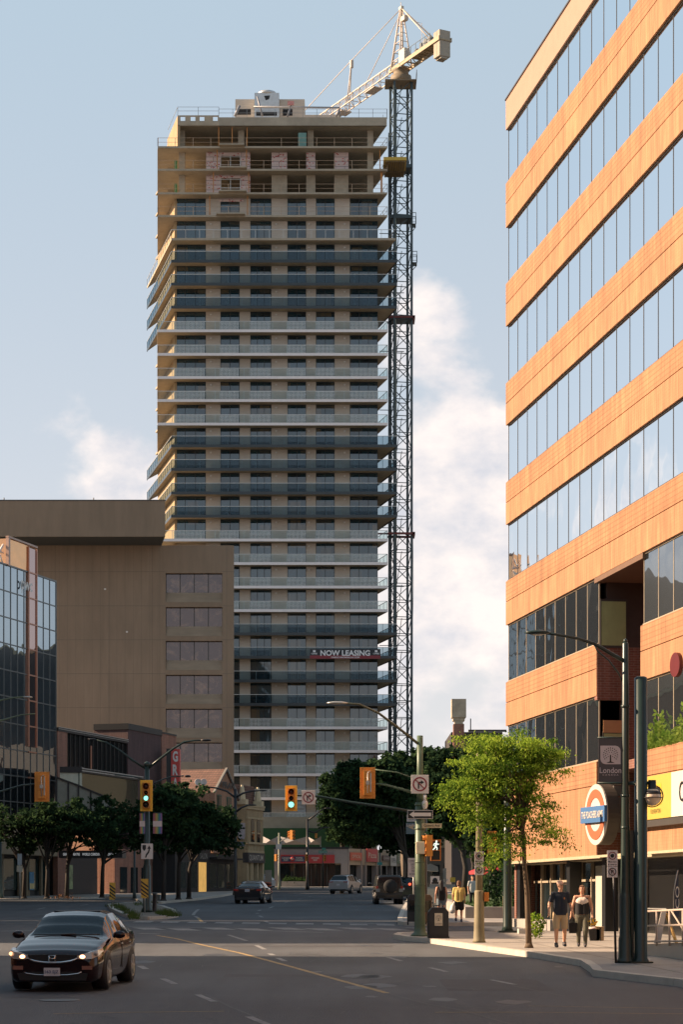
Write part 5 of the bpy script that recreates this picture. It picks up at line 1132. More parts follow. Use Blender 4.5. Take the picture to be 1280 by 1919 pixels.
# parade of shops running back to the right
S0 = Vector((xc, Yp, 0)); S1 = Vector((X_(755, 252), 252, 0)); SU = (S1 - S0).normalized(); SN = Vector((SU.y, -SU.x, 0)); SLn = (S1 - S0).length
pr = thing('shop_parade', 'low row of small shops with pale pilasters beyond the parked jeep', 'shops', (S0.x + 3, S0.y + 3, gz(245)))
def sb(): return MB(S0, SU, SN, UZ)
b = sb(); b.box(.02, SLn, -8, 0, zg + 2.6, zt + .05); b.build('wall', mat('parade_cream', (.33, .30, .24), .8, var=.1), pr)
b = sb(); b.box(0.02, SLn, -8, -.7, zg, zg + 2.6); b.build('shop_glass', M_dglass, pr)
b = sb()
for q in (.0, .225, .30, .50, .57, .78, .97): b.box(SLn * q + .02, SLn * q + .32, -.6, .08, zg, zt)
each(b, 'pilaster', M_gst, pr)
for q0_, q1_, za, zb_, mm, tx in ((.02, .22, 3.1, 4.0, mat('sign_faded_red', (.42, .10, .07), .5), 'OPTICAL'), (.31, .50, 3.0, 4.5, mat('sign_red2', (.34, .03, .03), .5), 'Pizza'), (.60, .72, 3.2, 3.8, mat('sign_brown', (.09, .05, .04), .5), 'CAFE'), (.745, .855, 2.6, 3.9, M_sw, 'LCBO'), (.87, .995, 2.9, 4.1, mat('sign_olive', (.12, .15, .07), .5), 'SUSHI')):
    tx2 = {'LCBO': 'OPEN'}.get(tx, tx)
    b = sb(); b.box(SLn * q0_, SLn * q1_, .09, .2, zg + za, zg + zb_); s_ = b.build('shop_sign', mm, pr)
    text(tx2, 'lettering', M_black if mm == M_sw else M_sw, s_, S0 + SU * (SLn * (q0_ + q1_) / 2) + SN * .21 + UZ * (zg + (za + zb_) / 2), SU, UZ, SLn * (q1_ - q0_) * .75, (zb_ - za) * .4)
# green hoarding under the tower with white bow-tie canopies
gh_ = thing('site_hoarding', 'dark green site hoarding wall wrapped round the foot of the tower', 'hoarding', (-3, 262, gz(262)))
b = MB(); b.box(X_(490, 266), X_(655, 266), 266, 266.3, gz(262), Z_(1551, 266)); b.build('hoarding_panel', mat('hoarding_green', (.018, .075, .025), .7, var=.12), gh_)
for px, w in ((507, 13), (551, 24), (589, 12)):
    yq = 259; u0, um, u1 = X_(px - w, yq), X_(px, yq), X_(px + w, yq); za, zm, zb_ = Z_(1567, yq), Z_(1574, yq), Z_(1582, yq)
    t_ = thing('tent_canopy', {507: 'white folded tent canopy beside the yellow brick shop', 551: 'widest white folded tent canopy in front of the green hoarding', 589: 'small white tent canopy partly hidden by the far lamp post'}[px], 'canopy', (um, yq, zb_), group='tent canopies by the hoarding')
    b = MB(); b.add([(u0, yq, za), (u1, yq, za), (u1, yq, zb_), (u0, yq, zb_), (um, yq - .8, zm), (um, yq + .4, zm)], [(0, 4, 3), (1, 2, 4), (2, 3, 4), (0, 3, 5), (1, 5, 2), (0, 5, 4), (1, 4, 5)]); b.build('canopy_cloth', mat('canopy_white', (.32, .30, .29), .7), t_)
    b = MB()
    for u in (u0, u1): b.tube([(u, yq + .1, gz(yq)), (u, yq + .1, za)], .05, 5)
    b.build('canopy_leg', M_steel, t_)
# wall behind the yellow shop, low roofs behind the trees on the right
bb_ = thing('brick_shop_row', 'dark low brick buildings glimpsed behind the park trees', 'building', (12, 232, gz(232)))
b = MB(); b.box(X_(755, 236), X_(1010, 236), 236, 246, gz(236), Z_(1560, 236)); b.build('wall', mat('far_brown_wall', (.11, .085, .06), .8, var=.2), bb_)
b = MB()
for k in range(9): b.box(X_(766 + k * 22, 236), X_(780 + k * 22, 236), 235.9, 235.99, gz(236) + .6, gz(236) + 2.6)
each(b, 'window', M_dglass, bb_)
b = MB(); b.box(X_(755, 235.9), X_(860, 235.9), 235.8, 236, Z_(1588, 236), Z_(1575, 236)); b.build('shop_fascia', mat('fascia_tan', (.26, .20, .11), .7), bb_)
# church stack
Ys = 190; cs = thing('church_tower', 'stone capped square chimney tower rising above the dark trees', 'tower', (X_(859, Ys), Ys, gz(Ys)))
b = MB(); b.box(X_(850, Ys), X_(870, Ys), Ys, Ys + 1.2, Z_(1440, Ys), Z_(1356, Ys)); b.build('stack', M_thb, cs)
b = MB(); b.box(X_(846.5, Ys), X_(873.5, Ys), Ys - .2, Ys + 1.4, Z_(1344, Ys), Z_(1311, Ys)); b.plate([(X_(846.5, Ys), Ys - .2), (X_(873.5, Ys), Ys - .2), (X_(873.5, Ys), Ys + 1.4), (X_(846.5, Ys), Ys + 1.4)], Z_(1311, Ys), Z_(1309.5, Ys))
b.box(X_(849, Ys), X_(871, Ys), Ys - .08, Ys + 1.25, Z_(1350, Ys), Z_(1344, Ys)); b.box(X_(852, Ys), X_(868, Ys), Ys - .02, Ys + 1.2, Z_(1356, Ys), Z_(1350, Ys)); b.build('stone_cap', mat('cap_stone', (.40, .34, .25), .9, var=.22, scale=2, bump=.6, bscale=4), cs)
b = MB(); b.box(X_(846, Ys), X_(945, Ys), Ys - .1, Ys + 1.95, gz(Ys), Z_(1440, Ys)); b.box(X_(848, Ys), X_(945, Ys), Ys + 2, Ys + 14, gz(Ys), Z_(1368, Ys)); b.box(X_(880, Ys), X_(952, Ys), Ys + 1.6, Ys + 1.9, Z_(1368, Ys), Z_(1364, Ys)); b.build('nave_roof', mat('nave_dark', (.045, .04, .04), .7), cs)
b = MB(); b.tube([(X_(882, Ys), Ys, Z_(1370, Ys)), (X_(882, Ys), Ys, Z_(1346, Ys))], .05, 5); b.build('aerial', M_mull, cs)
# blocks across the street, left of the picture: their shade falls over the junction
M_off = brickmat('offside_brick', (.26, .14, .09), (.22, .12, .08), (.2, .15, .1))
def block(name, label, x0, x1, y0, y1, h, seed, wm=None):
    t_ = thing(name, label, 'building', (x0, y0, gz(y0))); zb_ = gz((y0 + y1) / 2)
    b = MB(); b.box(x0, x1, y0, y1, zb_ - 1, zb_ + h); b.build('wall', wm or M_off, t_)
    w = MB(); n = int((y1 - y0) / 3)
    for fl in range(int(h / 3.6)):
        for k in range(n): yy = y0 + .9 + k * 3; w.box(x1, x1 + .03, yy, yy + 1.5, zb_ + 1 + fl * 3.6, zb_ + 2.9 + fl * 3.6)
    each(w, 'window', M_dglass, t_); b = MB(); b.box(x0 - .1, x1 + .1, y0 - .1, y1 + .1, zb_ + h, zb_ + h + .3); b.build('cornice', M_ys, t_)
block('corner_block', 'brick corner block across the street, outside the picture', -36, -21, 18, 56.8, 16.2, 1)
block('street_block', 'two storey brick shops across the street, outside the picture', -34, -23, 66.9, 93.0, 14.8, 2)
block('street_block', 'two storey brick terrace further along, outside the picture', -40, -24, 94.6, 146, 14.2, 3)
block('street_block', 'long unseen brick block added behind the camera on the left to darken the street', -40, -17, -60, 12, 20, 5)  # unseen, added to cut sky light on the street
block('street_block', 'long unseen brick block added behind the camera on the right to darken the street', 14, 45, -60, 40, 22, 6)  # unseen, added on the other side for the same darkening
block('street_block', 'unseen brick block added behind the camera to keep bright sky out of reflections', -60, 60, -110, -85, 26, 7)  # unseen, added so car paint and windows mirror less bright sky
block('reflected_block', 'unseen dark block added behind the orange building to darken the mirror glass reflection', 20, 75, 228, 250, 28, 4, mat('dark_reflected_wall', (.035, .04, .042), .7, var=.4, scale=.3))  # unseen, added with a dark wall for the glass block to mirror
# ================================================================ STREET FURNITURE
M_amber = mat('signal_amber', (.52, .21, .03), .5, var=.06)
M_yelb = mat('backboard_yellow', (.85, .47, .04), .45, var=.05)
M_orp = mat('signal_orange', (.60, .20, .03), .5, var=.06)
M_lens = mat('lens_dark', (.015, .014, .014), .25)
M_lensr = mat('lens_red_off', (.05, .015, .012), .25)
M_go = mat('lens_green_lit', (.1, .6, .5), .3, emit=(.25, 1.0, .78, .8))
M_walkl = mat('walk_lamp', (.8, .85, .75), .3, emit=(.8, 1, .85, .45))
M_sgn = mat('sign_face_white', (.64, .60, .57), .45, var=.04)
M_sgk = mat('sign_black', (.015, .015, .016), .4)
M_sgr = mat('sign_ring_red', (.22, .02, .03), .4)
M_lamp = mat('lamp_glass', (.55, .56, .5), .2, var=.1)
def ringp(b, r0, r1, c, y0, y1, n=32):
    """annulus in x-z at y0..y1, centre c=(x,z)"""
    vs = []
    for q in (y0, y1):
        for r in (r0, r1):
            for k in range(n): t = 6.28318 * k / n; vs.append((c[0] + r * math.cos(t), q, c[1] + r * math.sin(t)))
    ix = lambda l, k: l * n + k % n; fs = []
    for k in range(n): fs += [(ix(0, k), ix(0, k + 1), ix(1, k + 1), ix(1, k)), (ix(2, k), ix(3, k), ix(3, k + 1), ix(2, k + 1)), (ix(1, k), ix(1, k + 1), ix(3, k + 1), ix(3, k)), (ix(0, k), ix(2, k), ix(2, k + 1), ix(0, k + 1))]
    b.add(vs, fs)
# All things here are modelled in local coordinates: face towards -y, origin at the thing's base
def sign_no_right(label, loc, s=.62, group=None):
    t = thing('no_right_turn_sign', label, 'sign', loc, 0, group)
    b = MB(); b.box(-s / 2, s / 2, -.02, .02, 0, s * 1.06); b.build('sign_plate', M_sgn, t, False, bevel=.008)
    b = MB(); ringp(b, s * .33, s * .41, (0, s * .53), -.026, -.021); b.fr((0, 0, s * .53), (.7071, 0, -.7071), (0, 1, 0), (.7071, 0, .7071)); b.box(-s * .37, s * .37, -.034, -.030, -s * .03, s * .03); b.build('prohibition_ring', M_sgr, t, False)
    b = MB(); b.prism([(-s * .12, s * .27), (-s * .04, s * .27), (-s * .04, s * .57), (s * .06, s * .60), (s * .06, s * .52), (s * .24, s * .64), (s * .06, s * .76), (s * .06, s * .68), (-s * .12, s * .66)], -.027, -.022); b.build('arrow', M_sgk, t, False)
    return t
def head(name, label, loc, rz, lenses, w=.62, scale=1.0, back=True, board=None, group=None):
    """signal head facing -y; lenses = list of (radius, material) from the top"""
    t = thing(name, label, 'traffic light', loc, rz, group); t.scale = (scale,) * 3
    hs = [(.36 if r > .12 else .26) for r, _ in lenses]; H = sum(hs); bw = .36
    if back:
        b = MB(); m_ = .13; b.box(-w / 2, w / 2, .0, .03, -m_, H + m_); b.build('backboard', board or M_yelb, t, False, bevel=.012)
    b = MB(); z = H
    for (r, _), h in zip(lenses, hs): b.box(-bw / 2, bw / 2, -.18, .16, z - h + .006, z); z -= h
    b.build('housing', M_amber, t, False, bevel=.012); z = H
    for (r, mm), h in zip(lenses, hs):
        b = MB(); b.lathe([(.005, -.20), (r, -.185), (r, -.18)], (0, 0, z - h / 2), axis='y', n=20); b.build('lens', mm, t, False)
        b = MB(); b.lathe([(r + .012, -.18), (r + .012, -.36), (r + .004, -.36), (r + .004, -.19)], (0, 0, z - h / 2), axis='y', n=20)
        # visor: drop the bottom quarter
        n = 20; keep = [f for f in b.f if len(f) == 4 and not all((b.v[i].z - (z - h / 2)) < -r * .55 for i in f)]; sm_ = len(keep)
        b.f = keep; b.m = [0] * sm_; b.s = [True] * sm_; b.build('visor', M_orp if mm is not M_go else M_sgk, t, False, fix=False); z -= h
    return t
# ---- pole with the no-right-turn sign on the near right corner
y = 67.2; x = X_(787, y); g0 = gz(y) + .15
pg = thing('signal_pole', 'green signal pole on the near corner with a curved lamp arm', 'pole', (x, y, g0))
b = MB(); b.lathe([(.30, 0), (.28, .05), (.19, .12), (.17, .3), (.155, 2), (.145, 4.2)], n=16); b.lathe([(.10, 4.15), (.095, Z_(1378, y) - g0)], n=14)
for z in (.95, 1.6, 2.3, 2.9, 3.35, 4.1): b.lathe([(.165, z), (.17, z + .04)], n=14)
b.build('pole_shaft', M_green, pg, False)
b = MB(); zt = Z_(1390, y) - g0; b.tube([(0, 0, zt - .1), (-.6, -.3, zt + .35), (-1.3, -.6, zt + .85), (-1.9, -.9, zt + 1.1), (-2.4, -1.1, zt + 1.12)], [.045, .042, .038, .034, .03], 8); b.build('lamp_arm', mat('arm_olive', (.06, .065, .04), .5), pg, False)
b = MB(); b.ball((-2.6, -1.2, zt + 1.12), (.34, .14, .05), 12); b.build('lamp_head', M_steel, pg, False)
b = MB(); b.tube([(0, 0, Z_(1488, y) - g0), (-.6, 0, Z_(1478, y) - g0), (-1.1, 0, Z_(1470, y) - g0), (-1.55, .0, Z_(1467, y) - g0)], [.05, .045, .035, .03], 8); b.tube([(0, 0, Z_(1462, y) - g0), (-.7, 0, Z_(1447, y) - g0), (-1.5, 0, Z_(1441, y) - g0)], .02, 6)
b.build('signal_arm', M_green, pg, False)
def tag_head_back(label, x, y, ztop, zbot, group=None):
    s = (ztop - zbot) / 1.34; t = head('traffic_light', label, (x, y, zbot + .13 * s), R(180), [(.14, M_lensr), (.14, M_lens), (.14, M_lens)], w=.66, scale=s, group=group, board=M_amber)
    b = MB(); b.tube([(.0, .2, .1), (.0, .24, .98)], .022, 6); b.box(-.07, .07, .18, .26, .46, .62); b.tube([(0, .22, .98), (-.1, .2, 1.05), (-.14, .17, .95)], .015, 6); b.box(-.16, -.10, .165, .19, .15, .95)
    b.build('mounting_bracket', M_steel, t, False); return t
tag_head_back('orange traffic light seen from behind, in front of the dark park trees', X_(689, y), y - .1, Z_(1438, y), Z_(1496, y), 'traffic lights seen from behind')
sign_no_right('large no right turn sign on the green pole beside the camera', (X_(786.5, y), y - .22, Z_(1487, y)), .55, 'no right turn signs')
b = MB(); z = Z_(1512, y); b.tube([(0, 0, z + .38), (0, 0, z + .2)], .055, 8); b.lathe([(.06, 0), (.09, .05), (.09, .17), (.06, .22)], (0, 0, z - .02), n=12); b.ball((0, 0, z), .075, 12); 
b.v = [v + Vector((X_(796, y), y - .2, 0)) for v in b.v]; tag(b.build('security_camera', M_white), 'white dome security camera hanging beside the green signal pole', 'security camera')
t = thing('one_way_sign', 'black one way sign with white arrow pointing left on the green pole', 'sign', (X_(787, y), y - .2, Z_(1534, y)))
b = MB(); b.box(-.40, .40, -.015, .015, 0, .27); b.build('sign_border', M_sgn, t, False, bevel=.006)
b = MB(); b.box(-.385, .385, -.020, -.016, .015, .255); b.build('sign_field', M_sgk, t, False)
b = MB(); b.prism([(-.34, .135), (-.18, .245), (-.20, .19), (.34, .19), (.34, .08), (-.20, .08), (-.18, .025)], -.026, -.021); b.build('arrow', M_sgn, t, False)
t = thing('street_name_sign', 'cream street name sign reading Queens Ave on the green pole', 'street sign', (X_(809, y), y - .15, Z_(1551, y)))
b = MB(); b.box(-.31, .31, -.012, .012, 0, .14); b.build('sign_plate', mat('sign_tan', (.50, .42, .26), .5), t, False)
text('Queens Ave', 'lettering', M_sgk, t, (0, -.014, .07), (1, 0, 0), (0, 0, 1), .5, .09, bold=.01, world=False)
b = MB(); b.prism([(-.75, .02), (-.52, .11), (-.60, .02), (-.52, -.07)], -.01, .01); b.build('arrow_plate', mat('arrow_tan', (.30, .26, .18), .5), t, False)
b = MB(); b.box(X_(791, y), X_(804, y), y + .1, y + .13, Z_(1568, y), Z_(1557, y)); tb = tag(b.build('green_route_sign', mat('sign_green', (.02, .16, .08), .5)), 'small green sign above the side facing signal', 'sign')
ringp_b = MB(); ringp(ringp_b, .045, .08, (X_(796, y), Z_(1568, y) + .05), y + .085, y + .098); ringp_b.build('sign_symbol', M_sgn, tb)
b = MB(); b.box(X_(779, y), X_(795, y), y - .42, y - .2, Z_(1600, y), Z_(1577, y)); tag(b.build('control_box', mat('box_cream', (.62, .54, .38), .5), bevel=.02), 'cream control box strapped to the green signal pole', 'box')
hd = head('traffic_light', 'orange traffic light turned side on, on the green pole', (X_(803, y), y - .1, Z_(1604, y)), R(-72), [(.13, M_lensr), (.13, M_lens), (.13, M_lens)], back=False, scale=.62)
b = MB(); b.tube([(-.3, .1, .9), (.0, .1, .9)], .03, 6); b.tube([(-.3, .1, .2), (.0, .1, .2)], .03, 6); b.build('mounting_bracket', M_sgk, hd, False)
def ped(label, loc, s=.42, lit=True):
    t = thing('pedestrian_signal', label, 'pedestrian signal', loc)
    b = MB(); b.box(-s / 2, s / 2, -.02, .2, 0, s * 2.0); b.build('housing', M_orp, t, False)
    b = MB(); b.box(-s / 2 + .03, s / 2 - .03, -.03, -.021, .03, s * 2 - .03); b.build('display', M_sgk, t, False)
    b = MB(); c = s * 1.5; b.fr((0, -.035, c), (1, 0, 0), (0, 1, 0), (0, 0, 1)); b.ball((.02, 0, .13), (.03, .006, .035), 8)
    b.tube([(.02, 0, .09), (-.01, 0, -.02)], .03, 6); b.tube([(-.01, 0, -.02), (.04, 0, -.08), (.03, 0, -.15)], .018, 6); b.tube([(-.01, 0, -.02), (-.04, 0, -.09), (-.10, 0, -.14)], .018, 6); b.tube([(.01, 0, .08), (.07, 0, .03), (.10, 0, .05)], .013, 6); b.tube([(.01, 0, .08), (-.06, 0, .05), (-.07, 0, -.01)], .013, 6)
    b.build('walking_figure', M_walkl, t, False)
    b = MB(); b.box(-s / 2, s / 2, -.16, -.02, s * 2, s * 2 + .02); b.box(-s / 2, s / 2, -.12, -.02, s * 1.0, s * 1.0 + .015); b.build('hood', M_orp, t, False); return t
ped('pedestrian signal showing a lit walking figure beside the green pole', (X_(817, y), y + .1, Z_(1612, y)), .32)
# ---- second pole close behind, carrying the long mast arm
y = 83.4; x = X_(795.5, y); g0 = gz(y) + .15
pm = thing('mast_arm_pole', 'dark pole behind the green one whose long arm carries a traffic light', 'pole', (x, y, g0))
b = MB(); b.lathe([(.17, 0), (.12, .2), (.10, Z_(1500, y) - g0)], n=12); b.build('pole_shaft', M_dgreen, pm, False)
b = MB(); zz = lambda q: Z_(q, y) - g0; xx = lambda q: X_(q, y) - x
b.tube([(0, 0, zz(1524)), (xx(730), 0, zz(1513)), (xx(660), 0, zz(1503)), (xx(600), 0, zz(1492)), (xx(550), 0, zz(1489))], [.07, .065, .055, .045, .035], 8); b.build('mast_arm', M_dgreen, pm, False)
head('traffic_light', 'three lens traffic light lit green on the long mast arm, in front of the tower', (X_(546, y), y - .15, Z_(1514.5, y)), 0, [(.14, M_lensr), (.11, M_lens), (.135, M_go)], w=.58, scale=.80)
sign_no_right('small no right turn sign beside the green lit signal on the mast arm', (X_(578, y), y - .08, Z_(1507, y)), .52, 'no right turn signs')
t = thing('road_name_banner', 'small blue city banner hanging below a white route sign by the poles', 'banner', (X_(771, 80), 80, Z_(1562, 80)))
b = MB(); b.box(-.2, .2, -.01, .01, 0, .42); b.build('banner_cloth', mat('banner_blue', (.06, .13, .18), .6), t, False)
b = MB(); b.box(-.17, .17, -.012, .012, .46, .72); b.build('route_sign', mat('route_blue', (.30, .38, .45), .5), t, False)
text('London', 'lettering', M_sgn, t, (0, -.014, .33), (1, 0, 0), (0, 0, 1), .34, .1, world=False); text('88', 'lettering', M_sgk, t, (0, -.014, .61), (1, 0, 0), (0, 0, 1), .2, .13, world=False)
# community safety sign
y = 92; t = thing('safety_zone_sign', 'tall white community safety zone sign standing behind the green pole', 'sign', (X_(775, y), y, gz(y) + .15))
b = MB(); b.tube([(0, .03, 0), (0, .03, Z_(1607, y) - gz(y) - .15)], .03, 6); b.build('sign_post', M_steel, t, False)
z1, z0 = Z_(1607, y) - gz(y) - .15, Z_(1643, y) - gz(y) - .15
b = MB(); b.box(-.24, .24, -.01, .01, z0, z1); b.build('sign_plate', M_sgn, t, False)
text('COMMUNITY\nSAFETY\nZONE\nFINES\nINCREASED', 'lettering', M_sgk, t, (0, -.012, (z0 + z1) / 2), (1, 0, 0), (0, 0, 1), .42, .66, world=False)
def parking_signs(x, y, zt, w, label_a, label_b, post=True):
    g0 = gz(y) + .15; out = []
    for k, lab in enumerate((label_a, label_b)):
        h = w * 1.5 if k == 0 else w * 1.05; zb_ = zt - w * 1.5 if k == 0 else zt - w * 1.5 - .01 - w * 1.05
        t = thing('parking_sign', lab, 'sign', (x, y, zb_))
        b = MB(); b.box(-w / 2, w / 2, -.008, .008, 0, h); b.build('sign_plate', M_sgn, t, False, bevel=.004)
        c = (0, h - w * .5)
        b = MB(); ringp(b, w * .30, w * .38, c, -.014, -.009, 24); b.build('ring', M_sgr if k == 0 else M_sgk, t, False)
        if k == 0:
            b = MB(); b.lathe([(.002, -.014), (w * .2, -.013), (w * .2, -.009)], (0, 0, c[1]), axis='y', n=8); b.build('symbol', M_sgk, t, False)
            text('Mon-Sun', 'lettering', M_sgk, t, (0, -.01, w * .42), (1, 0, 0), (0, 0, 1), w * .8, w * .15, bold=.02, world=False)
            b = MB(); b.prism([(-w * .42, w * .15), (-w * .3, w * .22), (-w * .3, w * .08)], -.014, -.009); b.prism([(w * .42, w * .15), (w * .3, w * .22), (w * .3, w * .08)], -.014, -.009); b.box(-w * .2, w * .2, -.012, -.009, w * .12, w * .18); b.build('arrow', M_sgk, t, False)
        else:
            text('P', 'lettering', M_sgk, t, (0, -.01, c[1]), (1, 0, 0), (0, 0, 1), w * .26, w * .36, bold=.03, world=False)
            b = MB(); b.fr((0, 0, c[1]), (.7071, 0, -.7071), (0, 1, 0), (.7071, 0, .7071)); b.box(-w * .33, w * .33, -.018, -.014, -w * .035, w * .035); b.build('slash', M_sgr, t, False)
# ---- concrete pole with parking signs
y = 61.5; x = X_(898, y); g0 = gz(y) + .15
t = thing('concrete_pole', 'weathered olive pole with a thick base, rising through the lit tree', 'pole', (x, y, g0))
b = MB(); b.lathe([(.20, 0), (.17, .06), (.15, .4), (.135, 1.45), (.12, 1.5)], n=12); b.lathe([(.10, 1.5), (.085, 5.6)], n=10); b.build('pole_shaft', mat('pole_olive', (.20, .17, .10), .7, var=.2), t, False)
parking_signs(X_(897.5, 61.3), 61.2, Z_(1595, 61.3), .26, 'no stopping sign, upper sign on the olive pole', 'no parking sign, lower sign on the olive pole')
b = MB(); b.box(X_(907, y), X_(916, y), y - .1, y + .08, Z_(1688, y), Z_(1671, y)); tag(b.build('crossing_button_box', M_orp, bevel=.01), 'orange push button box on the olive pole', 'push button')
head('traffic_light', 'orange traffic light turned away, half hidden in the leaves of the lit tree', (X_(922, y), y + .1, Z_(1600, y)), R(160), [(.13, M_lens), (.13, M_lens), (.13, M_lens)], back=False, scale=.62)
y = 71; x = X_(951, y); g0 = gz(y) + .15
t = thing('street_pole', 'dark green pole standing behind the lit tree, square base', 'pole', (x, y, g0))
b = MB(); b.box(-.3, .3, -.3, .3, 0, .06); b.lathe([(.2, .06), (.15, .2), (.14, 2.2), (.11, 5.5)], n=12); b.build('pole_shaft', M_dgreen, t, False)
b = MB(); b.box(X_(943, 78), X_(947, 78), 78, 78.1, gz(78), Z_(1678, 78)); tag(b.build('marker_post', mat('post_cream', (.5, .4, .26), .7)), 'short cream marker post beside the dark green pole', 'post')
# ---- the pair of dark poles in the right foreground
y = 48.4; g0 = gz(y) + .15; x = X_(1172, y)
la = thing('street_lamp', 'tall dark green street lamp with a long curved arm and a grey city banner', 'street lamp', (x, y, g0))
H = Z_(1206, y) - g0
b = MB(); b.lathe([(.21, 0), (.19, .06), (.16, .12), (.155, .55), (.135, .6), (.135, 1.5), (.12, 1.55), (.115, 1.6), (.085, H * .55), (.07, H), (.05, H + .03)], n=16)
for z in (H * .42, H * .52, H * .8): b.lathe([(.10, z), (.105, z + .05)], n=12)
b.ball((0, 0, H + .06), (.05, .05, .06), 8); b.build('pole_shaft', M_dgreen, la, False)
b = MB(); zz = lambda q: Z_(q, y) - g0; xx = lambda q: X_(q, y) - x
b.tube([(0, 0, zz(1240)), (xx(1140), -.1, zz(1223)), (xx(1112), -.2, zz(1208)), (xx(1080), -.3, zz(1199)), (xx(1040), -.4, zz(1193)), (xx(1020), -.45, zz(1191))], [.05, .045, .04, .035, .03, .03], 8)
b.tube([(0, 0, zz(1288)), (xx(1160), 0, zz(1262)), (xx(1140), -.1, zz(1238)), (xx(1118), -.2, zz(1222)), (xx(1112), -.2, zz(1210))], .018, 6); b.build('lamp_arm', M_dgreen, la, False)
b = MB(); b.ball((xx(1004), -.5, zz(1190)), (.30, .12, .055), 12); b.build('lamp_head', M_dgreen, la, False); b = MB(); b.ball((xx(1003), -.5, zz(1192.5)), (.17, .08, .045), 10); b.build('lamp_glass', M_lamp, la, False)
bt = thing('city_banner', 'grey banner with white tree emblem and the word London on the lamp post', 'banner', (X_(1144, y), y, Z_(1465, y)))
bw, bh = X_(1166, y) - X_(1121, y), Z_(1383, y) - Z_(1465, y)
b = MB(); b.box(-bw / 2, bw / 2, -.01, .01, 0, bh); b.build('banner_cloth', mat('banner_grey', (.085, .08, .082), .7, var=.06), bt, False)
b = MB(); b.tube([(-bw / 2 - .02, 0, bh + .015), (bw / 2 + .12, 0, bh + .015)], .02, 6); b.tube([(-bw / 2 - .02, 0, -.015), (bw / 2 + .5, 0, -.015)], .025, 6); b.build('banner_rod', M_dgreen, bt, False)
M_lp = mat('banner_pale', (.60, .53, .52), .6, var=.03)
b = MB(); e = bw * .42; zc = bh * .62; r_ = .12
pts = [(-e, zc + e * .92)] + [(e - r_ + r_ * math.cos(R(a)), zc + e * .92 - r_ + r_ * math.sin(R(a))) for a in (90, 60, 30, 0)] + [(e, zc - e * .92)] + [(-e + r_ - r_ * math.cos(R(a)), zc - e * .92 + r_ - r_ * math.sin(R(a))) for a in (90, 60, 30, 0)]
b.prism(pts, -.014, -.011); b.build('emblem_field', M_lp, bt, False)
def tree_emblem(b, cx_, cz_, s, y0=-.017, y1=-.0145):
    for ring, n, rr_ in ((.32, 6, .13), (.56, 11, .15), (.8, 15, .16)):
        for k in range(n):
            a = R(-35 + 250 * k / (n - 1)); px_, pz_ = math.cos(a) * ring * s, math.sin(a) * ring * s
            ux, uz = math.cos(a), math.sin(a); l, w_ = rr_ * s, rr_ * s * .42
            b.prism([(cx_ + px_ - ux * l * .6, cz_ + pz_ - uz * l * .6), (cx_ + px_ - uz * w_, cz_ + pz_ + ux * w_), (cx_ + px_ + ux * l * .6, cz_ + pz_ + uz * l * .6), (cx_ + px_ + uz * w_, cz_ + pz_ - ux * w_)], y0, y1)
    b.prism([(cx_ - s * .07, cz_), (cx_ + s * .07, cz_), (cx_ + s * .09, cz_ - s * .75), (cx_ + s * .5, cz_ - s * .92), (cx_ - s * .5, cz_ - s * .92), (cx_ - s * .09, cz_ - s * .75)], y0, y1)
b = MB(); tree_emblem(b, 0, zc - .0, e * .86); b.build('tree_emblem', M_sgk, bt, False)
text('London', 'lettering', M_lp, bt, (0, -.013, bh * .27), (1, 0, 0), (0, 0, 1), bw * .9, bh * .13, bold=.01, world=False)
text('C A N A D A', 'lettering', M_lp, bt, (0, -.013, bh * .165), (1, 0, 0), (0, 0, 1), bw * .66, bh * .04, world=False)
x = X_(1201, y); lb2 = thing('lantern_post', 'thick dark post just right of the tall lamp, carrying a globe lantern', 'street lamp', (x, y, g0)); H = Z_(1270, y) - g0
b = MB(); b.lathe([(.20, 0), (.18, .05), (.15, .1), (.145, H), (.10, H + .03)], n=16); b.box(-.25, .25, -.25, .25, 0, .03); b.build('pole_shaft', M_dgreen, lb2, False)
b = MB(); b.tube([(-.3, 0, Z_(1467, y) - g0), (.24, 0, Z_(1467, y) - g0)], .045, 8); b.build('lantern_arm', M_dgreen, lb2, False)
zc = Z_(1491, y) - g0; xo = X_(1222, y) - x
b = MB(); b.lathe([(.09, .34), (.095, .15), (.12, .12), (.20, .07), (.215, .04), (.20, .0)], (xo, 0, zc + .02), n=20); ringp(b, .235, .26, (xo, zc), -.015, .015); b.lathe([(.222, -.005), (.26, .0), (.222, .012)], (xo, 0, zc - .04), n=24); b.build('lantern_cap', M_sgk, lb2, False)
b = MB(); b.ball((xo, 0, zc - .02), (.215, .215, .205), 20); b.build('globe', mat('globe_glass', (.80, .66, .48), .15, var=.15, scale=2, spec=.8), lb2, False)
b = MB(); b.box(X_(1181, y), X_(1189, y), y + .05, y + .2, g0, Z_(1555, y)); b.build('cable_pipe', M_dgreen, la)
y = 48.3; x = X_(1152, y); t = thing('sign_post', 'thin dark post in front of the lamp post holding two parking signs', 'post', (x, y, gz(y) + .15))
b = MB(); b.tube([(.03, .03, 0), (-.03, .03, Z_(1594, y) - gz(y) - .15)], .028, 8); b.build('post_shaft', M_sgk, t, False)
parking_signs(X_(1147.5, y), y - .02, Z_(1593, y), .235, 'no stopping sign, upper sign on the thin dark post', 'no parking sign, lower sign on the thin dark post')
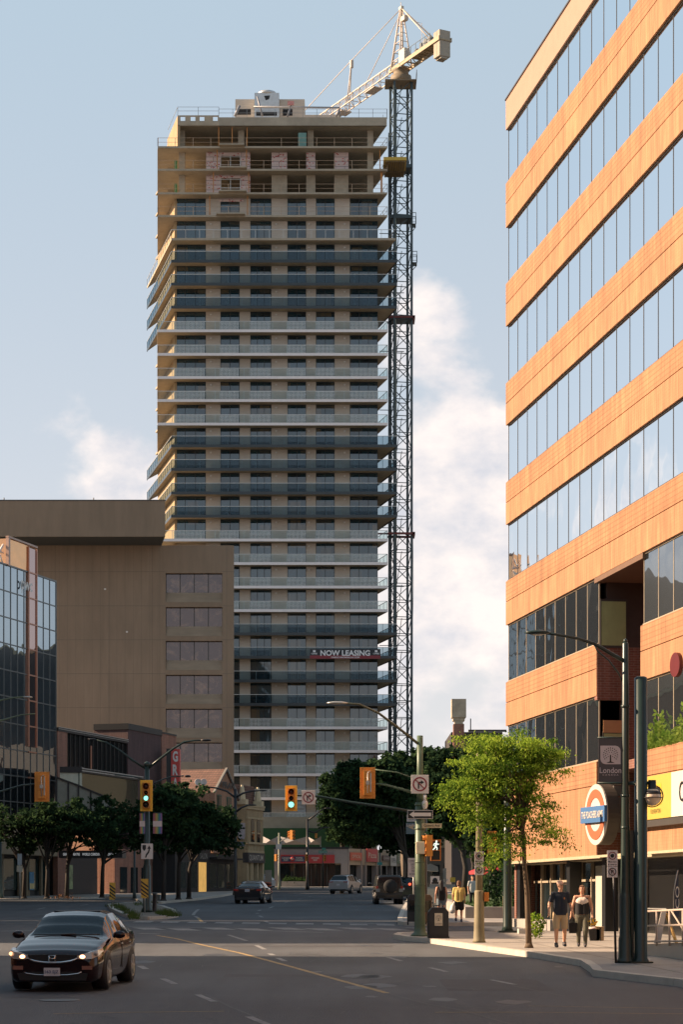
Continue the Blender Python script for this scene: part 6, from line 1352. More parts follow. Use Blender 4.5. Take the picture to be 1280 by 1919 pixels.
# ---- litter bin and newspaper boxes
y = 65.2; x = X_(822, y); t = thing('litter_bin', 'black litter bin with slanted top and a pale city tree label', 'litter bin', (x, y, gz(y) + .15))
b = MB(); b.prism([(-.31, 0), (.31, 0), (.31, .80), (.20, .94), (-.20, .94), (-.31, .80)], 0, .55); b.build('bin_body', mat('bin_black', (.018, .019, .022), .4), t, False, bevel=.02)
b = MB(); b.box(-.33, .33, -.02, .57, 0, .05); b.box(-.33, -.312, .05, .5, .1, .75); b.build('bin_base', M_sgk, t, False)
b = MB(); b.box(-.12, .12, -.012, -.002, .38, .76); b.build('bin_label', mat('label_cream', (.60, .52, .40), .5), t, False)
b = MB(); tree_emblem(b, 0, .62, .10, -.018, -.0125); b.build('tree_emblem', M_sgk, t, False); text('London', 'lettering', M_sgk, t, (0, -.013, .44), (1, 0, 0), (0, 0, 1), .2, .05, world=False)
for k, (px, yy, w, h, col, lab) in enumerate(((776, 80, .5, 1.15, (.02, .025, .03), 'dark newspaper box at the kerb beside the parked jeep'), (790, 81, .4, 1.2, (.03, .03, .035), 'dark newspaper box behind the green pole'), (801, 79, .35, 1.15, (.16, .10, .05), 'brown newspaper box between the poles and the bench'))):
    t = thing('newspaper_box', lab, 'newspaper box', (X_(px, yy), yy, gz(yy) + .15)); b = MB(); b.prism([(-w / 2, .12), (w / 2, .12), (w / 2, h * .9), (w * .3, h), (-w * .3, h), (-w / 2, h * .9)], 0, .4); b.build('box_body', mat('newsbox%d' % k, col, .5), t, False, bevel=.015)
    b = MB(); b.box(-w * .35, w * .35, -.015, -.003, h * .45, h * .8); b.build('box_window', M_dglass, t, False)
    b = MB(); b.box(-w / 2, -w / 2 + .05, .02, .38, 0, .12); b.box(w / 2 - .05, w / 2, .02, .38, 0, .12); b.build('box_leg', M_sgk, t, False)
y = 86; t = thing('street_bench', 'black metal bench facing the road behind the litter bin', 'bench', (X_(807, y), y, gz(y) + .15))
for sx_ in (-.3, .3):
    b = MB(); b.tube([(sx_ - .2, 0, 0), (sx_ - .15, 0, .45), (sx_ - .25, 0, .95)], .025, 6); b.tube([(sx_ + .2, 0, 0), (sx_ + .2, 0, .6), (sx_ - .18, 0, .62)], .025, 6); b.build('bench_leg', M_sgk, t, False)
b = MB()
for k in range(5): b.box(-.15 + k * .08, -.10 + k * .08, -.6, .8, .44, .47)
b.build('seat', M_sgk, t, False); b = MB()
for k in range(4): b.box(-.30, -.27, -.6, .8, .55 + k * .11, .62 + k * .11)
b.build('backrest', M_sgk, t, False)
# ---- island pole with lamps, lights, pride banners, arrow board
y = 103.0; x = X_(275.5, y); g0 = gz(y) + .15
ip = thing('island_lamp_post', 'tall dark double armed street lamp standing on the traffic island', 'street lamp', (x, y, g0)); H = Z_(1432, y) - g0
b = MB(); b.lathe([(.30, 0), (.26, .15), (.20, .25), (.19, 2.2), (.15, 2.3), (.11, H)], n=14); b.ball((0, 0, H), .16, 8); b.build('pole_shaft', M_dgreen, ip, False)
b = MB(); zz = lambda q: Z_(q, y) - g0; xx = lambda q: X_(q, y) - x
b.tube([(0, 0, zz(1441)), (xx(300), 0, zz(1421)), (xx(325), 0, zz(1402)), (xx(345), 0, zz(1390)), (xx(365), 0, zz(1387)), (xx(378), 0, zz(1387))], [.065, .06, .055, .05, .04, .035], 8)
b.tube([(0, 0, zz(1441)), (xx(250), 0, zz(1425)), (xx(225), 0, zz(1406)), (xx(200), 0, zz(1391)), (xx(176), 0, zz(1385))], [.065, .06, .05, .04, .035], 8)
b.tube([(.3, 0, zz(1468)), (xx(305), 0, zz(1460)), (xx(320), 0, zz(1455)), (xx(345), 0, zz(1453.5))], .03, 6); b.tube([(0, 0, zz(1462)), (xx(250), 0, zz(1455)), (xx(215), 0, zz(1451))], .03, 6); b.build('lamp_arm', M_dgreen, ip, False)
for px, py, w in ((386, 1386.5, 11), (172, 1385, 8), (352, 1454, 6)):
    b = MB(); b.ball((xx(px), 0, zz(py)), (w * .0257, .14, .06), 10); b.build('lamp_head', M_sgk, ip, False)
head('traffic_light', 'four lens yellow traffic light lit green on the island lamp post', (x, y - .35, Z_(1515, y)), 0, [(.15, M_lensr), (.10, M_lens), (.11, M_go), (.15, M_lens)], w=.60, scale=1.0)
for k, (a, c, lab) in enumerate(((262, 272, 'narrow rainbow striped banner on the left side of the island lamp post'), (287, 304, 'wider rainbow striped banner on the right side of the island lamp post'))):
    t = thing('rainbow_banner', lab, 'banner', (X_((a + c) / 2, y), y - .1, Z_(1562, y)), group='rainbow banners on the island lamp post')
    w_ = X_(c, y) - X_(a, y); hh = Z_(1523, y) - Z_(1562, y); cols_ = [(.25, .10, .16), (.38, .16, .10), (.42, .34, .10), (.12, .26, .14), (.05, .16, .32), (.22, .13, .30)]
    b = MB(); ms = [mat('stripe%d' % q, cc, .7, var=.05) for q, cc in enumerate(cols_)]
    for q in range(6): b.box(-w_ / 2 + w_ * q / 6, -w_ / 2 + w_ * (q + 1) / 6, -.01, .01, 0, hh, q)
    b.build('banner_cloth', ms, t, False); b = MB(); b.box(-w_ / 2, w_ / 2, -.016, -.011, hh * .35, hh * .62); b.build('banner_panel', M_lp, t, False)
    b = MB(); b.tube([(-w_ / 2, 0, hh), (w_ / 2, 0, hh)], .02, 6); b.tube([(-w_ / 2, 0, 0), (w_ / 2, 0, 0)], .02, 6); b.build('banner_rod', M_sgk, t, False)
y = 102.2; t = thing('keep_right_sign', 'white keep right sign with curved arrow on the island lamp post', 'sign', (X_(275.5, y), y, Z_(1609, y)))
w_, hh = X_(286.5, y) - X_(264.5, y), Z_(1580, y) - Z_(1609, y)
b = MB(); b.box(-w_ / 2, w_ / 2, -.01, .01, 0, hh); b.build('sign_plate', M_sgn, t, False, bevel=.006)
b = MB(); b.prism([(-.22, hh - .07), (-.05, hh - .07), (-.05, hh - .25), (-.135, hh - .36), (-.22, hh - .25)], -.016, -.011)
b.prism([(-.10, .07), (-.03, .07), (.0, .17), (.10, .30), (.13, .40), (.13, .5), (.19, .48), (.10, .66), (.01, .48), (.07, .5), (.06, .42), (.03, .34), (-.06, .22)], -.016, -.011); b.build('arrow', M_sgk, t, False)
def hazard(label, px, y, py0, py1, w):
    t = thing('hazard_marker', label, 'hazard marker', (X_(px, y), y, gz(y) + .1), group='striped hazard markers on the traffic island'); g_ = gz(y) + .1
    b = MB(); b.tube([(0, .03, 0), (0, .03, Z_(py0, y) - g_)], .035, 6); b.build('post', M_steel, t, False)
    za, zb_ = Z_(py1, y) - g_, Z_(py0, y) - g_; b = MB(); b.box(-w / 2, w / 2, -.01, .01, za, zb_); b.build('marker_board', mat('hazard_yellow', (.60, .36, .05), .5, var=.06), t, False)
    b = MB(); hh = zb_ - za; n = 5; st = hh / n
    for k in range(-1, n):
        p0 = zb_ - k * st - st * .45; p1 = p0 - st * .5; dr = w * .75
        poly = [(-w / 2, p0), (w / 2, p0 - dr), (w / 2, p1 - dr), (-w / 2, p1)]; poly = [(u, min(zb_, max(za, v))) for u, v in poly]
        if max(v for _, v in poly) - min(v for _, v in poly) > .02 and len(set(poly)) == 4: b.prism(poly, -.016, -.011)
    b.build('stripe', M_sgk, t, False)
hazard('striped yellow hazard marker in front of the island lamp post', 271, 101.5, 1646, 1682, .34); hazard('smaller striped hazard marker at the left tip of the island', 210.5, 118, 1653, 1685, .33)
b = MB(); b.lathe([(.16, 0), (.12, .1), (.10, .85), (.13, .95)], (X_(290, 104), 104, gz(104) + .1), n=10); tag(b.build('bollard', M_sgk), 'low black bollard beside the island lamp post', 'bollard')
# ---- left edge: signal and lamp arms reaching in from a pole outside the frame
y = 72.0; x = X_(-60, y); g0 = gz(y); t = thing('signal_pole', 'dark signal pole outside the left edge whose arms reach into the picture', 'pole', (x, y, g0))
b = MB(); b.lathe([(.2, 0), (.13, .3), (.09, Z_(1290, y) - g0)], n=12); b.build('pole_shaft', M_dgreen, t, False)
b = MB(); xx = lambda q: X_(q, y) - x; zz = lambda q: Z_(q, y) - g0
b.tube([(0, 0, zz(1495)), (xx(0), 0, zz(1483)), (xx(40), 0, zz(1471)), (xx(74), 0, zz(1468))], [.04, .035, .03, .025], 6); b.build('signal_arm', M_dgreen, t, False)
b = MB(); b.tube([(0, 0, zz(1325)), (xx(0), 0, zz(1312)), (xx(25), 0, zz(1307)), (xx(46), 0, zz(1305.5))], [.04, .03, .025, .02], 6); b.tube([(0, 0, zz(1390)), (xx(0), 0, zz(1350)), (xx(40), 0, zz(1339)), (xx(66), 0, zz(1337))], [.03, .03, .02, .02], 6); b.build('lamp_arm', M_green, t, False)
b = MB(); b.ball((xx(52), 0, zz(1306)), (.17, .1, .035), 10); b.build('lamp_head', M_steel, t, False)
tag_head_back('orange traffic light seen from behind, in front of the mirror glass building', X_(79.5, y), y - .1, Z_(1446, y), Z_(1502, y), 'traffic lights seen from behind')
# ---- left pavement small signs and far lamp posts
y = 144; t = thing('sign_post', 'thin post with white parking plates on the left pavement near the trees', 'sign', (X_(37, y), y, gz(y) + .15)); g0 = gz(y) + .15
b = MB(); b.tube([(0, 0, 0), (0, 0, Z_(1600, y) - g0)], .035, 6); b.build('post_shaft', M_steel, t, False)
b = MB(); b.box(-.15, -.01, -.03, -.01, Z_(1620, y) - g0, Z_(1599, y) - g0); b.box(.01, .15, -.03, -.01, Z_(1620, y) - g0, Z_(1599, y) - g0); b.build('sign_plate', mat('plate_blue', (.35, .42, .46), .5), t, False)
b = MB(); b.box(-.2, .2, -.03, -.01, Z_(1633, y) - g0, Z_(1621, y) - g0); b.build('sign_plate', mat('plate_cream', (.5, .48, .38), .5), t, False)
def lamp(label, px, y, ptop, arms, name='street_lamp', m=M_sgk, r=.09, hz=0):
    x = X_(px, y); g0 = gz(y) + .15; t = thing(name, label, 'street lamp', (x, y, g0)); xx = lambda q: X_(q, y) - x; zz = lambda q: Z_(q, y) - g0
    b = MB(); b.lathe([(r * 2, 0), (r * 1.6, .4), (r * 1.2, 1.2), (r, zz(ptop))], n=10); b.build('pole_shaft', m, t, False)
    for pts in arms:
        b = MB(); b.tube([(xx(p), 0, zz(q)) for p, q in pts], [r * .8, r * .7, r * .6, r * .5, r * .4, r * .4][:len(pts)] if len(pts) <= 6 else r * .5, 6); b.build('lamp_arm', m, t, False)
        b = MB(); p, q = pts[-1]; s_ = 1 if p > pts[0][0] else -1; b.ball((xx(p) + .3 * s_, 0, zz(q)), (.38, .15, .07), 8); b.build('lamp_head', m, t, False)
    return t
lamp('tall dark double armed lamp post in front of the yellow brick shop', 441, 165, 1478, [[(441, 1494), (425, 1482), (405, 1476), (390, 1474)], [(441, 1494), (455, 1486), (470, 1482), (485, 1481)], [(443, 1520), (452, 1513), (465, 1508)]], r=.11)
lamp('dark lamp post with one slanted arm on the far corner by the post office', 576, 205, 1534, [[(576, 1537), (588, 1529), (600, 1519), (608, 1514)], [(576, 1556), (590, 1560), (605, 1550)]], r=.11)
lamp('grey green post at the far left edge of the picture', 0, 150, 1555, [], name='street_pole', m=mat('pole_teal', (.05, .10, .10), .5), r=.12)
lamp('slim lamp post on the left pavement in front of the theatre doors', 252, 148, 1590, [], m=mat('pole_teal2', (.05, .07, .07), .5), r=.07)
t = thing('street_banner', 'tall dark pole sign box hanging beside the lamp post at the yellow shop', 'banner', (X_(450, 165), 165, Z_(1585, 165)))
b = MB(); b.box(-.25, .35, -.02, .02, 0, .35); b.build('banner_cloth', mat('banner_slate', (.09, .11, .13), .6), t, False)
t = thing('street_banner', 'pale pink and white city banner on the double armed lamp post', 'banner', (X_(452, 164.9), 164.9, Z_(1568, 164.9)))
b = MB(); b.box(-.28, .30, -.02, .02, 0, 1.1); b.build('banner_cloth', mat('banner_pink', (.36, .30, .30), .6, var=.4, scale=2), t, False)
# ---- far junction signals
def far_head(label, px, py0, py1, y, rz=0, m=M_orp):
    s = (Z_(py0, y) - Z_(py1, y)) / 1.08; return head('traffic_light', label, (X_(px, y), y, Z_(py1, y)), rz, [(.14, M_lens)] * 3, back=False, scale=s, group='small traffic lights at the far junction')
y = 207; fp = lamp('grey pole at the far junction carrying orange signals', 523, y, 1560, [], name='signal_pole', m=mat('pole_grey', (.16, .18, .14), .5), r=.09)
b = MB(); b.tube([(0, 0, Z_(1577, y) - gz(y) - .15), (X_(545, y) - X_(523, y), 0, Z_(1566, y) - gz(y) - .15)], .04, 6); b.build('signal_arm', M_steel, fp, False)
far_head('small orange signal low on the grey far pole', 517, 1600, 1613, y - .3, R(60)); far_head('small orange signal high on the arm of the grey far pole', 547, 1555, 1573, y - .3, R(60)); far_head('tiny orange signal side on, beside the high one', 543, 1557, 1570, y + .3, R(-60))
far_head('dark orange signal on the far lamp post, in front of the red sign', 574, 1600, 1613, 204.5, R(30)); far_head('dark orange signal right of the lamp post, in front of the red sign', 608, 1601, 1613, 212, R(30))
far_head('tiny signal hanging in the trees beside the far lamp arm', 592, 1561, 1570, 206, R(90))
b = MB(); b.box(X_(517, y), X_(527, y), y - .35, y - .3, Z_(1591, y), Z_(1581, y)); wn = tag(b.build('turn_sign', M_sgn), 'small white turn sign on the grey far pole', 'sign')
y = 214; t = thing('street_name_sign', 'small green street name sign in front of the post office', 'street sign', (X_(605, y), y, gz(y) + .15)); g0 = gz(y) + .15
b = MB(); b.tube([(0, .05, 0), (0, .05, Z_(1588, y) - g0)], .05, 6); b.build('post_shaft', M_dgreen, t, False); b = MB(); b.box(-.42, .42, -.02, .02, Z_(1598, y) - g0, Z_(1593, y) - g0); b.box(-.1, .3, -.02, .02, Z_(1592, y) - g0, Z_(1588, y) - g0); b.build('name_plate', mat('plate_green', (.02, .20, .14), .5), t, False)
text('Central Ave', 'lettering', M_sgn, t, (0, -.024, Z_(1595.5, y) - g0), (1, 0, 0), (0, 0, 1), .7, .15, world=False)
y = 222; t = thing('street_name_sign', 'slim post with a teal name sign in front of the small shops', 'street sign', (X_(712, y), y, gz(y) + .15)); g0 = gz(y) + .15
b = MB(); b.tube([(0, .05, 0), (0, .05, Z_(1585, y) - g0)], .07, 6); b.build('post_shaft', M_dgreen, t, False); b = MB(); b.box(-.25, .25, -.02, .02, Z_(1620, y) - g0, Z_(1615, y) - g0); b.build('name_plate', mat('plate_teal', (.02, .20, .18), .5), t, False)
# ---- traffic barrels on the left of the far junction
bp = None
for px, y, lab in ((499, 200, 'orange traffic barrel behind the black sedan, left one'), (504.5, 197, 'orange and black traffic barrel behind the black sedan, right one')):
    t = thing('traffic_barrel', lab, 'traffic barrel', (X_(px, y), y, gz(y)), group='traffic barrels at the far kerb')
    b = MB(); b.lathe([(.32, 0), (.32, .06), (.26, .07), (.25, .35), (.23, .36), (.22, .62), (.2, .63), (.18, .9), (.12, .93)], n=14); b.build('barrel_body', mat('barrel_orange', (.40, .07, .02), .5), t, False)
    for z in (.2, .45, .72): b = MB(); b.lathe([(.262, z), (.255, z + .1)], n=14); b.build('reflective_band', M_sgk, t, False)
# ---- bus shelter, park wall, umbrella, statue-like panel
y = 101; g0 = gz(y) + .15; bs = thing('bus_shelter', 'glass bus shelter with arched roof and posters behind the walkers', 'bus shelter', (X_(820, y), y, g0)); xa, xb = X_(797, y) - X_(820, y), X_(847, y) - X_(820, y)
M_sh = mat('shelter_grey', (.16, .19, .19), .4)
b = MB(); zr_ = Z_(1622, y) - g0; b.prism([(xa - .1, zr_ - .2)] + [(xa - .1 + (xb - xa) * .55 * q / 6, zr_ - .2 + .32 * math.sin(math.pi * .5 * min(1, (q + .5) / 4)) - (.0 if q < 4 else (q - 3) * .05)) for q in range(7)] + [(xa + (xb - xa) * .5, zr_ - .25)], 0, 1.6); b.build('shelter_roof', M_sh, bs, False)
for u, v in ((xa, .1), (xa, 1.5), (xb * .55, .1), (xb * .55, 1.5)): b = MB(); b.box(u - .04, u + .04, v - .04, v + .04, 0, zr_ - .1); b.build('shelter_post', M_sh, bs, False)
b = MB(); b.box(xa + .05, xb * .55, 1.48, 1.50, .3, zr_ - .3); b.build('shelter_glass', M_clearg, bs, False)
b = MB(); b.box(xa + .25, xa + .68, .05, .08, Z_(1656, y) - g0, Z_(1641, y) - g0); ps_ = b.build('poster', M_sgn, bs, False)
b = MB(); b.lathe([(.005, .045), (.12, .043), (.12, .048)], (xa + .465, 0, Z_(1649, y) - g0), axis='y', n=14); b.box(xa + .3, xa + .63, .042, .048, Z_(1655.5, y) - g0, Z_(1652, y) - g0); b.build('poster_figure', M_sgk, ps_, False)
b = MB(); b.box(xa + .25, xb + .2, .9, .93, Z_(1664, y) - g0, Z_(1656, y) - g0); b.build('information_panel', mat('panel_blue_grey', (.20, .25, .28), .5, var=.3, scale=4), bs, False)
b = MB(); b.box(xa + .9, xa + 1.1, .4, .42, Z_(1651, y) - g0, Z_(1646, y) - g0); b.build('notice', M_sgn, bs, False); b = MB(); b.box(xa + 1.2, xa + 1.45, .4, .42, Z_(1652, y) - g0, Z_(1643, y) - g0); b.build('notice', mat('notice_yellow', (.42, .34, .05), .5), bs, False)
t = thing('park_wall', 'low concrete wall edging the park lawn', 'wall', (6, 92, gz(92)))
b = MB(); b.plate([(X_(872, 91), 91), (14, 90.5), (14, 91.0), (X_(872, 91) + .4, 91.5), (X_(835, 118), 118), (X_(833, 118) - .3, 118)], lambda a, c: gz(c), lambda a, c: gz(c) + .62); b.build('wall_block', M_walk, t)
t = thing('bench_wall', 'pale low concrete wall across the pavement behind the bus shelter', 'wall', (4, 118, gz(118))); b = MB(); b.box(X_(780, 112), X_(835, 112), 112, 112.4, gz(112), Z_(1664, 112)); b.build('wall_block', M_kerb, t)
y = 128; g0 = gz(y); t = thing('parasol', 'red patio parasol over the park lawn behind the signs', 'parasol', (X_(918, y), y, g0)); b = MB(); n = 8; zt_ = Z_(1617, y) - g0; zl = Z_(1632, y) - g0
b.add([(0, 0, zt_)] + [(1.25 * math.cos(6.283 * k / n), 1.25 * math.sin(6.283 * k / n), zl) for k in range(n)] + [(1.25 * math.cos(6.283 * k / n), 1.25 * math.sin(6.283 * k / n), zl - .18) for k in range(n)], [(0, 1 + k, 1 + (k + 1) % n) for k in range(n)] + [(1 + k, 9 + k, 9 + (k + 1) % n, 1 + (k + 1) % n) for k in range(n)])
b.build('canopy', mat('parasol_red', (.45, .03, .04), .6), t, False); b = MB(); b.tube([(0, 0, 0), (0, 0, zt_)], .03, 6); b.build('pole_shaft', M_steel, t, False)
# planter ledge and shrub by the office windows
b = MB(); b.fr(RO, RU, RN, UZ); b.box(1.0, 8.2, -.4, .35, .9, 1.55); tag(b.build('planter_ledge', M_walk), 'low grey concrete ledge under the office shop windows', 'ledge')
b = MB(); b.fr((X_(978, 70), 70, gz(70) + .14)); b.box(-.12, .45, -.25, .3, 0, .16); tag(b.build('concrete_block', mat('block_white', (.5, .47, .42), .7)), 'pale concrete block at the foot of the dark green pole', 'block')
# bits left by the shop windows: black bag and two wood crates
y = 63; g0 = gz(y) + .15
b = MB(); b.prism([(-.12, 0), (.14, 0), (.2, .34), (-.18, .34)], 0, .2); b.v = [v + Vector((X_(1114, y), y, g0)) for v in b.v]; bg_ = tag(b.build('tote_bag', M_sgk), 'black tote bag standing by the wooden crates outside the shop', 'bag')
b = MB(); b.ball((X_(1114, y), y + .1, g0 + .36), (.16, .09, .05), 8); b.build('bag_contents', mat('paper_pink', (.6, .45, .42), .7), bg_)
for k, (px, lab) in enumerate(((1121, 'slim wooden crate beside the black tote bag'), (1129, 'slim wooden crate further from the tote bag, beside the white panel'))):
    b = MB(); b.box(-.045, .045, 0, .3, 0, .40); b.box(-.055, .055, -.01, .31, .37, .41); b.v = [v + Vector((X_(px, y), y, g0)) for v in b.v]; tag(b.build('wooden_crate', mat('crate_wood', (.30, .20, .11), .8)), lab, 'crate', 'crates outside the shop')
# litter on the left pavement and bins
for px, yy, lab, r in ((112, 147, 'small heap of orange brown leaves on the left pavement, left one', .35), (130, 147, 'small heap of orange brown leaves on the left pavement, right one', .4)):
    b = MB(); rl = random.Random(px)
    for k in range(60):
        c_ = Vector((X_(px, yy) + rl.gauss(0, r), yy + rl.gauss(0, .3), gz(yy) + .16 + abs(rl.gauss(0, .12)))); e = Vector([rl.gauss(0, .07) for _ in range(3)]); f_ = Vector([rl.gauss(0, .07) for _ in range(3)]); b.add([c_, c_ + e, c_ + f_], [(0, 1, 2)])
    tag(b.build('leaf_heap', mat('dry_leaf', (.22, .10, .04), .9), fix=False), lab, 'leaf heap', 'leaf heaps on the left pavement')
b = MB(); y = 138; b.box(X_(289, y), X_(299, y), y, y + .35, gz(y) + .15, Z_(1676, y)); b.box(X_(288.5, y), X_(299.5, y), y - .02, y + .37, Z_(1678, y), Z_(1675, y)); tag(b.build('utility_box', mat('box_grey_dark', (.08, .085, .08), .6)), 'small dark utility box under the island side trees', 'utility box')
b = MB(); y = 205; b.box(X_(495, y), X_(508, y), y + 2, y + 2.1, gz(y), Z_(1629, y)); tag(b.build('grey_cabinet', mat('cabinet_grey', (.22, .22, .2), .6)), 'pale grey cabinet behind the traffic barrels', 'cabinet')
# overhead wires by the mast arm
# ================================================================ TREES
M_bark = mat('bark', (.11, .075, .045), .9, var=.35, scale=6, stretch=(1, 1, .3), bump=.6, bscale=20)
M_barkd = mat('bark_dark', (.035, .030, .026), .9, var=.3, scale=4)
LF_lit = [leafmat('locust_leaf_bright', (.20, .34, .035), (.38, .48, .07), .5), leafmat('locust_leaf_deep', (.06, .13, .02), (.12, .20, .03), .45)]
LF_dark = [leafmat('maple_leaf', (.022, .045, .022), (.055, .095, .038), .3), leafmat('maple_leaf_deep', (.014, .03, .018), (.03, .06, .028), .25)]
def tree(name, label, base, blobs, trunkpts, tr, nleaf, leaf, mats, seed, clump=.32, clumps=None, droop=.15, bark=None, group=None, branches=26, cat='tree', aspect=.42, flat=.34, limb=.42):
    """blobs: ellipsoids (x,y,z,rx,ry,rz) relative to base that the foliage clumps fill unevenly"""
    rg = random.Random(seed); t = thing(name, label, cat, base, 0, group); bark = bark or M_bark
    vol = [b[3] * b[4] * b[5] for b in blobs]; tot = sum(vol); cl = []
    nc = clumps or 120
    for b, v in zip(blobs, vol):
        for k in range(max(3, int(nc * v / tot))):
            while True:
                d = Vector((rg.gauss(0, 1), rg.gauss(0, 1), rg.gauss(0, 1))).normalized(); r = rg.uniform(.25, 1.16) ** .75
                if d.z > -.85: break
            cl.append(Vector((b[0] + d.x * b[3] * r, b[1] + d.y * b[4] * r, b[2] + d.z * b[5] * r)))
    tm = MB(); pts = [Vector(p) for p in trunkpts]; tm.tube(pts, [tr * (1 - .55 * i / (len(pts) - 1)) for i in range(len(pts))], 8)
    tm.tube([pts[0], pts[0] + Vector((0, 0, .12))], [tr * 1.5, tr], 8)
    tm.build('trunk', bark, t, False)
    bm_ = MB(); top = pts[-1]; lo = pts[-3]
    for k in range(branches):
        c = cl[rg.randrange(len(cl))]; s = lo.lerp(top, rg.random()); mid = s.lerp(c, .5) + Vector((rg.gauss(0, .08), rg.gauss(0, .08), rg.uniform(.0, .25))) * (c - s).length * .6
        bm_.tube([s, s.lerp(mid, .5) + Vector((0, 0, .05)), mid, c], [tr * limb, tr * limb * .75, tr * limb * .5, tr * limb * .2], 5)
    bm_.build('limbs', bark, t, False)
    L_ = MB(); ex = []
    for c in cl: ex.append((c, clump * rg.uniform(.6, 1.35), rg.random() < .45))
    vs = []; fs = []; ms = []
    for k in range(nleaf):
        c, s, dk = ex[rg.randrange(len(ex))]
        p = c + Vector((rg.gauss(0, s * .62), rg.gauss(0, s * .62), rg.gauss(0, s * flat) - abs(rg.gauss(0, s * droop))))
        d = Vector((rg.gauss(0, 1), rg.gauss(0, 1), rg.gauss(0, .6) - droop * 3)).normalized(); u = d.cross(Vector((rg.gauss(0, 1), rg.gauss(0, 1), rg.gauss(0, 1))))
        if u.length < .01: continue
        u.normalize(); l = leaf * rg.uniform(.6, 1.3); i = len(vs)
        vs += [p, p + d * l * .5 + u * l * aspect, p + d * l, p + d * l * .5 - u * l * aspect]; fs.append((i, i + 1, i + 2, i + 3)); ms.append(1 if (dk and rg.random() < .8) or rg.random() < .2 else 0)
    L_.v = vs; L_.f = [list(f) for f in fs]; L_.m = ms; L_.s = [False] * len(fs)
    L_.build('crown', mats, t, False, fix=False); return t
y = 57.4; bx = X_(990, y); g0 = gz(y) + .15
def lt(px, py, rx, ry, dy=0): return (X_(px, y) - bx, dy, Z_(py, y) - g0, rx / F * y, rx / F * y * .9, ry / F * y)
tree('locust_tree', 'young sunlit bright green locust tree on the right pavement', (bx, y, g0),
     [lt(905, 1405, 66, 34), lt(985, 1395, 66, 28), lt(1015, 1425, 48, 36), lt(880, 1470, 52, 42), lt(950, 1450, 76, 44), lt(925, 1520, 42, 34), lt(1000, 1495, 46, 34), lt(1020, 1545, 36, 28), lt(955, 1565, 38, 26), lt(935, 1598, 30, 26), lt(890, 1530, 30, 30), lt(1035, 1572, 26, 12), lt(852, 1488, 26, 26)],
     [(.02, 0, 0), (0, 0, .6), (-.03, 0, 1.5), (-.10, 0, 2.2), (-.12, .0, 2.9), (-.2, 0, 3.6), (-.30, 0, 4.4)], .088, 34000, .088, LF_lit, 4, clump=.24, clumps=320, droop=.35, branches=60, aspect=.20, flat=.18, limb=.34)
# dark park trees behind the signal poles
def dtree(px, pyc, rxp, ryp, Y, seed, label, nl=7000, leaf=.30, trunk_px=None, group='dark park trees'):
    bx = X_(trunk_px or px, Y); g0 = gz(Y) + .3; c = (X_(px, Y) - bx, 0, Z_(pyc, Y) - g0); rx, rz = rxp / F * Y, ryp / F * Y; rg = random.Random(seed)
    bl = [(c[0], 0, c[2], rx * .72, rx * .6, rz * .72)]
    for k in range(7): a = 6.283 * k / 7 + rg.random(); bl.append((c[0] + math.cos(a) * rx * .58, rg.uniform(-.4, .4) * rx, c[2] + math.sin(a) * rz * .58, rx * rg.uniform(.3, .45), rx * .4, rz * rg.uniform(.3, .42)))
    h = c[2]
    tree('park_tree', label, (bx, Y, g0), bl, [(0, 0, 0), (.1, 0, h * .3), (c[0] * .3, 0, h * .55), (c[0] * .6, 0, h * .9)], rx * .06 + .08, int(nl * 2.4), leaf * .76, LF_dark, seed, clump=rx * .125, clumps=380, droop=.1, bark=M_barkd, group=group, branches=24)
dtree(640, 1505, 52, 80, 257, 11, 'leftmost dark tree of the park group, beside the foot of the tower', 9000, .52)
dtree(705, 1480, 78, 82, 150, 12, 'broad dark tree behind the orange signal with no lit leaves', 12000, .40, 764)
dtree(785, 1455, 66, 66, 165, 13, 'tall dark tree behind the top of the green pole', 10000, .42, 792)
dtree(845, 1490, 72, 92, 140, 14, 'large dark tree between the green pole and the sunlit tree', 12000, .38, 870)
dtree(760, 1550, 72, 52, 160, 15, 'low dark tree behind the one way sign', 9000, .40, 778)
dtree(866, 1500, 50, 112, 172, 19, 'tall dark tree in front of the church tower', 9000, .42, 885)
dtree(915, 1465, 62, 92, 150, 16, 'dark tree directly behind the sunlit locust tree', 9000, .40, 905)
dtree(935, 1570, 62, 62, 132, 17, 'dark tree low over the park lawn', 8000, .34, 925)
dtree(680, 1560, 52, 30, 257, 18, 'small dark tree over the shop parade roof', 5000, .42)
# pavement trees on the left, flat spreading crowns
def ltree(px, pyb, crowns, Y, seed, label, nl=4500):
    bx = X_(px, Y); g0 = gz(Y) + .15; nl = int(nl * 1.6); bl = [(X_(a, Y) - bx, d, Z_(b_, Y) - g0, rx / F * Y * 1.3, rx / F * Y * .8, rz / F * Y * 1.35) for a, b_, rx, rz, d in crowns]
    zc = sum(b[2] for b in bl) / len(bl); xc_ = sum(b[0] for b in bl) / len(bl)
    tree('street_tree', label, (bx, Y, g0), bl, [(0, 0, 0), (.05, 0, zc * .4), (xc_ * .3, 0, zc * .7), (xc_ * .6, 0, zc)], .17, nl, .24, LF_dark, seed, clump=.30, clumps=130, droop=.2, bark=M_barkd, group='street trees on the left pavement', branches=26)
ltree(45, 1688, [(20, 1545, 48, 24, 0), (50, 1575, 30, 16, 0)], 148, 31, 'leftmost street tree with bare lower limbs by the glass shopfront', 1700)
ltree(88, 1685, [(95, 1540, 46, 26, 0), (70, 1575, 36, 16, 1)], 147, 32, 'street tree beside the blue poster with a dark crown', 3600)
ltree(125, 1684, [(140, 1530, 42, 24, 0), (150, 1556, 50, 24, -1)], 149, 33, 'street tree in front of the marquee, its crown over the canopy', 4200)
ltree(191, 1679, [(190, 1540, 52, 34, 0), (225, 1560, 46, 28, 1)], 152, 34, 'street tree before the theatre doors', 5200)
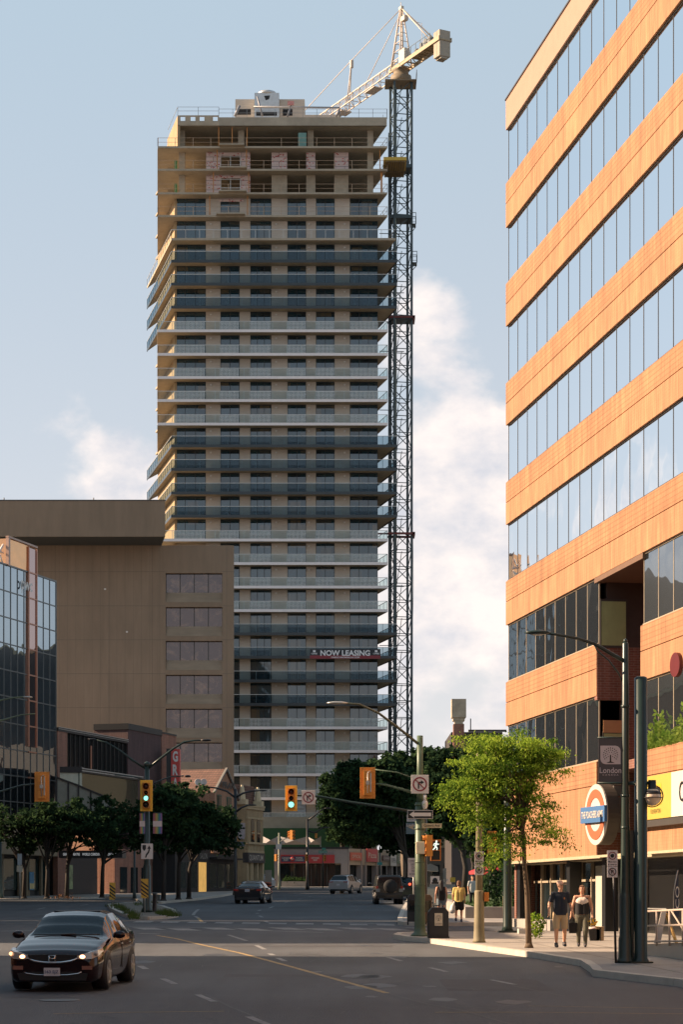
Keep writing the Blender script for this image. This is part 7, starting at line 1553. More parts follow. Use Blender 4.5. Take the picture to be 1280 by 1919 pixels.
ltree(306, 1687, [(300, 1540, 48, 44, 0), (325, 1520, 40, 36, 0)], 138, 35, 'street tree right of the island lamp post, first of the right three', 6500)
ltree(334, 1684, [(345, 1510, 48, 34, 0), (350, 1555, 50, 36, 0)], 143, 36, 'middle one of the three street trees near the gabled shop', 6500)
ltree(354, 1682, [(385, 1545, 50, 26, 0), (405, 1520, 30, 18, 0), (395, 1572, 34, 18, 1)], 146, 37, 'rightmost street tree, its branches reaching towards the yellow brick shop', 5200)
# shrubs
def shrub(name, label, c, r, n, leaf, mats, seed):
    rg = random.Random(seed); b = MB()
    for k in range(n):
        d = Vector((rg.gauss(0, 1), rg.gauss(0, 1), rg.gauss(0, 1))).normalized() * rg.uniform(.5, 1); p = Vector(c) + Vector((d.x * r[0], d.y * r[1], d.z * r[2])); u = Vector((rg.gauss(0, 1), rg.gauss(0, 1), rg.gauss(0, 1))).normalized() * leaf; v = u.cross(Vector((rg.gauss(0, 1), rg.gauss(0, 1), rg.gauss(0, 1)))).normalized() * leaf * .5
        b.add([p - u, p + v, p + u, p - v], [(0, 1, 2, 3)], rg.randrange(2))
    o = b.build(name, mats, fix=False); return tag(o, label, 'shrub')
shrub('shrub', 'small leafy shrub with yellow green leaves at the ledge left of the walking couple', (X_(1004, 65), 65, gz(65) + .55), (.32, .3, .42), 500, .055, LF_lit, 5)
shrub('shrub', 'dark conical shrub on the park lawn left of the dark green pole', (X_(925, 120), 120, gz(120) + 1.4), (.9, .9, 1.3), 900, .12, LF_dark, 6)
shrub('shrub', 'dark rounded shrub on the park lawn behind the sunlit tree trunk', (X_(975, 116), 116, gz(116) + 1.5), (1.3, 1, 1.5), 1200, .12, LF_dark, 7)
for k, px in enumerate((905, 930, 948, 968)):
    shrub('lawn_plant', ('first', 'second', 'third', 'fourth')[k] + ' small dark plant from the left along the park wall', (X_(px, 93), 93, gz(93) + .75), (.18, .15, .25), 130, .06, LF_dark, 20 + k)['group'] = 'small plants along the park wall'

# ================================================================ PEOPLE
def capsules(segs, name, m, parent, voxel=.014, smooth=2, balls=(), cut=None):
    b = MB()
    for p0, r0, p1, r1 in segs:
        p0, p1 = Vector(p0), Vector(p1); b.tube([p0, p1], [r0, r1], 12); b.ball(p0, r0, 12); b.ball(p1, r1, 12)
    for c, r in balls: b.ball(c, r, 14)
    o = b.build(name, m, parent, False); md = o.modifiers.new('r', 'REMESH'); md.mode = 'VOXEL'; md.voxel_size = voxel; md.use_smooth_shade = True
    if smooth: sm_ = o.modifiers.new('s', 'SMOOTH'); sm_.iterations = smooth; sm_.factor = .5
    dg = bpy.context.evaluated_depsgraph_get(); me = bpy.data.meshes.new_from_object(o.evaluated_get(dg)); o.modifiers.clear(); old = o.data; o.data = me; bpy.data.meshes.remove(old)
    if not me.materials: me.materials.append(m)
    if cut is not None:                    # trim to a clean hem
        bm = bmesh.new(); bm.from_mesh(me); bmesh.ops.bisect_plane(bm, geom=list(bm.verts) + list(bm.edges) + list(bm.faces), plane_co=(0, 0, cut), plane_no=(0, 0, 1), clear_inner=True); bm.to_mesh(me); bm.free()
    return o
SK = lambda n, c: mat('skin_' + n, c, .5, var=.06)
def person(label, loc, rz, H, skin, top, bottom, shoes, hair, joints, opts, group=None):
    """facing -y. joints: dict of offsets; opts: sleeve, shorts, skirt, long hair, cap"""
    t = thing('person', label, 'person', loc, rz, group); k = H / 1.75; V = lambda *a: Vector(a) * k
    J = {'hip': V(0, 0, .92), 'chest': V(0, .0, 1.28), 'neck': V(0, .0, 1.47), 'head': V(0, -.01, 1.64),
         'sL': V(.19, 0, 1.42), 'sR': V(-.19, 0, 1.42), 'eL': V(.25, .02, 1.14), 'eR': V(-.25, .02, 1.14), 'hL': V(.25, -.06, .90), 'hR': V(-.25, -.06, .90),
         'pL': V(.10, 0, .90), 'pR': V(-.10, 0, .90), 'kL': V(.11, -.02, .50), 'kR': V(-.11, -.02, .50), 'aL': V(.11, .03, .09), 'aR': V(-.11, .03, .09)}
    for q, v in joints.items(): J[q] = V(*v)
    wd = opts.get('build', 1.0); lw = opts.get('leg', 1.0); aw = opts.get('arm', 1.0)
    hd = J['head']; tn = opts.get('turn', 0); Rm = Matrix.Rotation(tn, 3, 'Z'); h_ = lambda x, y, z: tuple(hd + (Rm @ Vector((x, y, z))) * k)
    segs = [(J['hip'] + V(.05 * q, 0, 0), .105 * k * wd, J['chest'] + V(.065 * q, 0, 0), .108 * k * wd) for q in (-1, 1)] + [(J['chest'] - V(.08, 0, -.04), .095 * k * wd, J['chest'] + V(.08, 0, .04), .095 * k * wd), (J['chest'] + V(0, 0, .05), .09 * k, J['neck'], .058 * k), (J['neck'], .056 * k, hd - V(0, 0, .04), .054 * k),
            (J['sR'], .055 * k * aw, J['sL'], .055 * k * aw)]
    for s in 'LR':
        segs += [(J['s' + s], .055 * k * aw, J['e' + s], .042 * k * aw), (J['e' + s], .042 * k * aw, J['h' + s], .028 * k),
                 (J['p' + s], .088 * k * lw, J['k' + s], .062 * k * lw), (J['k' + s], .060 * k * lw, J['k' + s].lerp(J['a' + s], .35), .056 * k * lw), (J['k' + s].lerp(J['a' + s], .35), .056 * k * lw, J['a' + s], .036 * k), (J['a' + s] - V(0, 0, .02), .04 * k, J['a' + s] + V(0, -.14, -.05), .034 * k)]
        # hand: palm, four fingers, thumb
        f = (J['h' + s] - J['e' + s]).normalized(); sd = Vector((0, -1, 0)); sd = (sd - f * sd.dot(f)).normalized(); ot = f.cross(sd); h0 = J['h' + s]
        if opts.get('fingers', True):
            segs.append((h0 + f * .02 * k, .026 * k, h0 + f * .07 * k, .030 * k)); inward = ot * (1 if s == 'R' else -1)
            for q, ln in enumerate((.072, .082, .076, .060)):
                b0 = h0 + f * .085 * k + sd * (.027 - .018 * q) * k; b1 = b0 + f * ln * .55 * k + inward * .006 * k; b2 = b1 + (f * .8 + inward * .6) * ln * .4 * k
                segs += [(b0, .0095 * k, b1, .009 * k), (b1, .009 * k, b2, .008 * k)]
            tb = h0 + f * .03 * k + sd * .03 * k; segs.append((tb, .011 * k, tb + (f * .5 + sd * .6) * .055 * k, .009 * k))
        else: segs.append((h0, .03 * k, h0 + f * .13 * k, .026 * k))
    hb = [(h_(0, .012, .025), (.078 * k, .094 * k, .10 * k)), (h_(0, -.022, -.045), (.058 * k, .062 * k, .065 * k)), (h_(0, -.095, -.008), (.013 * k, .02 * k, .022 * k)), (h_(.079, .01, -.005), (.012 * k, .02 * k, .03 * k)), (h_(-.079, .01, -.005), (.012 * k, .02 * k, .03 * k)), (h_(0, -.06, -.085), (.028 * k, .022 * k, .018 * k))]
    body = capsules(segs, 'body', skin, t, opts.get('voxel', .011), 2, hb)
    if opts.get('face', True):
        b = MB()
        for s in (-1, 1): b.ball(h_(.031 * s, -.079, .012), .0105 * k, 8)
        b.build('eyes', mat('eye_dark', (.03, .02, .018), .3), t, False)
        b = MB(); b.ball(h_(0, -.083, -.055), (.024 * k, .008 * k, .007 * k), 8); b.build('mouth', mat('lips', (.35, .12, .09), .5), t, False)
        b = MB()
        for s in (-1, 1): b.ball(h_(.031 * s, -.080, .036), (.018 * k, .008 * k, .005 * k), 8)
        b.build('eyebrows', hair, t, False)
    # top
    e = .016 * k; sl = opts.get('sleeve', .45); seg = [(J['hip'] + V(.072 * q, 0, -.10), .122 * k * wd, J['chest'] + V(.07 * q, 0, 0), .116 * k * wd) for q in (-1, 1)] + [(J['hip'] - V(.055, 0, .10), .140 * k * wd, J['hip'] + V(.055, 0, -.10), .140 * k * wd), (J['chest'] - V(.105, 0, -.07), .088 * k * wd, J['chest'] + V(.105, 0, .07), .088 * k * wd)]
    if sl > 0 or opts.get('shoulders', True): seg += [(J['sR'] * .92 + J['sL'] * .08, .060 * k * aw, J['sL'] * .92 + J['sR'] * .08, .060 * k * aw), (J['chest'] + V(0, 0, .05), .10 * k, J['neck'] - V(0, 0, .02), .066 * k)]
    for s in 'LR':
        if sl > 0: seg.append((J['s' + s], .066 * k * aw, J['s' + s].lerp(J['e' + s], min(1, sl * 1.7)), .058 * k * aw))
        if sl > .6: seg.append((J['e' + s], .054 * k, J['e' + s].lerp(J['h' + s], .95), .04 * k))
    capsules(seg, opts.get('topname', 'shirt'), top, t, .014, 12, cut=opts.get('hem', .86) * k)
    if opts.get('upper'): # paler upper half of the top
        capsules([(J['chest'] - V(.06, .012, -.02), .122 * k * wd, J['chest'] + V(.06, -.012, .02), .122 * k * wd)], 'top_panel', opts['upper'], t, .014, 2)
        capsules([(J['chest'] + V(s * .075, -.05, .08), .02 * k, J['sL' if s > 0 else 'sR'] + V(-s * .05, -.01, .055), .016 * k) for s in (-1, 1)], 'straps', opts['upper'], t, .012, 1)
    seg = []; ll = opts.get('legs', 1.0)
    for s in 'LR':
        if opts.get('skirt'): seg += [(J['p' + s], .12 * k, J['p' + s].lerp(J['k' + s], .75), .13 * k)]
        else:
            m1 = min(1.08, ll * 2.3); seg.append((J['p' + s], .105 * k * lw, J['p' + s].lerp(J['k' + s], m1), (.088 if ll < .6 else .072) * k * lw))
            if ll > .6: seg.append((J['k' + s], .070 * k * lw, J['k' + s].lerp(J['a' + s], min(1, (ll - .5) * 2)), .048 * k * lw))
    seg += [(J['pL'] + V(-.01, 0, -.03), .114 * k * wd, J['pR'] + V(.01, 0, -.03), .114 * k * wd), (J['pL'] + V(-.03, 0, -.06), .10 * k, J['pR'] + V(.03, 0, -.06), .10 * k)]; capsules(seg, opts.get('botname', 'trousers'), bottom, t, .014, 3, cut=(.50 if opts.get('skirt') or .45 < ll < .6 else .66) * k if ll < .6 or opts.get('skirt') else None)
    for s in 'LR': capsules([(J['a' + s] + V(0, .03, -.045), .045 * k, J['a' + s] + V(0, -.15, -.055), .042 * k), (J['a' + s] + V(0, .0, .01), .052 * k, J['a' + s] + V(0, -.06, -.03), .050 * k)], 'shoe', shoes, t, .012, 1)
    if opts.get('socks'):
        for s in 'LR': capsules([(J['a' + s] + V(0, 0, .0), .044 * k, J['a' + s] + V(0, 0, .07), .043 * k)], 'sock', M_white, t, .012, 1)
    # hair
    if opts.get('cap'):
        hb = [(h_(0, .02, .01), (.082 * k, .092 * k, .09 * k))]; capsules([(h_(0, .06, -.03), .035 * k, h_(0, .05, .02), .05 * k)], 'hair', hair, t, .012, 1)
        b = MB(); b.fr(hd + Vector((0, 0, .045 * k)), Rm @ Vector((k, 0, 0)), Rm @ Vector((0, k, 0)), (0, 0, k)); b.lathe([(.093, -.01), (.094, .02), (.082, .06), (.05, .085), (.01, .092)], (0, .012, 0), n=18); b.prism([(-.07, -.012), (.07, -.012), (.06, .0), (-.06, .0)], -.17, -.06); b.build('cap', opts['cap'], t, False)
    else:
        L_ = opts.get('hairlen', .05); sg_ = [(h_(0, .03, .055), .082 * k, h_(0, .045, .0), .078 * k)]
        if L_ > .03: sg_ += [(h_(.03, .05, .0), .055 * k, h_(.045, .06, -L_), .045 * k), (h_(-.03, .05, .0), .055 * k, h_(-.045, .06, -L_), .045 * k), (h_(.06, .0, .03), .034 * k, h_(.068, .02, -min(L_, .08)), .03 * k), (h_(-.06, .0, .03), .034 * k, h_(-.068, .02, -min(L_, .08)), .03 * k), (h_(0, .06, 0), .06 * k, h_(0, .08, -L_ * 1.05), .055 * k)]
        sg_.append((h_(-.035, -.045, .085), .032 * k, h_(.035, -.045, .085), .032 * k))
        capsules(sg_, 'hair', hair, t, .012, 1)
    return t
M_h1 = mat('hair_brown', (.13, .06, .03), .7); M_h2 = mat('hair_black', (.012, .010, .010), .6)
M_navy = mat('cloth_navy', (.012, .018, .032), .85, bump=.3, bscale=12); M_blk = mat('cloth_black', (.012, .012, .014), .85); M_khaki = mat('cloth_khaki', (.42, .31, .18), .85, bump=.3, bscale=10); M_olive = mat('cloth_olive', (.10, .095, .065), .85, bump=.3, bscale=10)
M_shoe = mat('shoe_dark', (.02, .022, .03), .6); sk1 = SK('a', (.55, .30, .19)); sk2 = SK('b', (.52, .27, .17))
y = 57.5
pm_ = person('man in a cap, dark tee and khaki shorts walking hand in hand on the pavement', (X_(1050, y), y, gz(y) + .15), R(4), 1.78, sk1, M_navy, M_khaki, M_shoe, M_h1,
    {'eR': (-.285, .03, 1.16), 'hR': (-.325, -.10, .93), 'eL': (.27, .04, 1.14), 'hL': (.335, -.02, .90), 'kR': (-.12, -.10, .50), 'aR': (-.115, -.04, .10), 'kL': (.11, -.04, .50), 'aL': (.13, .12, .12)}, {'sleeve': .42, 'legs': .52, 'botname': 'shorts', 'cap': mat('cap_pink', (.62, .42, .34), .8), 'turn': R(38), 'socks': True, 'build': 1.02})
b = MB(); b.box(.075, .10, -.152, -.140, 1.30, 1.35); b.build('shirt_badge', M_orp, pm_, False)
y = 58.0
pw_ = person('woman in a black and white tank top and olive trousers, walking with yellow flowers', (X_(1091, y), y, gz(y) + .15), R(-6), 1.66, sk2, M_blk, M_olive, M_shoe, M_h1,
    {'eL': (.265, .02, 1.15), 'hL': (.285, -.08, .93), 'eR': (-.27, .02, 1.15), 'hR': (-.31, -.0, .93), 'kR': (-.10, -.02, .5), 'aR': (-.10, .08, .10), 'kL': (.10, -.09, .5), 'aL': (.09, -.04, .09)}, {'sleeve': 0, 'shoulders': False, 'upper': mat('cloth_cream', (.68, .58, .50), .85), 'topname': 'tank_top', 'hem': .93, 'hairlen': .07, 'turn': R(-12), 'build': 1.10, 'leg': 1.12, 'arm': 1.12})
fl = MB(); rf = random.Random(1); c0 = Vector((X_(1110, y), y - .1, Z_(1728, y)))
for k in range(34):
    p = c0 + Vector((rf.gauss(0, .055), rf.gauss(0, .05), rf.gauss(0, .06))); s = rf.uniform(.015, .03); a = rf.uniform(0, 3.14)
    fl.add([p + Vector((math.cos(a + q * 1.57) * s, rf.uniform(-.4, .4) * s, math.sin(a + q * 1.57) * s)) for q in range(4)], [(0, 1, 2, 3)])
fw = tag(fl.build('flower_bunch', mat('petal_yellow', (.70, .40, .02), .6), fix=False), 'bunch of yellow flowers held low in the woman\'s hand', 'flowers')
b = MB(); [b.tube([c0 + Vector((.01 * q, 0, 0)), c0 + Vector((-.02 + .01 * q, .02, .12))], .004, 4) for q in range(-3, 4)]; b.build('stems', mat('stem_green', (.06, .12, .03), .7), fw)
bb = MB(); bb.prism([(-.10, -.30), (.10, -.30), (.12, -.02), (.03, 0), (-.03, 0), (-.12, -.02)], -.05, .05); bb.tube([(-.05, 0, 0), (0, 0, .10), (.05, 0, 0)], .008, 5); bb.v = [v + Vector((X_(1073, y), y - .05, Z_(1727, y))) for v in bb.v]
tag(bb.build('hand_bag', M_blk, bevel=.01), 'dark bag hanging between the walking couple', 'bag')
y = 88; person('woman with long dark hair, black top and denim shorts walking away', (X_(827, y), y, gz(y) + .15), R(180 + 8), 1.62, sk2, M_blk, mat('denim_light', (.14, .19, .22), .8), M_white, M_h2, {}, {'sleeve': 0, 'legs': .28, 'botname': 'shorts', 'hairlen': .36, 'face': False, 'topname': 'tank_top', 'voxel': .014})
y = 84.5; p4 = person('woman in a yellow tee and black skirt walking away with a white bag', (X_(860, y), y, gz(y) + .15), R(180 - 6), 1.62, sk1, mat('cloth_yellow', (.58, .44, .14), .85), M_blk, mat('shoe_navy', (.02, .03, .07), .6), M_h1, {'kL': (.11, .06, .5), 'aL': (.12, .12, .12)}, {'sleeve': .45, 'skirt': True, 'botname': 'skirt', 'hairlen': .06, 'face': False, 'build': 1.12, 'arm': 1.1, 'voxel': .014})
y = 84.4; capsules([((X_(848, y), y, Z_(1705, y)), .13, (X_(849, y), y, Z_(1698, y)), .10), ((X_(849, y), y, Z_(1696, y)), .06, (X_(852, y), y, Z_(1688, y)), .03)], 'carrier_bag', mat('bag_white', (.55, .56, .54), .5), None, .02, 1); tag(bpy.context.scene.objects['carrier_bag'], 'white plastic carrier bag held by the woman in the yellow tee', 'bag')
b = MB(); y = 84.5; b.tube([(X_(872, y), y + .0, Z_(1668, y)), (X_(866, y), y - .19, Z_(1675, y)), (X_(862, y), y - .2, Z_(1688, y))], .012, 5); b.build('bag_strap', M_h1, p4)
y = 112; person('person in dark clothes with a white shirt front standing in the shade by the lawn', (X_(886, y), y, gz(y) + .15), R(10), 1.72, sk2, mat('cloth_grey_white', (.40, .42, .42), .85), M_blk, M_shoe, M_h2, {}, {'sleeve': .45, 'hairlen': .02, 'fingers': False, 'voxel': .018})
y = 196; person('person in dark blue clothes outside the lit shop window, left of two', (X_(385.5, y), y, gz(y) + .15), R(30), 1.70, sk2, mat('cloth_blue', (.04, .06, .10), .85), M_blk, M_white, M_h2, {}, {'sleeve': .9, 'hairlen': .03, 'fingers': False, 'voxel': .02, 'face': False})
y = 195; person('person in black clothes outside the lit shop window, right of two', (X_(391.5, y), y, gz(y) + .15), R(-40), 1.66, sk2, M_blk, M_blk, M_white, M_h2, {}, {'sleeve': .9, 'hairlen': .03, 'fingers': False, 'voxel': .02, 'face': False})

# ================================================================ CARS
M_tyre = mat('tyre', (.012, .012, .013), .8); M_rim = mat('alloy_rim', (.45, .44, .42), .3, metal=.8); M_chr = mat('chrome', (.75, .75, .75), .12, metal=1.0, var=.02)
M_cglass = mat('car_glass', (.008, .016, .018), .03, spec=.5, var=.1); M_plate = mat('plate_white', (.55, .55, .58), .4); M_trim = mat('car_trim', (.012, .012, .013), .5)
def paint(name, c, metal=.3, coat=1.0, rough=.38): return mat(name, c, rough, metal=metal, var=.02, coat=coat, spec=.3)
def interp(keys, s):
    for i in range(len(keys) - 1):
        if keys[i][0] <= s <= keys[i + 1][0]:
            a, c = keys[i], keys[i + 1]; q = (s - a[0]) / max(1e-6, c[0] - a[0]); return [a[j] + (c[j] - a[j]) * (q * q * (3 - 2 * q) * .35 + q * .65) for j in range(1, len(a))]
    return list((keys[0] if s < keys[0][0] else keys[-1])[1:])
def car(label, loc, rz, L_, Wd, Hh, keys, glass, pm, name='parked_car', wheels=(.85, 3.52), wr=.32, cat='car', cowl=None, rearg=None, rims=M_rim, arch=1.13, side_only=False, boxy=False):
    """keys: station s, roof line z, belt z, half width, half width at the roof, floor z. Front of the car at s=0, facing -y."""
    t = thing(name, label, cat, loc, rz); hw = Wd / 2
    ss = sorted(set([0, .04, .12] + [L_ * i / 46 for i in range(1, 46)] + [L_ - .12, L_ - .04, L_] + [k[0] for k in keys] + [g for q in glass for g in q[:2]] + list(cowl or ()) + list(rearg or ())))
    ss = [s for i, s in enumerate(ss) if i == 0 or s - ss[i - 1] > .012]
    def prof(s):
        zt, zb, w, wt, zf = interp(keys, s); w *= hw; wt *= hw; e = zt - zb; crn = .035 if e < .12 else .05
        pts = [(0, zf), (w * .86, zf), (w * .965, zf + .06), (w * .985, zf + (zb - zf) * .30), (w, zf + (zb - zf) * .62), (w * .985, zf + (zb - zf) * .86), (w * .945, zb), (wt + (w * .945 - wt) * .45, zb + e * .55), (wt, zt - min(crn, e * .35)), (wt * .80, zt - .012), (wt * .4, zt), (0, zt + .004)]
        return pts
    G = [prof(s) for s in ss]; NP = len(G[0]); bd = MB(); gl = {}
    full = [[(-x, z) for x, z in reversed(g[1:])] + g + [] for g in G]; 
    full = []
    for g in G: full.append([(x, z) for x, z in g] + [(-x, z) for x, z in reversed(g[1:-1])])
    M_ = len(full[0]); vs = [(x, s, z) for s, ring in zip(ss, full) for x, z in ring]; fs = []
    panes = {}
    def isg(mid, j):
        jj = j if j < NP - 1 else M_ - 1 - j
        if jj in (6, 7):
            for k, (a, c) in enumerate(glass):
                if a <= mid <= c: return ('side', k, j < NP - 1)
        if jj in (8, 9, 10, 7) and cowl and cowl[0] <= mid <= cowl[1] and jj != 7: return ('wind', 0, 0)
        if jj in (8, 9, 10) and rearg and rearg[0] <= mid <= rearg[1]: return ('rear', 0, 0)
        return None
    for i in range(len(ss) - 1):
        mid = (ss[i] + ss[i + 1]) / 2
        for j in range(M_):
            f = (i * M_ + j, (i + 1) * M_ + j, (i + 1) * M_ + (j + 1) % M_, i * M_ + (j + 1) % M_); g = isg(mid, j)
            if g: panes.setdefault(g, []).append(f)
            else: fs.append(f)
    fs.append(tuple(range(M_))); fs.append(tuple((len(ss) - 1) * M_ + j for j in range(M_))[::-1])
    bd.v = [Vector(v) for v in vs]; bd.f = [list(f) for f in fs]; bd.m = [0] * len(fs); bd.s = [True] * (len(fs) - 2) + [False, False]; bd.build('body', pm, t, False)
    for key, ff in panes.items():
        used = sorted({i for f in ff for i in f}); mp_ = {u: i for i, u in enumerate(used)}; g = MB(); g.v = [Vector(vs[u]) for u in used]; g.f = [[mp_[i] for i in f] for f in ff]; g.m = [0] * len(ff); g.s = [True] * len(ff)
        g.build({'side': 'side_window', 'wind': 'windscreen', 'rear': 'rear_window'}[key[0]], M_cglass, t, False)
    for s in wheels:
        for sd in (-1, 1):
            w = interp(keys, s)[2] * hw
            b = MB(); b.lathe([(.0, sd * (w - .26)), (wr * arch, sd * (w - .26)), (wr * arch, sd * (w + .003)), (wr * 1.02, sd * (w + .006)), (.0, sd * (w - .02))], (0, s, wr + .03), axis='x', n=28); b.build('wheel_arch', M_trim, t, False)
            b = MB(); b.lathe([(wr * .62, sd * (w - .18)), (wr * .96, sd * (w - .18)), (wr, sd * (w - .14)), (wr, sd * (w - .01)), (wr * .95, sd * (w + .02)), (wr * .68, sd * (w + .025)), (wr * .62, sd * (w - .02))], (0, s, wr), axis='x', n=28); wl_ = b.build('wheel', M_tyre, t, False)
            b = MB(); b.lathe([(wr * .60, sd * (w + .0)), (wr * .69, sd * (w + .026)), (wr * .66, sd * (w + .028)), (wr * .58, sd * (w + .006))], (0, s, wr), axis='x', n=28); b.lathe([(.01, sd * (w + .02)), (.06, sd * (w + .02)), (.07, sd * (w - .0))], (0, s, wr), axis='x', n=14)
            for k in range(7):
                a = 6.283 * k / 7; b.tube([(sd * (w + .006), s + math.cos(a) * .04, wr + math.sin(a) * .04), (sd * (w + .012), s + math.cos(a) * wr * .64, wr + math.sin(a) * wr * .64)], [.022, .030], 4)
            b.build('rim', rims, wl_, False)
    return t
def car_plate(t, s, z, txt, y_, back=False, w=.30):
    sg_ = 1 if back else -1; b = MB(); b.box(-w / 2, w / 2, min(y_, y_ + sg_ * .012), max(y_, y_ + sg_ * .012), z - .075, z + .075); p = b.build('number_plate', M_plate, t, False)
    if txt: text(txt, 'lettering', mat('plate_blue_ink', (.03, .06, .16), .5), p, (0, y_ + sg_ * .014, z - .005), (-sg_ * 1.0 if back else 1, 0, 0), (0, 0, 1), w * .85, .075, bold=.015, world=False)
# --- dark red sedan coming towards us
M_maroon = paint('dark_maroon_paint', (.013, .004, .005), .0, .35, .12)
KS = [(0, .60, .55, .80, .56, .22), (.04, .67, .62, .87, .66, .18), (.18, .755, .69, .945, .74, .16), (.5, .85, .77, .985, .80, .15), (1.0, .945, .87, 1.0, .82, .15), (1.30, 1.00, .92, 1.0, .80, .16), (1.65, 1.19, .94, 1.0, .73, .16), (2.0, 1.36, .95, 1.0, .69, .16), (2.35, 1.43, .955, 1.0, .68, .16), (2.9, 1.44, .965, 1.0, .68, .16), (3.4, 1.38, .98, 1.0, .66, .17), (3.8, 1.24, .99, .99, .66, .18), (4.15, 1.10, 1.0, .96, .72, .2), (4.4, 1.05, .98, .90, .72, .26), (4.5, .98, .9, .82, .66, .34)]
yc = 40.3; ct = Vector((X_(118, yc), yc - .85, 0))
hc = car('dark maroon sedan with glowing headlights driving towards the camera', (ct.x - .08, ct.y, gz(ct.y + 1.5)), R(-4), 4.5, 1.755, 1.435, KS, [(1.62, 2.38), (2.46, 3.15), (3.22, 3.66)], M_maroon, 'sedan_car', (.88, 3.55), .325, cowl=(1.28, 2.02), rearg=(3.42, 4.12))
hc.rotation_euler = (R(.85), 0, R(-4))
b = MB(); zc_ = .60    # chrome lip, dark grille between the lamps
pts = [(-.50, .04, .655), (-.44, .01, .60), (-.34, -.015, .56), (-.17, -.025, .535), (0, -.03, .53), (.17, -.025, .535), (.34, -.015, .56), (.44, .01, .60), (.50, .04, .655)]
b.tube(pts, [.014, .022, .024, .022, .02, .022, .024, .022, .014], 6); b.build('grille_lip', M_chr, hc, False)
b = MB(); b.prism([(-.44, .61), (-.33, .57), (0, .545), (.33, .57), (.44, .61), (.46, .67), (.2, .68), (-.2, .68), (-.46, .67)], -.02, .12); b.build('grille', M_trim, hc, False)
b = MB(); b.prism([(-.62, .20), (.62, .20), (.66, .33), (.40, .36), (-.40, .36), (-.66, .33)], -.012, .2); b.build('lower_intake', M_trim, hc, False)
b = MB(); b.tube([(-.60, .03, .385), (-.48, -.01, .33), (-.28, -.035, .305), (0, -.04, .30), (.28, -.035, .305), (.48, -.01, .33), (.60, .03, .385)], .012, 6); b.build('bumper_trim', M_chr, hc, False)
M_hl = mat('headlight_glass', (.35, .33, .30), .05, spec=1.0, var=.3, scale=8); M_hlb = mat('headlight_lit', (.9, .6, .4), .2, emit=(1.0, .45, .22, 2.2)); M_ind = mat('marker_lit', (.9, .4, .1), .2, emit=(1.0, .45, .22, 1.2))
for sd in (-1, 1):
    b = MB(); n_ = 9; top_ = [(.47, -.012, .655), (.60, -.005, .69), (.72, .04, .725), (.81, .17, .755), (.855, .48, .79)]; bot_ = [(.46, -.02, .60), (.60, -.018, .59), (.735, .012, .60), (.835, .14, .65), (.872, .46, .73)]
    vs = [(sd * x, y_ - .012, z) for x, y_, z in top_] + [(sd * x, y_ - .012, z) for x, y_, z in bot_] + [(sd * x * .92, y_ + .10, z) for x, y_, z in top_] + [(sd * x * .92, y_ + .10, z) for x, y_, z in bot_]; K = 5
    b.add(vs, [(i, i + 1, K + i + 1, K + i) for i in range(4)] + [(2 * K + i, 2 * K + i + 1, i + 1, i) for i in range(4)] + [(K + i, K + i + 1, 3 * K + i + 1, 3 * K + i) for i in range(4)] + [(0, K, 3 * K, 2 * K), (4, 9, 19, 14)]); h_l = b.build('headlight', M_hl, hc, False)
    b = MB(); b.ball((sd * .56, -.015, .638), (.056, .03, .038), 14); b.build('lamp_bulb', M_hlb, h_l, False)
    b = MB(); b.ball((sd * .80, .09, .69), (.035, .05, .036), 12); b.build('marker_bulb', M_ind if sd < 0 else M_hl, h_l, False)
    b = MB(); b.box(min(sd * .55, sd * .74), max(sd * .55, sd * .74), -.022, .02, .40, .47); b.build('fog_lamp', mat('fog_glass', (.25, .12, .09), .1), hc, False)
    b = MB(); b.ball((sd * .98, 1.52, 1.00), (.12, .07, .075), 12); b.tube([(sd * .86, 1.55, .96), (sd * .95, 1.54, .98)], .03, 6); b.build('door_mirror', M_maroon, hc, False)
    b = MB(); 
    b.box(min(sd * .866, sd * .882), max(sd * .866, sd * .882), 2.42, 2.43, .34, .90); b.build('door_gap', M_trim, hc, False)
    for s_ in (2.2, 3.1): b = MB(); b.box(min(sd * .88, sd * .905), max(sd * .88, sd * .905), s_, s_ + .18, .80, .825); b.build('door_handle', M_chr, hc, False)
car_plate(hc, 0, .30 + .06, '163 SJZ', -.055)
b = MB(); 
for sd in (-1, 1): b.tube([(sd * .052, -.045, .655), (sd * .040, -.05, .60), (sd * .046, -.045, .555)], .009, 5)
b.tube([(-.04, -.05, .605), (.04, -.05, .605)], .009, 5); b.tube([(-.065, -.04, .66), (-.062, -.045, .56), (-.03, -.048, .545), (.03, -.048, .545), (.062, -.045, .56), (.065, -.04, .66), (-.065, -.04, .66)], .006, 5); b.build('emblem', M_chr, hc, False)
b = MB(); b.box(-.46, .46, 2.36, 2.85, 1.42, 1.441); b.build('sunroof', M_trim, hc, False, bevel=.01)
b = MB(); b.tube([(-.62, 1.27, 1.0), (.2, 1.24, 1.018)], .012, 5); b.tube([(-.1, 1.27, 1.01), (.65, 1.25, 1.01)], .012, 5); b.build('wiper', M_trim, hc, False)
dr = thing('person', 'driver in dark clothes behind the windscreen of the maroon sedan', 'person', tuple(hc.location), R(-4)); dr.rotation_euler = hc.rotation_euler
capsules([((.36, 2.5, .75), .16, (.36, 2.5, 1.0), .15), ((.36, 2.48, 1.05), .06, (.36, 2.46, 1.16), .055), ((.18, 2.42, 1.02), .06, (.10, 2.1, .90), .05), ((.10, 2.1, .9), .04, (.22, 1.85, .98), .03), ((.54, 2.42, 1.02), .06, (.60, 2.1, .90), .05), ((.60, 2.1, .9), .04, (.50, 1.85, .98), .03)], 'body', M_blk, dr, .016, 2, [((.36, 2.44, 1.22), (.078, .09, .11))])
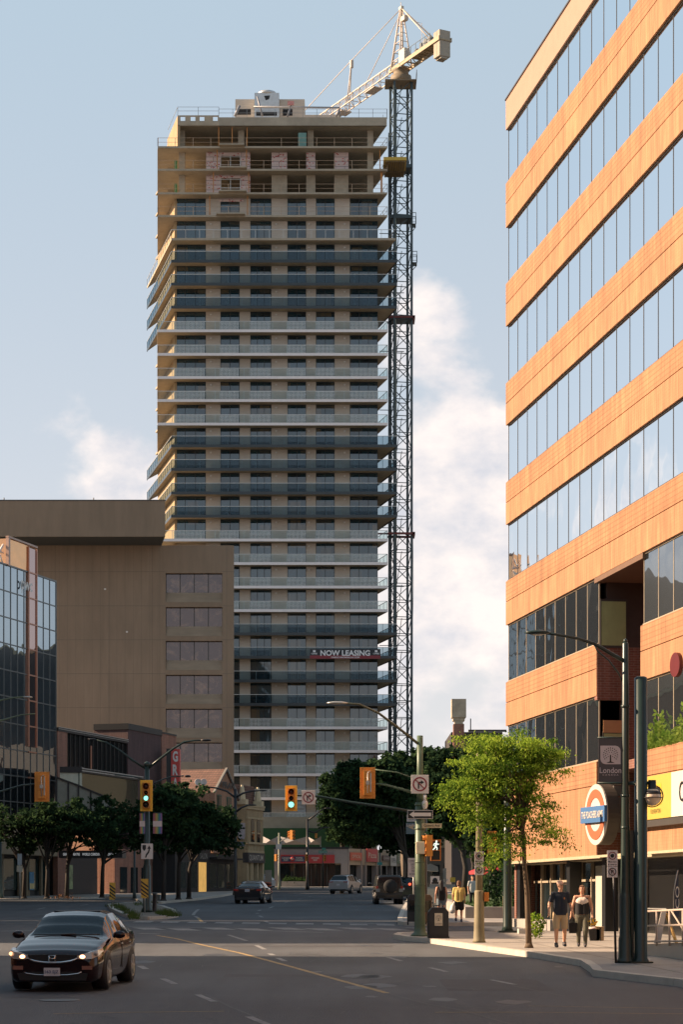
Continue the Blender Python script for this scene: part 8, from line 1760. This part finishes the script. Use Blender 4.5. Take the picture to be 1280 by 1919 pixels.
# --- black sedan driving away
def rearcar(label, px, Y, rz, L_, Wd, Hh, keys, glass, pm, name, wheels, wr, rearg, cowl, lightcol, tail, plate, bar=None, **k):
    t = car(label, (0, 0, 0), 0, L_, Wd, Hh, keys, glass, pm, name, wheels, wr, cowl=cowl, rearg=rearg, **k)
    # turned so that the tail faces the camera
    a = R(180 + rz); off = Vector((math.sin(a) * L_ * 1, -math.cos(a) * L_, 0)); t.rotation_euler = (R(-.85), 0, a)
    t.location = Vector((X_(px, Y), Y, gz(Y))) + off * 1.0; t.location.z = gz(t.location.y); M_tl = mat('tail_lens_' + lightcol, (.28, .015, .012), .15, spec=.8)
    for sd in (-1, 1):
        for (a0, a1, z0, z1, d) in tail:
            b = MB(); b.box(min(sd * a0, sd * a1), max(sd * a0, sd * a1), L_ - d, L_ + .015 - d * .2, z0, z1); b.build('tail_light', M_tl, t, False, bevel=.012)
        b = MB(); b.ball((sd * Wd / 2 * 1.08, L_ * .34, 1.0 * Hh / 1.45), (.11, .07, .075), 10); b.build('door_mirror', pm, t, False)
    car_plate(t, 0, plate[0], plate[1], L_ + .016, True)
    b = MB(); b.box(-Wd * .38, Wd * .38, L_ - .05, L_ + .03, keys[-1][5] - .10, keys[-1][5] + .06); b.build('rear_bumper', M_trim, t, False, bevel=.015)
    if bar: b = MB(); b.box(-bar[0], bar[0], L_ - .02, L_ + .02, bar[1], bar[1] + .03); b.build('chrome_strip', M_chr, t, False)
    return t
KD = [(0, .66, .62, .70, .6, .25), (.1, .74, .68, .88, .7, .2), (.6, .90, .82, .98, .8, .18), (1.3, 1.02, .95, 1, .82, .18), (2.1, 1.38, .98, 1, .70, .18), (2.6, 1.46, .99, 1, .68, .18), (3.2, 1.44, 1.0, 1, .68, .18), (3.7, 1.30, 1.02, 1, .68, .2), (4.3, 1.08, 1.03, .98, .74, .22), (4.75, 1.06, 1.0, .95, .76, .28), (4.85, .94, .86, .90, .74, .34)]
rearcar('black sedan driving away in the middle lane', 463.5, 135, -7, 4.85, 1.86, 1.46, KD, [(1.75, 2.6), (2.68, 3.4), (3.46, 3.9)], paint('black_paint', (.010, .012, .017), .4), 'sedan_car', (.95, 3.8), .33, (3.62, 4.35), (1.32, 2.1), 'a', [(.58, .90, .82, .95, .03)], (.84, 'CKLR 412'), (.5, .93))
KU = [(0, .86, .80, .72, .6, .3), (.1, .96, .88, .9, .7, .25), (.8, 1.08, .98, 1, .8, .22), (1.3, 1.14, 1.03, 1, .82, .22), (2.0, 1.58, 1.06, 1, .74, .22), (2.5, 1.67, 1.07, 1, .72, .22), (3.6, 1.65, 1.10, 1, .71, .24), (4.2, 1.56, 1.14, .99, .70, .26), (4.55, 1.22, 1.12, .96, .74, .3), (4.68, 1.05, .98, .92, .76, .36)]
rearcar('silver crossover car crossing the far junction', 634, 186, -17, 4.68, 1.90, 1.67, KU, [(1.75, 2.6), (2.68, 3.5), (3.56, 4.15)], paint('silver_paint', (.42, .43, .44), .7), 'crossover_car', (.95, 3.7), .37, (4.18, 4.58), (1.35, 2.0), 'b', [(.48, .86, 1.0, 1.09, .04)], (.80, None), (.55, 1.10))
KJ = [(0, 1.0, .96, .70, .6, .4), (.05, 1.06, 1.0, .80, .7, .4), (1.4, 1.12, 1.06, .82, .74, .4), (1.5, 1.16, 1.08, .88, .78, .4), (1.75, 1.78, 1.12, .9, .76, .4), (1.9, 1.83, 1.12, .9, .76, .4), (3.9, 1.83, 1.12, .9, .76, .4), (4.10, 1.80, 1.12, .9, .74, .42), (4.14, 1.70, 1.10, .88, .70, .46)]
jp = rearcar('dark boxy off road jeep with a spare wheel, parked at the right kerb', 730, 133, 3, 4.14, 1.95, 1.85, KJ, [(1.9, 2.8), (2.9, 3.95)], paint('jeep_black', (.010, .011, .012), .1), 'offroad_car', (.75, 3.3), .42, None, (1.5, 1.76), 'c', [(.70, .84, .95, 1.15, .02)], (.70, None), boxy=True)
b = MB(); b.box(-.60, .60, 4.12, 4.15, 1.22, 1.66); b.build('rear_window', M_cglass, jp, False)
b = MB(); b.lathe([(.01, 4.42), (.22, 4.42), (.25, 4.40), (.40, 4.40), (.43, 4.33), (.43, 4.2), (.30, 4.16)], (-.05, 0, 1.12), axis='y', n=28); b.build('spare_wheel', M_tyre, jp, False)
b = MB(); b.box(-.82, .82, 4.12, 4.30, .55, .72); b.build('bumper', M_trim, jp, False)
for sd in (-1, 1): b = MB(); b.box(min(sd * .60, sd * .84), max(sd * .60, sd * .84), 4.13, 4.16, .78, .98); b.build('body_panel', mat('jeep_grey_panel', (.20, .20, .19), .5), jp, False)
for sd in (-1, 1):
    b = MB(); b.box(min(sd * .80, sd * .99), max(sd * .80, sd * .99), 2.85, 3.8, .82, .90); b.build('fender', M_trim, jp, False)
rearcar('dark car parked ahead of the jeep with its right brake light glowing', 754, 149, 4, 4.7, 1.9, 1.75, KU, [(1.75, 2.6), (2.68, 3.5), (3.56, 4.15)], paint('graphite_paint', (.03, .03, .034), .5), 'parked_car', (.95, 3.7), .37, (4.18, 4.58), (1.35, 2.0), 'd', [(.66, .88, 1.0, 1.4, .04)], (.80, None))
b = MB(); b.ball((X_(768, 148.9), 148.9, Z_(1656, 148.9)), (.10, .04, .09), 10); tag(b.build('brake_lamp', mat('brake_lit', (.8, .1, .05), .3, emit=(1, .10, .04, .9))), 'glowing red brake lamp on the car ahead of the jeep', 'lamp')
rearcar('pale car mostly hidden behind the traffic barrels at the far left kerb', 508, 222, 60, 4.68, 1.85, 1.5, KU, [(1.75, 2.6), (2.68, 3.5)], paint('white_paint_car', (.5, .5, .5), .2), 'parked_car', (.95, 3.7), .35, (4.18, 4.58), (1.35, 2.0), 'e', [(.6, .86, 1.0, 1.09, .04)], (.80, None))
